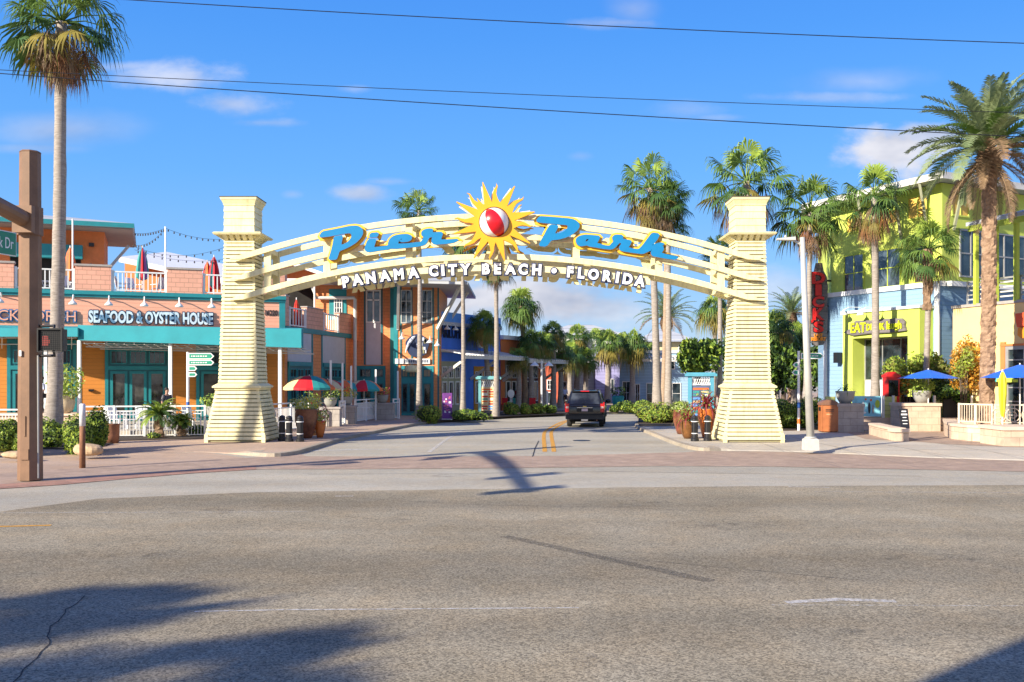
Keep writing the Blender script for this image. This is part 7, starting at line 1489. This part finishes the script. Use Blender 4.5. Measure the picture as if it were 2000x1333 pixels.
# ---- notice boards
def kiosk(x0, x1, yt_, pb, Y, lab, fm, face, seed):
    xa, xb = X(x0, Y), X(x1, Y); zt_ = Z(yt_, Y); t = thing('notice_board', ((xa+xb)/2, Y, 0), lab, 'notice board')
    for x in (xa+.12, xb-.12): mb = MB(); mb.box(x-.09, x+.09, Y-.09, Y+.09, 0, zt_-.2, fm); mb.build('post', t)
    mb = MB(); mb.box(xa-.12, xb+.12, Y-.2, Y+.2, zt_-.2, zt_-.06, fm); mb.box(xa-.04, xb+.04, Y-.14, Y+.14, zt_-.06, zt_, fm); mb.build('header', t)
    mb = MB(); w = xb-xa-.42; z1 = zt_-.25; z0 = zt_-.62; n = 8
    for k in range(n): u = xa+.21+w*k/n; mb.beam((u, Y, z0), (u+w/n, Y, z1), .03, .03, M_white); mb.beam((u, Y+.035, z1), (u+w/n, Y+.035, z0), .03, .03, M_white)
    mb.box(xa+.21, xb-.21, Y-.04, Y+.06, z0-.05, z0, M_white); mb.box(xa+.21, xb-.21, Y-.04, Y+.06, z1, z1+.05, M_white); mb.build('lattice', t)
    mb = MB(); mb.box(xa+.22, xb-.22, Y-.05, Y+.05, .35, z0-.08, face); bo = mb.build('poster', t); rng = random.Random(seed); mb = MB(); h = z0-.08-.35
    cols = (M_uo, M_sgw, M_ug, M_ur, M_blue2, M_uc)
    for r_ in range(9):
        for c_ in range(2 if r_ else 1): u0 = xa+.28+(w-.12)*c_/2; u1 = u0+(w-.12)*(.46 if r_ else .95)*rng.uniform(.8, 1); zz = .42+h*.93*(8-r_)/9; mb.box(u0, u1, Y-.056, Y-.051, zz, zz+h*.06, cols[rng.randrange(6)])
    mb.build('poster_print', bo)
M_ltb = paint('pale turquoise frame', (.17, .44, .46), .5, .08); M_ltb2 = paint('sky blue frame', (.10, .36, .48), .5, .08)
kiosk(933, 975, 735, 812, 62, 'pale turquoise framed notice board with cream poster', M_ltb, paint('cream poster', (.80, .66, .38), .6, .08), 1); kiosk(1343, 1395, 728, 815, 52, 'sky blue framed notice board behind the clay pots', M_ltb2, paint('dark blue poster', (.10, .14, .24), .6, .3, 2), 2)
# purple banner
Yq = 56.5; fq = Fr((X(864, Yq), Yq), (X(883, Yq), Yq)); pb_ = thing('feather_banner', (X(874, Yq), Yq, 0), 'purple upright banner with pink lettering beside the low hedge', 'banner'); mb = fq.mb(); mb.box(0, fq.L, 0, .04, .08, Z(768, Yq), paint('purple print', (.16, .04, .24), .5, .4, 3.0)); mb.build('banner_cloth', pb_)
mb = fq.mb(); random.seed(4)
for k in range(16): u = rnd(.06, fq.L-.16); z = rnd(.3, 1.45); mb.box(u, u+rnd(.05, .14), .041, .045+k*.0002, z, z+rnd(.04, .12), (M_pkk if False else paint('pink print', (.60, .12, .25), .5)) if k % 3 else M_sgw)
mb.build('printed_marks', pb_); mb = fq.mb(); mb.box(-.03, fq.L+.03, -.25, .3, 0, .05, M_sgw); mb.build('base', pb_)
# distant lamp standard, posts, round sign
Yk = 68; x = X(1058, Yk); dl = thing('lamp_standard', (x, Yk, 0), 'slim white lamp standard with two bell shades before the orange shop', 'street lamp'); mb = MB(); mb.tube([(x, Yk, 0), (x, Yk, Z(705, Yk))], .07, M_white, 8); mb.tube([(x-.5, Yk, Z(712, Yk)), (x, Yk, Z(722, Yk)), (x+.5, Yk, Z(712, Yk))], .03, M_white, 6); mb.build('pole', dl)
for s in (-1, 1): mb = MB(); mb.lathe([(.05, .2), (.1, .1), (.3, -.05), (.32, -.12)], (x+s*.5, Yk, Z(712, Yk)), M_white, 12); mb.build('lamp_shade', dl)
for px, yt_, lab in ((1069, 764, 'short white post right of the slim lamp standard'),): Y = 70; mb = MB(); mb.box(X(px, Y)-.06, X(px, Y)+.06, Y-.06, Y+.06, 0, Z(yt_, Y), M_white); tag(mb.build('white_post'), lab, 'post')
Y = 70; x = X(998, Y); rs = thing('round_road_sign', (x, Y, 0), 'small round white sign on a post right of the notice board', 'sign'); mb = MB(); mb.tube([(x, Y, 0), (x, Y, 1.3)], .04, M_white, 8); mb.build('post', rs); mb = MB(); n = 16; mb.prism([(x+cos(2*pi*k/n)*.25, 1.3+sin(2*pi*k/n)*.3) for k in range(n)], Y-.07, Y-.04, M_sgw); mb.build('disc', rs)
pot('teal_pot', 1207, 806, [(.3, 0), (.45, .4), (.5, .9), (.4, 1.0)], M_ug, 'teal pot with a shrub at the kerb right of the vehicle', 1, 40, Y=78, ph=.8, pr=.6, mats=(L_s2, L_s3), pn=250, ps_=.09)
# flower beds of the far cafe and small tables: coloured chairs
for k, (px, mt, lab) in enumerate(((968, M_ur, 'red cafe chair behind the notice board'), (985, M_ur, 'red cafe chair left of the round white sign'), (1008, M_ug, 'teal cafe chair beside the tall sabal trunk'), (1040, M_ur, 'red cafe chair in front of the deep blue shopfront'))):
    Y = 72; x = X(px, Y); t = thing('cafe_chair', (x, Y, 0), lab, 'chair', 'cafe chairs on the far pavement'); mb = MB(); mb.box(x-.24, x+.24, Y-.24, Y+.24, .44, .48, mt); mb.build('seat', t); mb = MB(); mb.box(x-.24, x+.24, Y+.2, Y+.24, .481, .95, mt); mb.build('backrest', t)
    for sx in (-1, 1):
        for sy in (-1, 1): mb = MB(); mb.box(x+sx*.21-.02, x+sx*.21+.02, Y+sy*.21-.02, Y+sy*.21+.02, 0, .439, M_blackm); mb.build('leg', t)
# ================================================================ dark sport utility vehicle
carp = paint('black car paint', (.010, .011, .013), .12, .1, 2.0, spec=.8); M_tl = paint('red tail lamp', (.62, .008, .012), .12, .15, 8.0, spec=.8); M_tlw = paint('clear lamp lens', (.70, .50, .45), .15); M_chrome = paint('chrome', (.60, .60, .62), .15, .05, metal=.9); M_tyr = paint('tyre rubber', (.022, .021, .020), .85, .2, 8.0); M_cglass = glass('tinted car glass', (.03, .036, .045), .03); M_plate = paint('licence plate', (.75, .55, .52), .5, .1)
car = thing('black_suv', (0, 0, 0), 'black sport utility vehicle driving away through the arch', 'car')
def slice_(z, w, yr, yf, r):
    pts = []; hw = w/2
    for cx_, cy_, a0 in ((hw-r, yr+r, -pi/2), (hw-r, yf-r, 0), (-hw+r, yf-r, pi/2), (-hw+r, yr+r, pi)):
        for k in range(5): a = a0+k*pi/8; pts.append((cx_+cos(a)*r, cy_+sin(a)*r, z))
    return pts
def slices(name, S, mat, parent, smooth=True):
    mb = MB(); n = 20; vs = [p for s in S for p in slice_(*s)]; mb.add(vs, [(i*n+k, i*n+(k+1) % n, (i+1)*n+(k+1) % n, (i+1)*n+k) for i in range(len(S)-1) for k in range(n)]+[tuple(range(n))[::-1], tuple((len(S)-1)*n+k for k in range(n))], mat); return mb.build(name, parent, smooth=smooth)
bod = slices('body', [(.36, 1.80, .12, 4.95, .2), (.46, 1.94, .05, 5.08, .22), (.70, 1.99, .02, 5.12, .22), (.98, 2.0, .02, 5.10, .2), (1.10, 1.98, .04, 5.02, .2), (1.16, 1.90, .07, 4.85, .2), (1.17, 1.86, .08, 3.95, .16), (1.45, 1.74, .17, 3.62, .16), (1.70, 1.60, .27, 3.25, .16), (1.82, 1.52, .33, 3.05, .16), (1.88, 1.42, .42, 2.9, .16), (1.90, 1.2, .6, 2.6, .16)], carp, car)
def cpanel(pts, mat, name, par=car, off=(0, 0, 0)):
    mb = MB(); n = len(pts); v = [Vector(p)+Vector(off) for p in pts]; nn = (v[1]-v[0]).cross(v[2]-v[0]).normalized()*.02; mb.add([p+nn for p in v]+[p-nn for p in v], [tuple(range(n)), tuple(range(2*n-1, n-1, -1))]+[(i, i+n, (i+1) % n+n, (i+1) % n) for i in range(n)], mat); return mb.build(name, par)
cpanel([(-.76, .085, 1.20), (.76, .085, 1.20), (.66, .29, 1.76), (-.66, .29, 1.76)], M_cglass, 'rear_window')
for s in (-1, 1):
    cpanel([(s*.925, .45, 1.20), (s*.925, 3.55, 1.20), (s*.80, 3.05, 1.70), (s*.80, .62, 1.70)], M_cglass, 'side_window')
    mb = MB(); mb.box(s*.985-.02 if s > 0 else s*.985-.03, s*.985+.03 if s > 0 else s*.985+.02, -.0, .22, .78, 1.30, M_tl); mb.box(s*.90-.09, s*.90+.09, .0, .1, .78, 1.22, M_tl); tlp = mb.build('tail_light', car)
    mb = MB(); mb.box(s*.90-.07, s*.90+.07, -.012, -.001, .98, 1.08, M_tlw); mb.build('lamp_lens', tlp)
    mb = MB(); mb.ball((s*1.13, 3.45, 1.28), (.15, .08, .11), M_black, 12, 8); mb.beam((s*.93, 3.45, 1.2), (s*1.1, 3.45, 1.24), .06, .06, M_black); mb.build('wing_mirror', car, smooth=True)
    mb = MB(); mb.beam((s*.62, .7, 1.95), (s*.62, 2.7, 1.95), .04, .03, M_black); mb.beam((s*.62, .8, 1.87), (s*.62, .8, 1.94), .04, .04, M_black); mb.beam((s*.62, 2.6, 1.87), (s*.62, 2.6, 1.94), .04, .04, M_black); mb.build('roof_rail', car)
    for yy in (.95, 3.95):
        w = MB(); prof = [(.30, -.13), (.385, -.12), (.40, -.08), (.40, .08), (.385, .12), (.30, .13)]; n = 28; cx_ = s*.84
        vs = [(cx_+a, yy+cos(2*pi*k/n)*r, .40+sin(2*pi*k/n)*r) for r, a in prof for k in range(n)]; w.add(vs, [(i*n+k, i*n+(k+1) % n, (i+1)*n+(k+1) % n, (i+1)*n+k) for i in range(5) for k in range(n)], M_tyr); wo = w.build('wheel', car, smooth=True)
        w = MB(); vs = [(cx_+a, yy+cos(2*pi*k/n)*r, .40+sin(2*pi*k/n)*r) for r, a in ((.30, s*.11), (.27, s*.06), (.1, s*.09), (.02, s*.10)) for k in range(n)]; w.add(vs, [(i*n+k, i*n+(k+1) % n, (i+1)*n+(k+1) % n, (i+1)*n+k) for i in range(3) for k in range(n)], M_chrome); w.build('rim', wo)
        w = MB(); w.tube([(s*.995, yy+cos(a)*.46, .42+sin(a)*.46) for a in [k*pi/12 for k in range(13)]], .035, M_black, 6); w.build('wheel_arch', car)
mb = MB(); mb.box(-.97, .97, -.10, .12, .42, .66, M_black); mb.box(-.90, .90, -.13, -.10, .60, .66, M_blackm); mb.build('rear_bumper', car)
mb = MB(); mb.box(-.42, .42, -.015, .03, .80, .99, M_blackm); mb.build('plate_recess', car); mb = MB(); mb.box(-.16, .16, -.03, -.016, .83, .96, M_plate); mb.build('licence_plate', car)
mb = MB(); mb.box(-.40, .40, -.02, .05, 1.0, 1.03, M_chrome); mb.build('trim_strip', car); mb = MB(); mb.box(-.09, .09, .0, .04, 1.05, 1.10, paint('gold badge', (.62, .45, .12), .3, metal=.6)); mb.build('badge', car)
mb = MB(); mb.box(-.68, .68, .20, .52, 1.84, 1.89, carp); mb.build('spoiler', car); mb = MB(); mb.box(-.22, .22, .18, .205, 1.845, 1.885, M_tl); mb.build('third_brake_light', car)
mb = MB(); mb.beam((-.1, .05, 1.16), (.12, .2, 1.5), .02, .02, M_black); mb.build('rear_wiper', car); mb = MB(); mb.box(-.17, .17, -.14, .1, .33, .42, M_chrome); mb.build('tow_hitch', car); mb = MB(); mb.tube([(.62, .0, .36), (.62, .4, .38)], .04, paint('rusty exhaust', (.30, .15, .09), .6), 10); mb.build('exhaust_pipe', car); mb = MB(); mb.box(-.8, .8, .5, 4.6, .26, .40, M_dark); mb.build('chassis', car)
Yc_ = 50.3; car.location = (X(1142, Yc_), Yc_, RZ+.012); car.rotation_euler = (0, 0, radians(-6.5))
# ================================================================ people
M_skin = paint('skin', (.42, .24, .16), .6, .05); M_skin2 = paint('tanned skin', (.30, .17, .11), .6, .05); M_hair = paint('dark hair', (.015, .011, .009), .7)
def person(x, y, z, rz, lab, top, bot, skin=None, pose='stand', seed=0, sc=1.0):
    skin = skin or M_skin; J = {'pel': (0, 0, .93, .13), 'wai': (0, 0, 1.08, .115), 'che': (0, 0, 1.30, .145), 'nec': (0, .01, 1.47, .06), 'hd0': (0, -.01, 1.56, .07), 'hd1': (0, -.015, 1.66, .09), 'hd2': (0, 0, 1.73, .06)}
    E = [('pel', 'wai'), ('wai', 'che'), ('che', 'nec'), ('nec', 'hd0'), ('hd0', 'hd1'), ('hd1', 'hd2')]
    for s, n in ((-1, 'l'), (1, 'r')):
        st = .10 if s > 0 else -.10
        if pose == 'sit': J.update({'hip'+n: (s*.10, 0, .90, .09), 'kne'+n: (s*.13, -.42, .92, .065), 'ank'+n: (s*.13, -.40, .50, .045), 'toe'+n: (s*.13, -.55, .45, .035)})
        else: J.update({'hip'+n: (s*.10, 0, .88, .095), 'kne'+n: (s*.11, -st*.9, .48, .065), 'ank'+n: (s*.11, st*.6, .08, .045), 'toe'+n: (s*.12, st*.6-.16, .035, .035)})
        J.update({'sho'+n: (s*.19, 0, 1.40, .065), 'elb'+n: (s*.25, .02, 1.13, .045), 'wri'+n: (s*.23, -.18 if pose == 'sit' or s > 0 else -.04, 1.02 if pose == 'sit' or s > 0 else .88, .032), 'han'+n: (s*.21, -.27 if pose == 'sit' or s > 0 else -.06, 1.04 if pose == 'sit' or s > 0 else .78, .03)})
        E += [('pel', 'hip'+n), ('hip'+n, 'kne'+n), ('kne'+n, 'ank'+n), ('ank'+n, 'toe'+n), ('che', 'sho'+n), ('sho'+n, 'elb'+n), ('elb'+n, 'wri'+n), ('wri'+n, 'han'+n)]
        for f in range(5):
            dx = (-.028+.014*f); hx, hy, hz, _ = J['han'+n]; J['f%d%s' % (f, n)] = (hx+dx, hy-(.07 if f else .03), hz-(.05 if f else 0), .009); E.append(('han'+n, 'f%d%s' % (f, n)))
    def grow(keys, inflate, mat, name, par, lv=2):
        kk = [k for k in keys]; idx = {k: i for i, k in enumerate(kk)}; me = bpy.data.meshes.new('sk'); me.from_pydata([J[k][:3] for k in kk], [(idx[a], idx[b]) for a, b in E if a in idx and b in idx], []); ob = bpy.data.objects.new('sk', me); COL.objects.link(ob)
        ob.modifiers.new('s', 'SKIN'); sv = me.skin_vertices[0].data
        for k, i in idx.items(): r = J[k][3]+inflate; sv[i].radius = (r*(1.25 if k in ('che', 'wai', 'pel') else 1), r*(.85 if k in ('che', 'wai', 'pel') else 1)); sv[i].use_root = (i == 0)
        sb = ob.modifiers.new('b', 'SUBSURF'); sb.levels = lv; bpy.context.view_layer.update(); m2 = bpy.data.meshes.new_from_object(ob.evaluated_get(bpy.context.evaluated_depsgraph_get())); bpy.data.objects.remove(ob)
        Mx = Matrix.Translation((x, y, z)) @ Matrix.Rotation(rz, 4, 'Z') @ Matrix.Scale(sc, 4); mb = MB(); mb.merge(m2, Mx, mat); return mb.build(name, par, smooth=True)
    t = thing('person', (x, y, z), lab, 'person'); body = grow(list(J), 0, skin, 'body', t)
    grow(['che', 'wai', 'pel', 'shol', 'shor', 'elbl', 'elbr'], .018, top, 'shirt', t); grow(['pel', 'hipl', 'hipr', 'knel', 'kner', 'ankl', 'ankr'], .016, bot, 'trousers', t)
    Mx = Matrix.Translation((x, y, z)) @ Matrix.Rotation(rz, 4, 'Z') @ Matrix.Scale(sc, 4); mb = MB(lambda v: Mx @ v); mb.ball((0, .02, 1.70), (.098, .105, .10), M_hair, 14, 10); mb.build('hair', t, smooth=True)
    mb = MB(lambda v: Mx @ v); mb.ball((-.035, -.105, 1.665), .012, M_hair, 8, 6); mb.ball((.035, -.105, 1.665), .012, M_hair, 8, 6); mb.box(-.012, .012, -.13, -.10, 1.63, 1.66, skin); mb.box(-.025, .025, -.108, -.10, 1.60, 1.608, M_red); mb.build('face', t)
    return t
M_chk = blocks('checked shirt cloth', (.45, .45, .47), .06, .05, .02, .5, .9, mcol=[.02, .02, .03]); M_bl = paint('dark trousers', (.02, .02, .03), .8); M_ws = paint('pale shirt', (.5, .55, .68), .8); M_rd = paint('red shirt', (.45, .03, .03), .8)
person(X(318, 43.4), 43.9, .22, radians(60), 'person with dark hair and checked shirt behind the pygmy palm', M_chk, M_bl)
person(X(85, 46.2), 46.0, .73, radians(-40), 'person in pale shirt half hidden behind the brown mast', M_ws, M_bl, M_skin2)
person(X(1103, 84), 84, 0, radians(20), 'distant person in a pale top left of the vehicle', M_ws, M_bl); person(X(1097, 86), 86, 0, radians(-60), 'distant person in a red top left of the vehicle', M_rd, M_bl)
person(X(975, 73), 73, 0, radians(30), 'distant person in black right of the notice board', M_bl, M_bl); person(X(1012, 74), 74, 0, radians(-30), 'distant person in a red top near the tall sabal trunk', M_rd, M_bl, M_skin2)
# ================================================================ beyond the frame: a palm and a pole whose shadows fall across the highway
fan_palm('fan_palm', 0, 0, -5.4, 0, 1, 'tall fan palm beside the highway behind the viewpoint', 99, n=30) if False else None
def offpalm(x, y, zc, R_, seed, lab):
    rng = random.Random(seed); t = thing('fan_palm', (x, y, -.13), lab, 'palm'); mb = MB(); trunk(mb, (x, y, -.13), (x, y, zc), .24, .17, B_grey, rng, .06, 1.5); mb.build('trunk', t, smooth=True); mb = MB(); sk = MB(); fan_crown(mb, (x, y, zc), R_, rng, 40, 30, .55, None, -.5, 1.45, .5, 1.0, sk); mb.build('crown', t); sk.build('dead_frond_skirt', t)
offpalm(-22.2, -4.0, 8.8, 2.3, 5, 'tall fan palm standing left of the viewpoint outside the picture'); offpalm(-19.4, -5.8, 8.9, 1.9, 9, 'shorter fan palm behind the viewpoint outside the picture'); mb = MB(); mb.lathe([(.27, 0), (.25, 6), (.22, 15.2)], (-24.3, 24.6, 0), M_concrete, 20); tag(mb.build('utility_pole'), 'slim utility pole beyond the left edge whose shadow falls on the left arch tower', 'utility pole')
mb = MB(); mb.lathe([(.62, 0), (.60, 6), (.55, 12)], (-7.75, -2.2, -.13), M_concrete, 20); tag(mb.build('utility_pole'), 'stout concrete utility pole behind the viewpoint outside the picture', 'utility pole')
